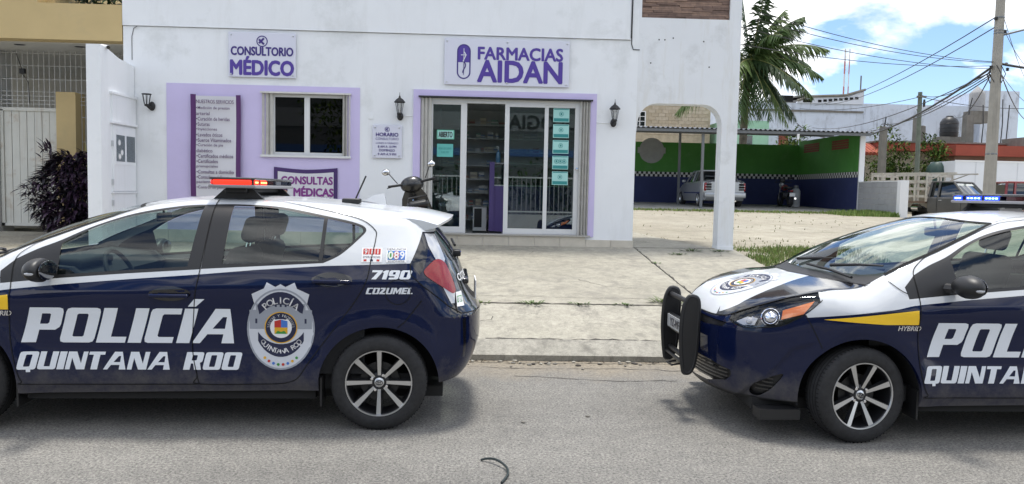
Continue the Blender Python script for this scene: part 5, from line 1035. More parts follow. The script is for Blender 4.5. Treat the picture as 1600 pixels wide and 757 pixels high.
W_REAR = np.concatenate([poly_sample([(2.168, 1.074), (1.71, 1.050), (1.580, 1.046), (1.603, 1.402)], .03), catmull([(1.603, 1.402), (1.75, 1.399), (1.909, 1.385), (2.180, 1.337)], 5)[1:], poly_sample([(2.180, 1.337), (2.168, 1.074)], .03)[1:-1]])
W_QUART = np.concatenate([catmull([(2.203, 1.332), (2.376, 1.294), (2.428, 1.264), (2.395, 1.217), (2.290, 1.125), (2.192, 1.078)], 5), poly_sample([(2.192, 1.078), (2.203, 1.332)], .03)[1:-1]])
B_FRONT = np.concatenate([poly_sample([(1.452, 1.012), (1.0, .980), (.579, .945), (.277, .914), (.262, .985), (.338, 1.058)], .03), catmull([(.338, 1.058), (.45, 1.118), (.577, 1.172), (.764, 1.266), (.991, 1.344), (1.285, 1.397), (1.482, 1.408)], 5)[1:], poly_sample([(1.482, 1.408), (1.452, 1.012)], .03)[1:-1]])
B_REAR = np.concatenate([poly_sample([(2.197, 1.060), (1.71, 1.030), (1.455, 1.014), (1.486, 1.410)], .03), catmull([(1.486, 1.410), (1.66, 1.412), (1.909, 1.399), (2.180, 1.352), (2.385, 1.308), (2.448, 1.268), (2.410, 1.212), (2.300, 1.112), (2.197, 1.060)], 5)[1:-1]])
WHITE_LOW = np.array([(-.3, .79), (-.05, .82), (.2, .852), (.283, .872), (.338, .880), (.652, .914), (1.0, .945), (1.452, .982), (1.79, 1.014), (2.199, 1.043), (2.735, 1.063)])
white_z = lambda x: np.interp(x, WHITE_LOW[:, 0], WHITE_LOW[:, 1])
YEL = poly_sample([(-.255, .778), (.331, .848), (.336, .757), (.12, .757)], .04, True)
AR = .375
def arch(cx): return np.array([(cx+AR*cos(t), .295+(AR-.008)*sin(t)) for t in np.linspace(-.75, pi+.75, 44)])
A_F, A_R = arch(0), arch(2.55)
sill_z = lambda x: .235+.012*np.asarray(x)

# ---- outlines at the nose: (theta/100, z) about (FX,0)
HOODF = np.array([(-.25, -.700), (-.32, -.69), (-.447, -.66), (-.56, -.605), (-.666, -.52), (-.737, -.43), (-.775, -.30), (-.792, -.15), (-.797, 0)])
hood_q = catmull(HOODF, 6); hood_c = cyl_of(top_pt(hood_q)[0], 'f'); hood_c[:, 0] /= 100
HL_LOW = np.array([(-44.1, .727), (-47.5, .706), (-51.9, .692), (-57, .691), (-62.7, .702), (-72.3, .726), (-82.3, .807), (-90, .895)])/np.array([100, 1])
_hl = catmull(HL_LOW, 5)
HEAD = np.concatenate([hood_c[(hood_c[:, 0] <= -.44)], _hl[:-1]])
GR_UP = poly_sample([(0, .655), (-.2, .655), (-.40, .668), (-.43, .70), (-.2, .705), (0, .71)], .03, True)
GR_LOW = poly_sample([(0, .255), (-.25, .268), (-.44, .32), (-.475, .36), (-.47, .395), (-.30, .425), (0, .44)], .03, True)
FOG = catmull([(-.575, .27), (-.592, .325), (-.65, .372), (-.735, .418), (-.70, .34), (-.66, .288), (-.615, .252)], 4, True)
# ---- outlines at the tail
T_RED = catmull([(-.742, 1.082), (-.80, 1.03), (-.808, 1.0), (-.785, .968), (-.712, .905), (-.655, .862), (-.628, .885), (-.65, .98), (-.685, 1.06)], 4, True)
T_UP = poly_sample([(-.790, 1.243), (-.776, 1.164), (-.742, 1.082), (-.685, 1.06), (-.672, 1.08), (-.70, 1.235)], .03, True)
T_LOW = poly_sample([(-.712, .905), (-.672, .80), (-.648, .80), (-.628, .885), (-.655, .862)], .03, True)
R_GLASS = np.concatenate([poly_sample([(-.66, 1.245), (-.635, 1.065), (-.40, 1.045), (0, 1.04), (0, 1.36), (-.45, 1.33)], .03, True)])
R_BLACK = poly_sample([(-.874, 1.062), (-.804, 1.252), (-.790, 1.243), (-.776, 1.164), (-.79, 1.1), (-.808, 1.035), (-.83, .99)], .03, True)

def build_hull(root):
    parts = {}
    # ------------------------------------------------ side
    bot = np.stack([np.linspace(RX, FX, 60), sill_z(np.linspace(RX, FX, 60))], 1)
    top = _sp[(_sp[:, 0] >= FX-1e-6) & (_sp[:, 0] <= RX+1e-6)][:, [0, 2]]
    out = np.concatenate([top, [(RX, float(seam_z(RX)))], poly_sample([(RX, float(seam_z(RX))), (RX, float(sill_z(RX)))], .03)[1:-1], bot, poly_sample([(FX, float(sill_z(FX))), tuple(top[0])], .03)[1:-1]])
    wl = np.stack([np.linspace(-.25, 2.70, 90), white_z(np.linspace(-.25, 2.70, 90))], 1)
    V, T = cdt([out, D_FRONT, D_REAR, W_FRONT, W_REAR, W_QUART, B_FRONT, B_REAR, YEL, A_F, A_R], .04, (FX, RX, .2, 1.45), [wl])
    c = V[T].mean(1); keep = inside(out, c) & ~inside(A_F, c) & ~inside(A_R, c); T = T[keep]; c = c[keep]
    P, N = lift(V, 'side')
    gl = np.where(inside(W_FRONT, c), 1, np.where(inside(W_REAR, c), 2, np.where(inside(W_QUART, c), 3, 0)))
    mi = np.where(c[:, 1] > white_z(c[:, 0]), 1, 0)
    mi[inside(YEL, c)] = 3; mi[inside(B_FRONT, c) | inside(B_REAR, c)] = 2
    fd, rd = inside(D_FRONT, c), inside(D_REAR, c)
    reg = np.where(fd, 1, np.where(rd, 2, np.where(c[:, 0] < .36, 0, np.where((c[:, 1] < .305) & (c[:, 0] < 2.05), 4, np.where((c[:, 0] > 1.9) | (c[:, 1] > 1.1), 3, 4)))))
    names = ['fender', 'front_door', 'rear_door', 'quarter_panel', 'sill']
    for mir in (False, True):
        objs = {}
        for k, nm in enumerate(names):
            s = (reg == k) & (gl == 0)
            objs[nm] = hull_mesh(nm, P, N, T[s], mi[s], CM, root, mir)
        for g, (nm, par) in {1: ('window_glass', 'front_door'), 2: ('window_glass', 'rear_door'), 3: ('window_glass', 'quarter_panel')}.items():
            s = gl == g; hull_mesh(nm, P-N*.006, N, T[s], np.zeros(s.sum()), [m_cglass], objs[par], mir)
        sg = 1 if mir else -1
        # wheel-arch lips and liners
        for cx, a, par in ((0, A_F, 'fender'), (2.55, A_R, 'quarter_panel')):
            aa = a[(a[:, 1] > sill_z(a[:, 0])-.03)]; Pa, Na = lift(aa, 'side'); 
            if mir: Pa[:, 1] *= -1
            inn = Pa.copy(); inn[:, 1] -= sg*.03; inn2 = Pa.copy(); inn2[:, 1] = sg*.50
            n = len(Pa); mb = MB()
            mb.add(list(Pa)+list(inn), [(i, i+1, n+i+1, n+i) for i in range(n-1)], 0, True)
            mb.build('arch_lip', m_navy, objs[par])
            g = inn.copy(); g[:, 0] = cx+(g[:, 0]-cx)*1.06; g[:, 2] = .295+(g[:, 2]-.295)*1.06; g2 = g.copy(); g2[:, 1] = sg*.45
            mb = MB(); mb.add(list(g)+list(g2), [(i, i+1, n+i+1, n+i) for i in range(n-1)], 0, True)
            ctr = (cx, sg*.45, .3); mb.add(list(g2)+[ctr], [(i, i+1, n) for i in range(n-1)], 0)
            mb.build('arch_liner', m_under, root)
        # gaps and trims
        mb = MB()
        for q, closed in ((D_FRONT, True), (D_REAR, True)):
            qq = poly_sample(q, .02, True); ribbon('', qq, 'side', .0055, m_gap, root, closed=True, mirror=mir, mb=mb)
        circ = np.array([(2.664+.078*cos(t), .885+.078*sin(t)) for t in np.linspace(0, tau, 40)[:-1]])
        if not mir: ribbon('', circ, 'side', .004, m_gap, root, closed=True, mb=mb)
        ribbon('', catmull([(.175, 1.025), (.20, .995), (.235, .965), (.272, .945)], 4), 'side', .005, m_gap, root, mirror=mir, mb=mb)
        ribbon('', poly_sample([(2.70, .69), (2.66, .655)], .02), 'side', .005, m_gap, root, mirror=mir, mb=mb)
        mb.build('panel_gap', m_gap, root)
        # door handles with the bowl behind them
        for x, z, par in ((1.281, .853, 'front_door'), (2.257, .951, 'rear_door')):
            pc, nc = lift(np.array([(x, z)]), 'side'); pc, nc = pc[0], nc[0]
            h = MB(); b = MB()
            el = [(x+.125*cos(t)*(.9 if abs(sin(t)) > .5 else 1), z+.01+.045*sin(t)) for t in np.linspace(0, tau, 25)[:-1]]
            q, n_ = lift(np.array(el), 'side', off=.0012); 
            if mir: q[:, 1] *= -1
            b.add([tuple(p) for p in q], [tuple(range(len(q)))], 0)
            b.build('handle_bowl', m_blackg, objs[par])
            yy = abs(pc[1])
            Mh = Matrix.Identity(4)
            h.rbox(x-.118, x+.118, -.011, .011, z-.012, z+.012, .009, 3, M=Matrix.Translation((0, sg*(yy+.022), 0)))
            h.box(x-.10, x-.08, -.02, .02, z-.01, z+.01, M=Matrix.Translation((0, sg*(yy+.005), 0))); h.box(x+.08, x+.10, -.02, .02, z-.01, z+.01, M=Matrix.Translation((0, sg*(yy+.005), 0)))
            h.build('handle', m_navy, objs[par])
        # ---- nose half
        frontline = np.concatenate([hood_c, poly_sample([(0, hood_c[-1, 1]), (0, .205)], .03)[1:], poly_sample([(0, .205), (-.9, .245)], .03)[1:], poly_sample([(-.9, .245), (-.9, hood_c[0, 1])], .03)[1:-1]])
        frontline = np.maximum(frontline, [-.9, -9])
        if not mir:
            af = np.array([(AR*cos(t), .295+(AR-.008)*sin(t)) for t in np.linspace(pi*.68, pi+.5, 70)]); af = cyl_of(side_pt(af)[0], 'f')/[100, 1]
            wf = np.stack([np.linspace(-.42, -.24, 12), np.interp(np.linspace(-.42, -.24, 12), [-.42, -.3], [.775, .79])], 1); wf[:, 1] = np.where(wf[:, 0] > -.3, white_z(wf[:, 0]), wf[:, 1]); wf = cyl_of(side_pt(wf)[0], 'f')/[100, 1]
            Vf, Tf = cdt([frontline, HEAD, GR_UP, GR_LOW, FOG], .013, (-.9, 0, .2, .98), [np.stack([np.linspace(-.9, 0, 50), .245+0*np.linspace(0, 1, 50)], 1), af[af[:, 0] > -.905], wf])
            cf = Vf[Tf].mean(1); k = inside(frontline, cf); Tf = Tf[k]; cf = cf[k]
            Pf, Nf = lift_poly(Vf, 'f')
            ax = Pf[Tf].mean(1); kk = ~inside(A_F, ax[:, [0, 2]]); Tf = Tf[kk]; cf = cf[kk]
        ih = inside(HEAD, cf); ig = inside(GR_UP, cf) | inside(GR_LOW, cf) | inside(FOG, cf)
        mf = np.where(cf[:, 1] < .245, 2, 0)
        xz = Pf[Tf].mean(1); mf[(xz[:, 2] > np.interp(xz[:, 0], [-.42, -.3, -.05, .2], [.775, .79, .82, .852])) & (xz[:, 0] > -.42) & (cf[:, 0] < -.825)] = 1
        body = ~ih & ~ig
        bf = hull_mesh('front_bumper', Pf, Nf, Tf[body], mf[body], CM, root, mir)
        hl = hull_mesh('headlight', Pf-Nf*.002, Nf, Tf[ih], np.zeros(ih.sum()), [m_lens], root, mir)
        hull_mesh('lamp_housing', Pf-Nf*.045, Nf, Tf[ih], np.zeros(ih.sum()), [m_blackg], hl, mir)
        rq = poly_sample([(-.475, .722), (-.52, .705), (-.585, .712), (-.60, .76), (-.54, .765)], .02, True); Vq, Tq = cdt([rq], .02, (-.61, -.47, .70, .77)); Tq = Tq[inside(rq, Vq[Tq].mean(1))]; Pq, Nq = lift_poly(Vq, 'f', off=-.022); hull_mesh('reflector', Pq, Nq, Tq, np.zeros(len(Tq)), [m_clear], hl, mir)
        for i, (th, z, r) in enumerate(((-55.5, .735, .026), (-66, .775, .044))):
            p, n_ = lift(np.array([(th, z)]), 'f', off=-.036); p = p[0].copy(); p[1] *= -sg
            n2 = n_[0]*np.array([1, -sg, 1]); q = Vector(n2).to_track_quat('Z', 'Y').to_matrix().to_4x4(); Mx = Matrix.Translation(p) @ q
            MB().lathe([(.001, .026), (r*.5, .024), (r*.85, .014), (r, 0)], 18, M=Mx).build('projector', m_chrome if i else m_clear, hl)
            MB().lathe([(r*1.05, -.01), (r*1.25, .006), (r*1.35, .004)], 18, M=Mx).build('lamp_ring', m_chrome, hl)
        oq = poly_sample([(-.715, .762), (-.722, .820), (-.865, .888), (-.815, .805)], .02, True)
        Vo, To = cdt([oq], .02, (-.87, -.72, .77, .89)); co_ = Vo[To].mean(1); To = To[inside(oq, co_)]
        Po, No = lift_poly(Vo, 'f', off=-.006); hull_mesh('turn_signal', Po, No, To, np.zeros(len(To)), [m_orange], hl, mir)
        # grille and intake backs with slats
        gb = hull_mesh('grille', Pf-Nf*.03, Nf, Tf[ig], np.zeros(ig.sum()), [m_black], root, mir)
        mb = MB()
        for z in (.29, .315, .34, .365, .39, .412): ribbon('', np.stack([np.linspace(-.44 if .3 < z < .4 else -.30, 0, 16), np.full(16, z)], 1), 'f', .010, m_black, root, off=-.012, mirror=mir, mb=mb)
        for z in (.30, .325, .35, .375): ribbon('', np.stack([np.linspace(-.69, -.60-.0*(z-.3), 8), np.full(8, z)], 1), 'f', .009, m_black, root, off=-.012, mirror=mir, mb=mb)
        mb.build('slat', m_blackg, gb)
        mb = MB()
        ribbon('', hood_c, 'f', .007, m_gap, root, mirror=mir, mb=mb); ribbon('', _hl, 'f', .005, m_gap, root, mirror=mir, mb=mb)
        ribbon('', poly_sample([(-.823, .80), (-.862, .70), (-.895, .60)], .02), 'f', .005, m_gap, root, mirror=mir, mb=mb)
        mb.build('panel_gap', m_gap, root)
        dm = MB(); dm.box(-.62, -.36, sg*.70-.06, sg*.70+.06, .135, .20); dm.build('air_dam', m_black, root)
        # ---- tail half
        if not mir:
            stz = lambda th: 1.0
            rt = cyl_of(_sp[(_sp[:, 0] >= RX)], 'r'); rt[:, 0] /= 100
            topline = np.array([(-.9, float(seam_z(RX))), (-.87, 1.375), (-.82, 1.352), (-.74, 1.345), (-.5, 1.36), (0, 1.375)])
            rearline = np.concatenate([poly_sample(topline, .02), poly_sample([(0, 1.375), (0, .30)], .03)[1:], poly_sample([(0, .30), (-.5, .295), (-.78, .285), (-.9, sill_z(RX))], .03)[1:], poly_sample([(-.9, float(sill_z(RX))), (-.9, float(seam_z(RX)))], .03)[1:-1]])
            wl2 = poly_sample([(-.9, 1.062), (-.874, 1.062)], .02)
            vrec = poly_sample([(-.615, .70), (-.60, .44), (-.585, .44), (-.59, .70)], .03, True)
            ar = np.array([(2.55+AR*cos(t), .295+(AR-.008)*sin(t)) for t in np.linspace(-.5, pi*.40, 60)]); ar = cyl_of(side_pt(ar)[0], 'r')/[100, 1]
            Vr, Tr = cdt([rearline, T_RED, T_UP, T_LOW, R_GLASS, R_BLACK, vrec], .03, (-.9, 0, .28, 1.42), [wl2, ar[ar[:, 0] > -.905], poly_sample([(-.874, 1.062), (-.804, 1.252)], .03), poly_sample([(-.804, 1.252), (0, 1.25)], .03), poly_sample([(-.70, .735), (0, .735)], .03), poly_sample([(-.685, .72), (-.685, 1.25)], .03)])
            cr = Vr[Tr].mean(1); k = inside(rearline, cr); Tr = Tr[k]; cr = cr[k]
            Pr, Nr = lift_poly(Vr, 'r'); ax = Pr[Tr].mean(1); kk = ~inside(A_R, ax[:, [0, 2]]); Tr = Tr[kk]; cr = cr[kk]
        i1, i2, i3, i4 = inside(T_RED, cr), inside(T_UP, cr), inside(T_LOW, cr), inside(R_GLASS, cr)
        mr = np.where((cr[:, 1] > 1.062) & ((cr[:, 0] < -.804) & (cr[:, 0] < -.874+(cr[:, 1]-1.062)*.37)), 1, 0)
        mr[(cr[:, 1] > 1.25)] = 1; mr[inside(R_BLACK, cr) | inside(vrec, cr)] = 4
        mr[(cr[:, 0] > -.685) & (cr[:, 1] > .72) & (cr[:, 1] < 1.25)] = 4
        mr[cr[:, 1] < .34] = 0
        gate = (cr[:, 0] > -.70) & (cr[:, 1] > .735); rest = ~(i1 | i2 | i3 | i4)
        tg = hull_mesh('tailgate', Pr, Nr, Tr[rest & gate], mr[rest & gate], CM, root, mir)
        hull_mesh('rear_bumper', Pr, Nr, Tr[rest & ~gate], mr[rest & ~gate], CM, root, mir)
        hull_mesh('rear_glass', Pr-Nr*.004, Nr, Tr[i4], np.zeros(i4.sum()), [m_cglass], tg, mir)
        tl = hull_mesh('taillight', Pr+Nr*.004, Nr, Tr[i1], np.zeros(i1.sum()), [m_redlens], root, mir)
        hull_mesh('clear_lens', Pr+Nr*.003, Nr, Tr[i2], np.zeros(i2.sum()), [m_clear], tl, mir); hull_mesh('clear_lens', Pr+Nr*.003, Nr, Tr[i3], np.zeros(i3.sum()), [m_clear], tl, mir)
        mb = MB()
        for q in ([(-.874, 1.062), (-.87, .99), (-.816, .921), (-.721, .823), (-.69, .788), (-.62, .735), (-.3, .72), (0, .715)], [(-.820, .829), (-.9, .685)], [(-.804, 1.252), (-.74, 1.245), (-.66, 1.25)], [(-.70, 1.24), (-.672, 1.08), (-.635, .95), (-.628, .885), (-.648, .80), (-.64, .74)]):
            ribbon('', poly_sample(q, .02), 'r', .006, m_gap, root, mirror=mir, mb=mb)
        mb.build('panel_gap', m_gap, root)
    # ------------------------------------------------ top: hood, cowl, windscreen, roof
    cowl = catmull([(.187, -.68), (.07, -.5), (.0, -.3), (-.04, 0)], 8); hoodr = catmull([(.06, -.69), (-.04, -.5), (-.11, -.3), (-.145, 0)], 8)
    wst = catmull([(1.0, -.505), (.925, -.3), (.90, 0)], 8)
    hs = catmull([(-.775, -.30), (-.70, -.41), (-.62, -.44), (-.4, -.385), (-.2, -.30), (-.11, -.27)], 6)   # edge of the white field on the hood
    edge = np.stack([_sx[:, 0], -_sx[:, 1]], 1)
    tl_ = np.concatenate([hood_q[::-1], edge[1:], poly_sample([(2.80, -.415), (2.80, 0)], .04)[1:], poly_sample([(2.80, 0), (-.797, 0)], .04)[1:-1]])
    V, T = cdt([tl_], .045, (-.8, 2.8, -.70, 0), [cowl, hoodr, wst, hs])
    c = V[T].mean(1); k = inside(tl_, c); T = T[k]; c = c[k]; P, N = lift(V, 'top')
    xi = lambda cv: np.interp(c[:, 1], cv[np.argsort(cv[:, 1])][:, 1], cv[np.argsort(cv[:, 1])][:, 0])
    z_h = c[:, 0] < xi(hoodr); z_c = ~z_h & (c[:, 0] < xi(cowl)); z_w = ~z_h & ~z_c & (c[:, 0] < xi(wst)); z_r = ~z_h & ~z_c & ~z_w
    hy = np.interp(c[:, 0], hs[:, 0], hs[:, 1]); mh = np.where((c[:, 1] > hy) & (c[:, 0] > -.79), 1, 4)
    mh[(c[:, 0] < -.74)] = np.where(c[c[:, 0] < -.74][:, 1] > -.30, 1, 4)
    objs = []
    for mir in (False, True):
        objs.append(hull_mesh('hood', P, N, T[z_h], mh[z_h], CM, root, mir)); hull_mesh('cowl', P-N*.008, N, T[z_c], np.zeros(z_c.sum()), [m_black], root, mir)
        hull_mesh('windscreen', P, N, T[z_w], np.zeros(z_w.sum()), [m_wglass], root, mir); hull_mesh('roof', P, N, T[z_r], np.ones(z_r.sum()), CM, root, mir)
        mb = MB(); ribbon('', hoodr, 'top', .008, m_gap, root, mirror=mir, mb=mb); ribbon('', edge[(edge[:, 0] > -.25) & (edge[:, 0] < .1)], 'top', .006, m_gap, root, mirror=mir, mb=mb)
        ribbon('', edge[(edge[:, 0] > .17) & (edge[:, 0] < 1.01)], 'top', .022, m_gap, root, mirror=mir, mb=mb); ribbon('', wst, 'top', .03, m_gap, root, mirror=mir, mb=mb)
        ribbon('', edge[(edge[:, 0] > 1.0) & (edge[:, 0] < 2.7)], 'top', .005, m_gap, root, mirror=mir, mb=mb)
        mb.build('panel_gap', m_gap, root)
    return objs

# ---- lettering drawn as outlines (wide heavy italic)
GLY = {
 'P': (.92, [[(0,0),(.38,0),(.38,.36),(.80,.36),(.90,.44),(.92,.52),(.92,.88),(.89,.97),(.80,1),(0,1)], [(.36,.53),(.56,.53),(.60,.57),(.60,.80),(.57,.83),(.36,.83)]]),
 'O': (.92, [[(.12,0),(.80,0),(.89,.03),(.92,.12),(.92,.88),(.89,.97),(.80,1),(.12,1),(.03,.97),(0,.88),(0,.12),(.03,.03)], [(.31,.20),(.34,.17),(.58,.17),(.61,.20),(.61,.80),(.58,.83),(.34,.83),(.31,.80)]]),
 'L': (.78, [[(0,0),(.78,0),(.78,.17),(.36,.17),(.36,1),(0,1)]]),
 'I': (.36, [[(0,0),(.36,0),(.36,1),(0,1)]]),
 'C': (.82, [[(.12,0),(.78,0),(.78,.17),(.37,.17),(.33,.21),(.33,.79),(.37,.83),(.82,.83),(.82,1),(.12,1),(.03,.97),(0,.88),(0,.12),(.03,.03)]]),
 'Í': (.36, [[(0,0),(.36,0),(.36,1),(0,1)], [(.06,1.06),(.28,1.06),(.46,1.28),(.18,1.28)]]),
 'A': (1.16, [[(0,0),(.22,0),(.36,.26),(.80,.26),(.81,0),(1.16,0),(.80,1),(.40,1)], [(.46,.42),(.80,.42),(.77,.76),(.66,.76)]]),
 'Q': (.92, [[(.12,0),(.48,0),(.52,-.14),(.72,-.14),(.69,0),(.80,0),(.89,.03),(.92,.12),(.92,.88),(.89,.97),(.80,1),(.12,1),(.03,.97),(0,.88),(0,.12),(.03,.03)], [(.31,.20),(.34,.17),(.58,.17),(.61,.20),(.61,.80),(.58,.83),(.34,.83),(.31,.80)]]),
 'U': (.92, [[(0,1),(0,.12),(.03,.03),(.12,0),(.80,0),(.89,.03),(.92,.12),(.92,1),(.61,1),(.61,.17),(.31,.17),(.31,1)]]),
 'N': (1.0, [[(0,0),(.24,0),(.24,.66),(.58,0),(1.0,0),(1.0,1),(.76,1),(.76,.34),(.42,1),(0,1)]]),
 'T': (.82, [[(.24,0),(.58,0),(.58,.83),(.82,.83),(.82,1),(0,1),(0,.83),(.24,.83)]]),
 'R': (.94, [[(0,0),(.34,0),(.34,.36),(.46,.36),(.58,0),(.94,0),(.80,.40),(.90,.46),(.92,.54),(.92,.88),(.89,.97),(.80,1),(0,1)], [(.34,.53),(.56,.53),(.60,.57),(.60,.80),(.57,.83),(.34,.83)]]),
 ' ': (.55, []),
 '7': (.8, [[(.12,0),(.5,0),(.82,.80),(.82,1),(0,1),(0,.78),(.46,.78)]]),
 '1': (.45, [[(.1,0),(.45,0),(.45,1),(.2,1),(0,.85),(0,.72),(.1,.76)]]),
 '9': (.86, [[(.1,0),(.74,0),(.86,.1),(.86,.88),(.74,1),(.12,1),(0,.88),(0,.45),(.12,.34),(.52,.34),(.52,.2),(.1,.2)], [(.32,.54),(.52,.54),(.52,.80),(.32,.80)]]),
 '0': (.88, [[(.12,0),(.76,0),(.88,.12),(.88,.88),(.76,1),(.12,1),(0,.88),(0,.12)], [(.32,.2),(.56,.2),(.56,.8),(.32,.8)]]),
 'Z': (.82, [[(0,0),(.82,0),(.82,.2),(.42,.2),(.82,.78),(.82,1),(.02,1),(.02,.8),(.38,.8),(0,.22)]]),
 'M': (1.12, [[(0,0),(.28,0),(.28,.55),(.5,.1),(.62,.1),(.84,.55),(.84,0),(1.12,0),(1.12,1),(.78,1),(.56,.52),(.34,1),(0,1)]]),
 'E': (.76, [[(0,0),(.76,0),(.76,.2),(.34,.2),(.34,.41),(.70,.41),(.70,.59),(.34,.59),(.34,.80),(.76,.80),(.76,1),(0,1)]]),
}
def block_text(s, x0, x1, z0, z1, shear=.27, gap=.07):
    """outlines of a word fitted between x0..x1 (baseline) and z0..z1"""
    tot = sum(GLY[c][0] for c in s)+gap*(len(s)-1); h = z1-z0; k = (x1-x0-shear*h*.0)/tot; out = []; x = 0
    for c in s:
        w, polys = GLY[c]
        if polys: out.append([np.array([(x0+(x+px)*k+shear*py*h, z0+py*h) for px, py in p]) for p in polys])
        x += w+gap
    return out
def decal(name, groups, frame, m, parent, off=.0018, step=.05, swap=None, sub=.03):
    """flat film on the hull: groups = list of outline sets (even-odd) in the 2-D frame"""
    VS, NS, TS, k = [], [], [], 0
    for polys in groups:
        lp = [poly_sample(p, sub, True) for p in polys]; a = np.concatenate(lp); lo, hi = a.min(0), a.max(0)
        V, T = cdt(lp, step, (lo[0], hi[0], lo[1], hi[1])); c = V[T].mean(1); k_in = np.zeros(len(c), bool)
        for p in lp: k_in ^= inside(p, c)
        T = T[k_in]; used = np.unique(T); re = -np.ones(len(V), int); re[used] = np.arange(len(used))
        P, N = lift_poly(V[used], frame, off=off); VS.append(P); NS.append(N); TS.append(re[T]+k); k += len(used)
    P, N, T = np.concatenate(VS), np.concatenate(NS), np.concatenate(TS)
    return hull_mesh(name, P, N, T, np.zeros(len(T)), [m], parent)
def font_polys(body, **kw):
    """triangles of built-in-font lettering as little outlines"""
    me = text_mesh(body, **kw); co = [(v.co.x, v.co.y) for v in me.vertices]; me.calc_loop_triangles()
    tr = [tuple(t.vertices) for t in me.loop_triangles]; bpy.data.meshes.remove(me); return np.array(co).reshape(-1, 2), np.array(tr, int).reshape(-1, 3)
def font_decal(name, body, x, z, frame, m, parent, off=.002, fmap=None, **kw):
    co, tr = font_polys(body, **kw)
    q = co+[x, z] if fmap is None else fmap(co)
    P, N = lift_poly(q, frame, off=off); return hull_mesh(name, P, N, tr, np.zeros(len(tr)), [m], parent)
m_bnavy = mat('badge_navy', (.012, .016, .05), .4); m_bgrey = mat('badge_grey', (.28, .30, .34), .45); m_bgrey2 = mat('badge_light', (.55, .57, .61), .4); m_bgold = mat('badge_gold', (.65, .36, .02), .4)
m_bred = mat('badge_red', (.45, .03, .02), .4); m_bblue = mat('badge_blue', (.05, .16, .5), .4); m_bgreen = mat('badge_green', (.04, .25, .04), .4); m_bwhite = mat('badge_white', (.72, .72, .72), .4)
def arc_text(name, s, cx, cz, a, b, a0, a1, h, frame, m, parent, off, tr=lambda q: q, flipd=1, bold=.02):
    """letters one by one along an elliptic arc"""
    n = len(s); allP, allN, allT, k = [], [], [], 0
    for i, ch in enumerate(s):
        if ch == ' ': continue
        t = a0+(a1-a0)*i/(n-1); co, tri = font_polys(ch, height=h if ch not in 'Í' else h*1.3, bold=bold)
        if not len(co): continue
        if ch == 'Í': co = co+[0, h*.15]
        rot = t-pi/2 if flipd > 0 else t+pi/2
        R2 = np.array([(cos(rot), -sin(rot)), (sin(rot), cos(rot))]); q = co@R2.T+[cx+a*cos(t), cz+b*sin(t)]
        P, N = lift_poly(tr(q), frame, off=off); allP.append(P); allN.append(N); allT.append(tri+k); k += len(P)
    return hull_mesh(name, np.concatenate(allP), np.concatenate(allN), np.concatenate(allT), np.zeros(sum(map(len, allT))), [m], parent)
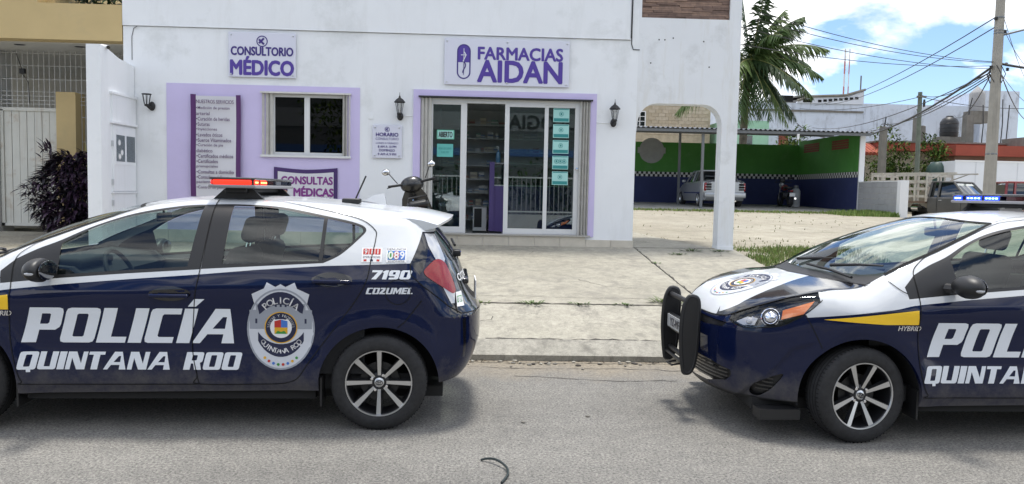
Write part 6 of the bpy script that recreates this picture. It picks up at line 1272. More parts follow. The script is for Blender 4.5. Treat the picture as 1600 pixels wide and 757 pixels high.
def badge(parent, frame, tr, sub=.03):
    """oval force badge: .41 x .55 around the origin, tr maps it to the frame"""
    D = lambda nm, polys, m, off: decal(nm, [[tr(np.array(p)) for p in polys]], frame, m, parent, off=off, step=.06, sub=sub)
    D('badge_oval', [ell(0, -.02, .207, .255)], m_bgrey2, .0020); D('badge_star', [np.concatenate([[(-.15, .10), (-.175, .20)], [(-.10, .235), (-.085, .272), (-.03, .245), (0, .262), (.03, .245), (.085, .272), (.10, .235), (.175, .20), (.15, .10)]])], m_bgrey2, .0021)
    D('badge_rim', [ell(0, -.02, .207, .255), ell(0, -.02, .196, .244)], m_bgrey, .0024)
    fort = [(-.19, -.02), (-.19, .10), (-.15, .10), (-.15, .14), (-.07, .14), (-.07, .17), (.07, .17), (.07, .14), (.15, .14), (.15, .10), (.19, .10), (.19, -.02)]
    D('badge_fort', [fort], m_bgrey, .0026)
    for x, z, w, h in ((-.15, .03, .012, .03), (-.11, .08, .018, .018), (.11, .08, .018, .018), (.15, .03, .012, .03), (-.03, .13, .012, .02), (0, .13, .012, .02), (.03, .13, .012, .02)):
        D('badge_window', [[(x-w/2, z-h/2), (x+w/2, z-h/2), (x+w/2, z+h/2), (x-w/2, z+h/2)]], m_bnavy, .0029)
    o = ell(0, .0, .175, .215, 14, pi*.20, pi*.80); i = ell(0, -.03, .160, .165, 14, pi*.80, pi*.20)[::1]
    D('badge_banner', [np.concatenate([o, i])], m_bnavy, .0032)
    o = ell(0, .02, .165, .215, 14, pi*1.18, pi*1.82); i = ell(0, .05, .165, .165, 14, pi*1.82, pi*1.18)
    D('badge_banner', [np.concatenate([o, i])], m_bnavy, .0032)
    D('badge_ring', [ell(0, -.01, .098, .098)], m_bnavy, .0032); D('badge_disc', [ell(0, -.01, .066, .066)], m_bwhite, .0036)
    D('badge_ring', [ell(0, -.01, .100, .100), ell(0, -.01, .094, .094)], m_bgold, .0036)
    D('badge_shield', [[(-.04, -.01), (0, -.01), (0, .04), (-.02, .035), (-.04, .03)]], m_bred, .0040); D('badge_shield', [[(0, -.01), (.04, -.01), (.04, .03), (.02, .035), (0, .04)]], m_bblue, .0040)
    D('badge_shield', [[(-.04, -.05), (.04, -.05), (.04, -.01), (-.04, -.01)]], m_bgold, .0040); D('badge_shield', [[(-.036, -.05), (.036, -.05), (.02, -.03), (0, -.038), (-.02, -.03)]], m_bgreen, .0044)
    arc_text('badge_lettering', 'POLICÍA', 0, .0, .145, .162, pi*.72, pi*.28, .040, frame, m_bwhite, parent, .0042, tr)
    arc_text('badge_lettering', 'QUINTANA ROO', 0, .02, .150, .178, pi*1.24, pi*1.76, .030, frame, m_bwhite, parent, .0042, tr, -1)
    arc_text('badge_lettering', 'SERVIR Y PROTEGER', 0, -.01, .075, .075, pi*.98, pi*.02, .016, frame, m_bwhite, parent, .0042, tr)
    for j, t in enumerate(np.linspace(pi*1.30, pi*1.70, 8)):
        D('badge_dot', [ell(.165*cos(t), -.02+.222*sin(t)*1.0, .009, .009, 10)], [m_bgold, m_bred, m_bblue, m_bgreen, m_bred, m_bblue, m_bgold, m_bgreen][j], .0030)

def make_wheel(name, parent):
    """alloy wheel, axis along y, outer face at -y, centre at origin"""
    w = bpy.data.objects.new(name, None); COL.objects.link(w); w.parent = parent
    Mx = Matrix.Rotation(pi/2, 4, 'X')     # lathe z -> -y
    R = .303
    ty = MB().lathe([(.205, -.075), (.215, -.09), (.24, -.096), (.27, -.093), (.290, -.082), (R-.003, -.068), (R, -.04), (R, .04), (R-.003, .068), (.290, .082), (.27, .093), (.24, .096), (.216, .090), (.206, .078)], 56, M=Mx)
    for a in (-.045, -.015, .015, .045): pass
    tyre = ty.build('tyre', m_rubber, w, auto=50)
    mb = MB()
    for a in (-.045, -.016, .016, .045): mb.lathe([(R+.0006, a-.004), (R+.0006, a+.004)], 56, M=Mx)
    for i in range(70):
        t = tau*i/70
        for s_ in (-1, 1): 
            q = Matrix.Rotation(t, 4, 'Y'); mb.box(-.002, .002, s_*.057-.014, s_*.057+.014, R-.004, R+.0012, M=q)
    mb.build('tread_groove', m_gap, tyre)
    MB().lathe([(.214, .082), (.209, .078), (.200, .070), (.196, .03), (.190, -.06), (.205, -.075)], 48, M=Mx).build('rim_barrel', m_dalloy, w)
    MB().lathe([(.2135, .083), (.210, .0865), (.204, .0855), (.201, .079)], 56, M=Mx).build('rim_edge', m_alloy, w)
    MB().lathe([(.03, -.01), (.125, -.01), (.125, .012), (.03, .012)], 40, M=Mx, close=True).build('brake_disc', mat('brake_steel', (.05, .05, .05), .5, metal=.8), w)
    for i in range(8):
        t = tau*i/8+radians(3); q = Matrix.Rotation(-t, 4, 'Y'); wide = i % 2 == 0
        wi, wo = (.010, .0145) if wide else (.009, .0175)
        s = MB(); y0, y1 = -.078, -.070
        s.add([q @ Vector(p) for p in [(-wi, -.052, .045), (wi, -.052, .045), (wo, y0, .202), (-wo, y0, .202), (-wi-.006, -.03, .045), (wi+.006, -.03, .045), (wo+.008, -.045, .202), (-wo-.008, -.045, .202)]], [(0, 1, 2, 3)[::-1], (4, 5, 6, 7), (0, 4, 5, 1)[::-1], (3, 2, 6, 7)[::-1], (0, 3, 7, 4)[::-1], (1, 5, 6, 2)[::-1]], 0)
        s.m = [0, 1, 1, 1, 1, 1]
        s.build('spoke', [m_alloy, m_dalloy], w)
    MB().lathe([(.001, .05), (.05, .05), (.062, .045), (.075, .02), (.08, 0)], 32, M=Mx).build('hub', m_dalloy, w)
    cap = MB().lathe([(.001, .062), (.024, .061), (.030, .057), (.031, .048)], 28, M=Mx).build('centre_cap', m_alloy, w)
    mb = MB()
    for a, b, cz in ((.022, .015, 0), (.007, .015, .0), (.014, .006, .008)):
        pts = [(a*cos(t), -.064, cz+b*sin(t)) for t in np.linspace(0, tau, 24)]; mb.tube(pts, .0018, 5, cap=False)
    mb.build('emblem', m_dalloy, cap)
    for i in range(4):
        t = tau*i/4+radians(25); p = (.052*sin(t), 0, .052*cos(t))
        MB().lathe([(.001, .064), (.009, .063), (.011, .058), (.011, .045)], 8, M=Matrix.Translation(p) @ Mx).build('lug_nut', m_chrome, w)
    return w

def make_light_bar(root, lit_side):
    """roof bar across the car: red half on the driver's side, blue on the other; lit_side -1 red, +1 blue"""
    lb = bpy.data.objects.new('light_bar', None); COL.objects.link(lb); lb.parent = root; lb.location = (1.56, 0, 1.466)
    for s_ in (-1, 1):
        MB().add([(-.14, s_*.44-.02, -.03), (.20, s_*.44-.02, -.03), (.12, s_*.44-.02, .045), (-.06, s_*.44-.02, .045), (-.14, s_*.44+.02, -.03), (.20, s_*.44+.02, -.03), (.12, s_*.44+.02, .045), (-.06, s_*.44+.02, .045)], [(0, 3, 2, 1)[::-1], (4, 5, 6, 7)[::-1], (0, 1, 5, 4), (1, 2, 6, 5), (2, 3, 7, 6), (3, 0, 4, 7)]).build('bar_foot', m_black, lb)
    MB().rbox(-.05, .09, -.50, .50, .02, .05, .008).build('bar_rail', m_black, lb)
    MB().box(.088, .094, -.43, -.30, .005, .03).build('bar_tag', m_offwhite, lb)
    MB().rbox(-.13, .17, -.585, .585, .050, .072, .009).build('bar_base', mat('bar_grey', (.25, .25, .26), .5), lb)
    MB().rbox(-.125, .165, -.58, .58, .103, .120, .008).build('bar_lid', mat('bar_lid', (.03, .03, .032), .25, coat=.5), lb)
    red_off = mat('lamp_red_unlit', (.05, .004, .004), .2, coat=1); blue_off = mat('lamp_blue_unlit', (.006, .008, .035), .2, coat=1)
    red_on = mat('lamp_red_lit', (.9, .05, .02), .3, emit=((1, .015, .006), 1.3)); blue_on = mat('lamp_blue_lit', (.05, .1, .9), .3, emit=((.01, .04, 1), 1.6))
    red_core = mat('led_red', (1, .4, .2), .3, emit=((1, .22, .06), 5)); blue_core = mat('led_blue', (.3, .5, 1), .3, emit=((.2, .4, 1), 6))
    for s_, on, offm, core in ((-1, red_on, red_off, red_core), (1, blue_on, blue_off, blue_core)):
        MB().rbox(-.115, .155, min(s_*.03, s_*.565), max(s_*.03, s_*.565), .071, .104, .006).build('lamp_module', offm, lb)
        for a, b in ((.04, .20), (.235, .41), (.46, .56)):
            lit = s_ == lit_side and (a > .2 if s_ < 0 else True)
            for xx in (-.118, .150):
                md = MB().box(xx, xx+.008, min(s_*a, s_*b), max(s_*a, s_*b), .074, .101).build('lamp_module', on if lit else offm, lb)
                if lit:
                    for yy in np.linspace(a+.025, b-.025, 4): xo = xx-.0015 if xx < 0 else xx+.0095; MB().box(xo-.001, xo+.001, s_*yy-.011, s_*yy+.011, .083, .093).build('led', core, md)
        MB().rbox(-.10, .14, min(s_*.565, s_*.583), max(s_*.565, s_*.583), .073, .102, .004).build('lamp_module', on if s_ == lit_side == -1 else offm, lb)

def make_car(label, group, plate='MF-12', steer=0., bull=True):
    root = thing('police_car', label, 'police car', group=group)
    hoods = build_hull(root)
    # decals on the near side
    dl = lambda nm, s, x0, x1, z0, z1, **k: decal(nm, block_text(s, x0, x1, z0, z1, **k), 'side', m_silverfilm, root, off=.002, step=.06)
    dl('lettering', 'POLICÍA', .400, 1.660, .556, .772, shear=.275); dl('lettering', 'QUINTANA ROO', .378, 1.690, .392, .500, shear=.22)
    dl('lettering', '7190', 2.488, 2.735, .965, 1.020, shear=.3); dl('lettering', 'COZUMEL', 2.464, 2.752, .873, .913, shear=.3)
    badge(root, 'side', lambda q: q+[1.946, .668])
    font_decal('model_badge', 'HYBRID', .275, .735, 'side', m_chrome, root, width=.15, height=.028, bold=.03, shear=.2)
    # emergency-number stickers
    for x, body in ((2.494, '911'), (2.647, '089')):
        r = lambda a, b, c, d: [(a, b), (c, b), (c, d), (a, d)]
        decal('sticker', [[r(x-.063, 1.068, x+.063, 1.156)]], 'side', m_offwhite, root, off=.002, step=.04)
        if body == '911':
            for i, ch in enumerate(body): decal('sticker_tile', [[r(x-.054+i*.037, 1.115, x-.021+i*.037, 1.150)]], 'side', m_bred, root, off=.0026, step=.04); font_decal('sticker_lettering', ch, x-.0375+i*.037, 1.1325, 'side', m_bwhite, root, off=.0032, height=.026, bold=.04)
            font_decal('sticker_lettering', 'EMERGENCIAS', x, 1.100, 'side', m_bnavy, root, off=.0028, width=.105, height=.012)
            for xx, mm in ((x-.04, m_bred), (x, m_bnavy), (x+.04, m_bred)): decal('sticker_tile', [[r(xx-.009, 1.074, xx+.009, 1.086)]], 'side', mm, root, off=.0026, step=.04)
        else:
            decal('sticker_tile', [[r(x-.054, 1.084, x+.054, 1.138)]], 'side', m_bblue, root, off=.0024, step=.04)
            for i, (ch, mm) in enumerate(zip(body, (m_bgreen, m_bred, m_bblue))): decal('sticker_tile', [[ell(x-.036+i*.036, 1.111, .019, .026, 20)]], 'side', mm, root, off=.0026+.0002*i, step=.04); font_decal('sticker_lettering', ch, x-.036+i*.036, 1.111, 'side', m_bwhite, root, off=.0034, height=.044, bold=.03)
            font_decal('sticker_lettering', 'DENUNCIA', x, 1.148, 'side', m_bnavy, root, off=.0028, width=.118, height=.012); font_decal('sticker_lettering', 'ANÓNIMA', x, 1.076, 'side', m_bnavy, root, off=.0028, width=.105, height=.012)
    # hood badge (reads from the front of the car)
    badge(root, 'top', lambda q: np.stack([-.47-q[:, 1]*.82*-1*1.0, -q[:, 0]*1.25*-1*-1], 1)[:, [0, 1]]*[1, 1])
    # wheels
    for x, sg in ((0, -1), (0, 1), (2.55, -1), (2.55, 1)):
        w = make_wheel('wheel', root); w.location = (x, sg*.735, .303)
        w.rotation_euler = (0, random.uniform(0, 1), (pi if sg > 0 else 0)+(steer if x == 0 else 0))
    # mud guards
    for x, sg in ((.365, -1), (.365, 1), (2.19, -1), (2.19, 1)): MB().box(x-.006, x+.006, sg*.74-.08, sg*.74+.075, .155, .34).build('mud_flap', m_black, root)
    # underbody
    MB().box(-.62, 2.95, -.62, .62, .17, .24).build('underbody', m_under, root)
    MB().tube([(.4, .35, .17), (2.9, .35, .2)], .04, 8).build('exhaust', m_under, root)
    [MB().box(.40, 2.15, min(a_, b_), max(a_, b_), .195, .30).build('sill_skirt', m_under, root) for a_, b_ in ((-.775, -.70), (.70, .775))]
    # spoiler
    sp = MB(); ys = np.linspace(-.56, .56, 21); prof = []
    for y in ys:
        a = abs(y)/.56; xe = 3.0-.10*a**3; zt = 1.352-.10*y*y-.02*a**4; x0 = 2.62+.02*a; z0 = float(c_ztop(x0)-c_crown(x0)*y*y)+.004-(.03*a**8)
        xm = (x0+xe)/2; zm = (z0+zt)/2+.012
        prof.append([(x0, y, z0), (x0*.7+xe*.3, y, z0*.7+zt*.3+.012), (x0*.4+xe*.6, y, z0*.4+zt*.6+.012), (xe, y, zt), (xe-.004, y, zt-.018), (xe-.10, y, zt-.045), (2.76-.02*a, y, zt-.06-.03*a), (2.70, y, zt-.05)])
    k = len(prof[0]); sp.add([p for r_ in prof for p in r_], [(i*k+j, i*k+j+1, (i+1)*k+j+1, (i+1)*k+j) for i in range(20) for j in range(k-1)], 0, True)
    sp.add(prof[0], [tuple(range(k))], 0); sp.add(prof[-1], [tuple(range(k-1, -1, -1))], 0); spo = sp.build('spoiler', m_white, root, auto=50)
    for s_ in (-1, 1): MB().tube([(2.66, s_*.44, 1.365), (2.74, s_*.555, 1.315), (2.795, s_*.575, 1.255)], .004, 5).build('panel_gap', m_gap, spo)
    # mirrors
    for sg in (-1, 1):
        c = (.585, sg*.94, 1.01)
        h = MB().sphere((0, 0, 0), (.085, .125, .072), 20, 12)
        h.v = [(c[0]+(x if x < .02 else .02+(x-.02)*.35)-.01, c[1]+y, c[2]+z*(1-.25*max(0, -y*sg)/.125)) for x, y, z in h.v]
        mi = h.build('side_mirror', m_black, root, auto=0)
        MB().sphere((c[0]+.034, c[1], c[2]), (.008, .105, .058), 18, 10).build('mirror_glass', mat('mirror_dark', (.22, .22, .23), .08, metal=1.0), mi)
        MB().sphere((c[0]-.015, c[1]+sg*.108, c[2]-.012), (.030, .018, .013), 12, 8).build('turn_repeater', m_clear, mi)
        MB().tube([(.57, sg*.87, .985), (.53, sg*.79, .98)], [.028, .035], 8).build('mirror_stalk', m_black, mi)
    # wipers
    for y0 in (-.30, .22):
        MB().tube([(.02, y0, 1.075), (.10, y0-.22, 1.10), (.20, y0-.34, 1.105)], [.012, .009, .006], 6).build('wiper', m_black, root)
    wb = [(float(x), float(y)) for x, y in ((.03, -.58), (.0, -.35), (-.02, -.05))]; P, N = lift(np.array(wb), 'top', off=.025); MB().tube([tuple(p) for p in P], .010, 6).build('wiper', m_black, root)
    MB().tube([(3.015, -.02, 1.13), (2.99, .30, 1.155)], .010, 6).rbox(3.0, 3.06, -.10, .02, 1.055, 1.10, .01).build('rear_wiper', m_black, root)
    MB().rbox(3.04, 3.115, -.34, .34, .885, .925, .012).build('tailgate_grip', m_blackg, root)
    # number plates
    for x, y0, s_, z in ((3.165, -.17, 1, .80),):
        p = MB().box(x, x+.008, y0, y0+.34, z-.07, z+.09).build('number_plate', m_offwhite, root)
        me = text_mesh('089', height=.08, bold=.02); me.materials.append(m_bgreen); o = link_mesh('plate_lettering', me, p); o.location = (x+.0095, 0, z+.01); o.rotation_euler = (pi/2, 0, pi/2)
    st = font_decal('plate_lettering', 'COZUMEL', 0, 0, 'r', m_offwhite, root, off=.004, fmap=lambda c: np.stack([c[:, 0]*1.2-.40, c[:, 1]+.95], 1), width=.30, height=.045, bold=.03)
    q = [(-.640, .775), (-.585, .775), (-.575, .865), (-.632, .865)]
    decal('sticker', [[np.array(q)]], 'r', m_offwhite, root, off=.005, step=.03)
    decal('sticker_tile', [[np.array([(-.633, .80), (-.592, .80), (-.585, .84), (-.626, .84)])]], 'r', m_bgreen, root, off=.0062, step=.03)
    font_decal('sticker_lettering', '089', 0, 0, 'r', m_bwhite, root, off=.0072, fmap=lambda c: np.stack([c[:, 0]-.609, c[:, 1]+.82], 1), width=.034, height=.030, bold=.03)
    # roof antennas
    fin = MB(); zf = float(c_ztop(2.45)); 
    for s_ in (1,): fin.add([(2.30, 0, float(c_ztop(2.30))), (2.52, -.035, float(c_ztop(2.52))-.004), (2.52, .035, float(c_ztop(2.52))-.004), (2.50, -.008, zf+.075), (2.50, .008, zf+.075), (2.42, -.012, zf+.062), (2.42, .012, zf+.062), (2.36, -.022, zf+.02), (2.36, .022, zf+.02)], [(0, 1, 7), (7, 1, 5), (5, 1, 3), (0, 8, 2), (8, 6, 2), (6, 4, 2), (0, 7, 8), (7, 5, 6, 8), (5, 3, 4, 6), (1, 2, 4, 3)], 0, True)
    fin.build('roof_fin', m_white, root, auto=40)
    za = float(c_ztop(2.30))-.012; MB().rbox(2.24, 2.37, -.33, -.27, za, za+.035, .012).tube([(2.33, -.30, za+.03), (2.40, -.30, za+.19)], .006, 6).build('whip_antenna', m_black, root)
    # push bar
    if bull:
        pb = bpy.data.objects.new('push_bar', None); COL.objects.link(pb); pb.parent = root
        for y in (-.24, .24):
            poly = catmull([(-.965, .34), (-.985, .55), (-.975, .74), (-.945, .825), (-.91, .837), (-.872, .80), (-.872, .62), (-.882, .42), (-.91, .325), (-.945, .31)], 5, True)
            Mx = Matrix.Translation((0, y, 0)) @ Matrix.Rotation(pi/2, 4, 'X')
            MB().prism([tuple(p) for p in poly], -.014, .014, M=Mx).build('upright', m_black, pb)
            MB().tube([(x, y, z) for x, z in np.concatenate([poly, poly[:1]])], .017, 8, cap=False).build('upright_edge', m_black, pb)
        for x, z, r in ((-.93, .795, .019), (-.93, .40, .019), (-.955, .37, .012)): MB().tube([(x, -.24, z), (x, .24, z)], r, 10).build('cross_tube', m_black, pb)
        MB().box(-.955, -.925, -.23, .23, .55, .66).build('channel', m_black, pb)
        p = MB().box(-.965, -.958, -.19, .19, .565, .655).build('plate', mat('bar_plate', (.35, .36, .37), .5), pb)
        me = text_mesh('YZ-MF', height=.055, bold=.02); me.materials.append(m_bnavy); o = link_mesh('plate_lettering', me, p); o.location = (-.967, 0, .61); o.rotation_euler = (pi/2, 0, -pi/2)
        MB().box(-.90, -.80, -.06, .06, .42, .70).build('bracket', m_black, pb)
        MB().tube([(-.93, -.05, .33), (-.99, -.05, .32), (-1.0, .05, .32), (-.93, .05, .33)], .008, 6).build('tow_hook', m_black, pb)
    # cabin
    cb = bpy.data.objects.new('cabin', None); COL.objects.link(cb); cb.parent = root
    MB().box(.25, 2.75, -.70, .70, .24, .34).build('floor', m_cabin, cb)
    for sg in (-1, 1): MB().box(.40, 2.45, sg*.735-.02, sg*.735+.02, .35, .93).build('door_card', m_cabin2 if sg > 0 else m_cabin, cb)
    for y in (-.36, .36):
        st = bpy.data.objects.new('front_seat', None); COL.objects.link(st); st.parent = cb
        MB().rbox(.95, 1.45, y-.25, y+.25, .45, .62, .05, 3).build('cushion', m_cabin, st)
        Mx = Matrix.Translation((1.45, y, .55)) @ Matrix.Rotation(radians(17), 4, 'Y')
        MB().rbox(-.07, .07, -.24, .24, 0, .60, .06, 3, M=Mx).build('backrest', m_cabin, st)
        MB().rbox(-.05, .05, -.13, .13, .635, .81, .045, 3, M=Mx).build('headrest', m_cabin, st)
        MB().tube([Mx @ Vector((0, -.05, .58)), Mx @ Vector((0, -.05, .66))], .007, 6).tube([Mx @ Vector((0, .05, .58)), Mx @ Vector((0, .05, .66))], .007, 6).build('headrest_post', m_chrome, st)
    MB().rbox(1.95, 2.35, -.60, .60, .42, .60, .05, 3).build('rear_bench', m_cabin, cb)
    Mx = Matrix.Translation((2.36, 0, .55)) @ Matrix.Rotation(radians(18), 4, 'Y'); MB().rbox(-.07, .07, -.60, .60, 0, .52, .05, 3, M=Mx).build('rear_backrest', m_cabin, cb)
    d = MB(); pr = [(.05, .98), (.30, 1.03), (.62, 1.00), (.70, .93), (.66, .80), (.62, .60), (.1, .60)]; d.prism(pr, -.70, .70, M=Matrix.Rotation(pi/2, 4, 'X')); d.build('dashboard', m_cabin, cb)
    MB().rbox(.48, .66, -.62, -.14, .98, 1.05, .03).build('instrument_hood', m_cabin, cb)
    ctr = Vector((.80, -.36, .92)); ax = Vector((cos(radians(25)), 0, sin(radians(25)))); u = Vector((0, 1, 0)); v = ax.cross(u)
    sw = MB().tube([ctr+(u*cos(t)+v*sin(t))*.18 for t in np.linspace(0, tau, 33)], .015, 8, cap=False)
    for t in (0, pi, -pi/2): sw.tube([ctr, ctr+(u*cos(t)+v*sin(t))*.18], .014, 6)
    sw.build('steering_wheel', m_cabin, cb)
    MB().rbox(.93, .96, -.12, .12, 1.27, 1.33, .012).tube([(.945, 0, 1.32), (.93, 0, 1.39)], .008, 6).build('inner_mirror', m_black, cb)
    return root

P_LEFT, YAW_LEFT = (-3.2071, 5.5405), radians(2.0)
P_RIGHT, YAW_RIGHT = (2.3639, 5.4447), radians(1.5)
car_l = make_car('navy and white police car with red roof lamps lit, seen up to its tail', 'police cars at the kerb', steer=0)
car_l.location = (*P_LEFT, 0); car_l.rotation_euler = (0, 0, YAW_LEFT)
car_r = copy_tree(car_l); make_light_bar(car_l, -1); make_light_bar(car_r, 1); car_r.location = (*P_RIGHT, 0); car_r.rotation_euler = (0, 0, YAW_RIGHT)
car_r['label'] = 'navy and white police car with black push bar and blue roof lamps lit'
for ch in car_r.children:
    if ch.name.startswith('wheel') and abs(ch.location.x) < .1: ch.rotation_euler[2] += radians(7)

# ================================================================ scooter in front of the door
sk = thing('scooter', 'black motor scooter parked in front of the left glass pane', 'scooter', (-.76, 10.85, gz(-.7, 10.9)+.03), radians(97))   # x forward
sk.rotation_euler[0] = radians(-12)   # leans on its side stand
m_sb = mat('scooter_black', (.012, .012, .013), .3, coat=.5)
for x in (-.60, .62):
    w = MB().lathe([(.14, -.05), (.20, -.055), (.225, 0), (.20, .055), (.14, .05)], 28, M=Matrix.Translation((x, 0, .225)) @ Matrix.Rotation(pi/2, 4, 'X'), close=True).build('wheel', m_rubber, sk)
    MB().lathe([(.02, -.05), (.13, -.03), (.14, 0), (.13, .03), (.02, .05)], 20, M=Matrix.Translation((x, 0, .225)) @ Matrix.Rotation(pi/2, 4, 'X')).build('rim', m_dalloy, w)
sd = MB(); sec = [(.50, .10, .30), (.46, .20, .45), (.40, .22, .65), (.36, .18, .85), (.36, .11, .97)]
V = [(x+dx, s*w, z) for x, w, z in sec for s, dx in ((-1, 0), (-.5, .05), (0, .07), (.5, .05), (1, 0))]
F = [(i*5+j, i*5+j+1, i*5+6+j, i*5+5+j) for i in range(4) for j in range(4)]
sd.add(V, F, 0, True).add([(x-.05, y, z) for x, y, z in V], [f[::-1] for f in F], 0, True).build('leg_shield', m_sb, sk, auto=0)
MB().rbox(-.15, .42, -.15, .15, .27, .32, .02).build('footboard', m_sb, sk); MB().rbox(-.78, -.12, -.16, .16, .36, .72, .09, 4).build('rear_body', m_sb, sk); MB().rbox(-.78, -.05, -.14, .14, .71, .80, .04, 3).build('seat', mat('seat_vinyl', (.015, .015, .016), .5), sk)
MB().tube([(.62, .06, .225), (.50, .05, .50), (.38, 0, .95)], .022, 8).tube([(.62, -.06, .225), (.50, -.05, .50)], .022, 8).build('fork', m_black, sk); MB().sphere((.62, 0, .33), (.24, .085, .14), 18, 10).build('front_mudguard', m_sb, sk)
MB().sphere((.37, 0, 1.03), (.13, .17, .12), 18, 12).build('handlebar_cover', m_sb, sk); MB().sphere((.47, 0, 1.03), (.05, .09, .07), 14, 10).build('headlamp', m_clear, sk)
for sg in (-1, 1):
    MB().tube([(.33, sg*.12, 1.05), (.28, sg*.34, 1.06)], .018, 8).build('grip', m_black, sk); MB().tube([(.36, sg*.16, 1.06), (.40, sg*.36, 1.04)], .007, 5).build('brake_lever', m_black, sk)
    MB().tube([(.34, sg*.20, 1.08), (.33, sg*.27, 1.20), (.33, sg*.30, 1.25)], .007, 6).build('mirror_stem', m_black, sk); MB().sphere((.325, sg*.33, 1.27), (.018, .06, .045), 14, 8).build('mirror', m_black, sk); MB().sphere((.318, sg*.33, 1.27), (.014, .053, .039), 14, 8).build('mirror_glass', m_chrome, sk)
MB().tube([(-.30, -.18, .26), (-.75, -.19, .34)], .05, 10).build('exhaust', m_dalloy, sk); MB().rbox(-.85, -.77, -.09, .09, .58, .66, .02).build('taillight', m_redlens, sk); MB().box(-.88, -.872, -.09, .09, .38, .52).build('number_plate', m_offwhite, sk); MB().tube([(-.55, -.12, .80), (-.85, -.12, .86), (-.85, .12, .86), (-.55, .12, .80)], .012, 6).build('grab_rail', m_black, sk); MB().tube([(-.1, .1, .27), (-.16, .22, .02)], .012, 6).build('stand', m_black, sk)
MB().lathe([(.001, .012), (.016, .010), (.018, 0)], 12, M=Matrix.Translation((.30, .03, .80)) @ Matrix.Rotation(-pi/2, 4, 'Y')).build('ignition_lock', m_chrome, sk)

# ================================================================ ground cover
def grass(name, label, n, pick, cols, h=(.05, .16), w=.012, spread=.6):
    mb = MB()
    for k in range(n):
        x, y = pick(); z = gz(x, y)+.0; hh = random.uniform(*h); a = random.uniform(0, tau); lx, ly = cos(a)*hh*spread*random.random(), sin(a)*hh*spread*random.random(); b = random.uniform(0, tau); wx, wy = cos(b)*w, sin(b)*w
        mb.add([(x-wx, y-wy, z), (x+wx, y+wy, z), (x+lx*.5+wx*.6, y+ly*.5+wy*.6, z+hh*.65), (x+lx, y+ly, z+hh)], [(0, 1, 2), (0, 2, 3)], random.randrange(len(cols)))
    o = mb.build(name, [mat('%s_%d' % (name, i), c, .6) for i, c in enumerate(cols)]); return tag(o, label, 'grass', kind='stuff')
GC = [(.085, .15, .022), (.14, .22, .035), (.19, .24, .06), (.22, .22, .09)]
def near_col():
    while True:
        t = random.random()**1.3; x = 4.0+t*2.0+abs(random.gauss(0, .1)); y = random.uniform(10.1, 12.5)+.25*t+random.gauss(0, .12)
        if .5+.5*sin(x*5.1+1.3*sin(y*3.7))*sin(y*4.3+x) > random.uniform(.15, .85): return x, y
grass('lot_grass', 'green grass patch growing at the foot of the white column', 4200, near_col, GC, (.025, .10), .008)
grass('wall_grass', 'bright green grass strip along the foot of the low grey wall', 2600, lambda: (random.uniform(12.2, 14.0) if random.random() < .35 else 14.0-abs(random.gauss(0, .35)), random.uniform(25.2, 27.4)), GC[:3], (.06, .2), .02)
grass('pad_grass', 'thin grass along the front edge of the carport slab', 1500, lambda: (random.uniform(4.2, 13), 27.3-abs(random.gauss(0, .35))), GC, (.03, .11), .02)
def sc_pick():
    c = random.choice(SPOTS); return c[0]+random.gauss(0, c[2]), c[1]+random.gauss(0, c[3])
SPOTS = [(2.6, 15.5, .25, .25), (2.75, 13.0, .12, .12), (3.2, 14.2, .2, .3), (3.05, 16.5, .15, .9), (6, 18, .8, .5), (9, 21, 1.2, .8), (5, 14, .5, .4), (7.5, 24, 1.5, .6)]
grass('scattered_weeds', 'scattered tufts of weeds over the pale dirt lot', 350, sc_pick, [(.17, .17, .07), (.13, .15, .05)], (.015, .05))
def weed(x, y, n, r, label, hh=.10):
    t = thing('weed', label, 'weed', (x, y, gz(x, y)+.03)); mb = MB()
    for k in range(n): a = random.uniform(0, tau); rr = random.random()*r; leaf(mb, (rr*cos(a), rr*sin(a)*.5, 0), (cos(a), sin(a), random.uniform(.3, 1.5)), (0, 0, 1), random.uniform(.5, 1)*hh, .02, .4)
    mb.build('foliage', mat('weed_%d' % random.randrange(2), [(.07, .12, .025), (.11, .15, .04)][random.randrange(2)], .6), t, auto=0)['kind'] = 'stuff'
for x, y, n, r, lab, hh in ((.02, 8.08, 22, .10, 'weed in the pavement joint nearest the left police car', .06), (.55, 8.085, 40, .16, 'wide low weed in the pavement joint behind the left car', .07), (1.05, 8.085, 26, .14, 'middle weed tuft in the long pavement joint', .05), (1.55, 8.085, 24, .12, 'flat weed tuft in the pavement joint nearer the push bar', .05), (2.02, 8.2, 60, .14, 'grass tuft beside the push bar of the right police car', .14), (2.95, 11.4, 30, .14, 'small weed in the pavement crack left of the white column', .07), (3.25, 11.75, 34, .16, 'low weed at the porch edge between wall and column', .10), (2.43, 10.6, 16, .08, 'small weed in the joint running back to the wall corner', .05), (3.7, 11.75, 30, .16, 'dark weed at the base of the white column', .07)): weed(x, y, n, r, lab, hh)
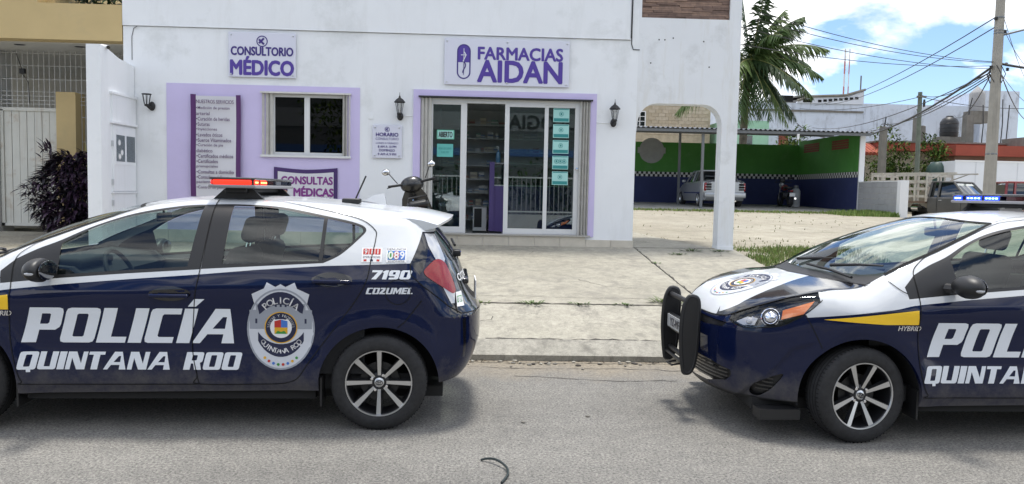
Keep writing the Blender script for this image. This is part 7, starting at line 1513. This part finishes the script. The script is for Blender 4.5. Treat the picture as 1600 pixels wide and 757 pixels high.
# debris
tag(MB().tube([tuple(p) for p in catmull([(.02, 4.27, .008), (.06, 4.26, .02), (.11, 4.21, .03), (.16, 4.13, .02), (.165, 4.04, .01), (.13, 3.93, .008)], 6)], .007, 8).build('cable_scrap', mat('scrap_rubber', (.02, .03, .03), .5)), 'short black curled piece of cable lying on the road', 'cable')
for i, (x, y) in enumerate(((.75, 5.15), (.30, 5.0), (.28, 6.62), (1.3, 6.7), (.9, 6.55))):
    o = MB().sphere((0, 0, 0), (.018, .012, .006), 7, 5).build('pebble', m_conc2); o.location = (x, y, .006); o.rotation_euler = (0, 0, random.uniform(0, 3)); tag(o, 'small dark pebble lying on the asphalt', 'pebble', 'pebbles on the road')
for i in range(34):
    o = MB().sphere((0, 0, 0), (random.uniform(.012, .03), random.uniform(.01, .02), .008), 7, 5).build('gravel_bit', [m_conc2, m_kerb, m_crack_kerb_shade][i % 3]); o.location = (random.uniform(-.4, 2.1), 6.86-abs(random.gauss(0, .12)), .006); tag(o, 'loose bit of gravel lying along the kerb edge', 'gravel', 'gravel bits along the kerb')

# ================================================================ the other side of the street (seen mirrored in glass and paint)
m_mesh2 = mat('fence_grey', (.30, .30, .30), .6)
op = thing('opposite_fence', 'white barred fence on a low wall across the street', 'fence', (0, -9.0, 0))
MB().box(-16, 14, -.1, .1, -.03, .55).build('plinth', m_pale, op)
for i in range(150): x = -15.9+i*.2; MB().box(x-.022, x+.022, -.02, .02, .55, 2.2).build('bar', m_mesh2, op)
for z in (.65, 2.12): MB().box(-16, 14, -.03, .03, z, z+.06).build('rail', m_offwhite, op)
ob = thing('opposite_building', 'pale house with blue band across the street', 'building', (0, -19, 0))
MB().box(-24, 22, -6, 0, -.03, 7.6).build('wall', mat('far_wall', (.11, .12, .12), .8, var=.1, vscale=.6), ob); MB().box(-24, 22, 0, .03, 4.9, 5.9).build('pale_band', mat('band_pale', (.24, .25, .25), .8), ob); MB().box(-24, 22, 0, .04, 3.5, 3.9).build('blue_band', mat('band_blue', (.05, .12, .30), .7), ob)
for x in (-11, -7, -2, 3, 7): MB().box(x, x+1.4, 0, .05, .9, 2.4).build('window', m_dkglass, ob)
me = text_mesh('EULOGIA', height=.75, bold=.03); me.materials.append(m_black); o = link_mesh('lettering', me, ob); o.location = (3.6, .06, 5.4); o.rotation_euler = (pi/2, 0, pi)
bushy('opposite_tree', 'dark leafy tree across the street, left of two', 'tree', (-5.5, -13, 0), 2.4, 2.0, 1.7, 420, G3, 2.0, (.30, .14)); bushy('opposite_tree', 'dark leafy tree across the street, right of two', 'tree', (8.5, -14, 0), 2.2, 2.0, 1.6, 420, G3, 1.8, (.30, .14))
for i, (x, y) in enumerate(((-11, -12), (-1.5, -12.5), (3.5, -12.5), (13, -12))): bushy('hedge', ['hedge across the street at the far end of the white fence', 'hedge across the street just left of the camera', 'hedge across the street just right of the camera', 'hedge across the street beyond the white fence'][i], 'hedge', (x, y, 0), 2.6, 1.2, 1.3, 260, [(.02, .04, .01), (.03, .055, .015)], 0, (.34, .16))
# silt, leaves and grit along the kerb foot, kept dark to paint its shadow line
mb = MB()
for k in range(900):
    x = random.uniform(-6, 9); y = 6.875-abs(random.gauss(0, .06)); a = random.uniform(0, tau); r = random.uniform(.006, .022)
    mb.add([(x+r*cos(a), y+r*.6*sin(a), .004), (x+r*cos(a+2.1), y+r*.6*sin(a+2.1), .006+r*.3), (x+r*cos(a+4.2), y+r*.6*sin(a+4.2), .004)], [(0, 1, 2)], random.randrange(3))
tag(mb.build('kerb_litter', [mat('litter_a', (.05, .04, .028), .95), mat('litter_b', (.11, .085, .055), .95), mat('litter_c', (.025, .022, .018), .95)]), 'leaf litter and silt painting the dark shadow line at the kerb foot', 'litter', kind='stuff')
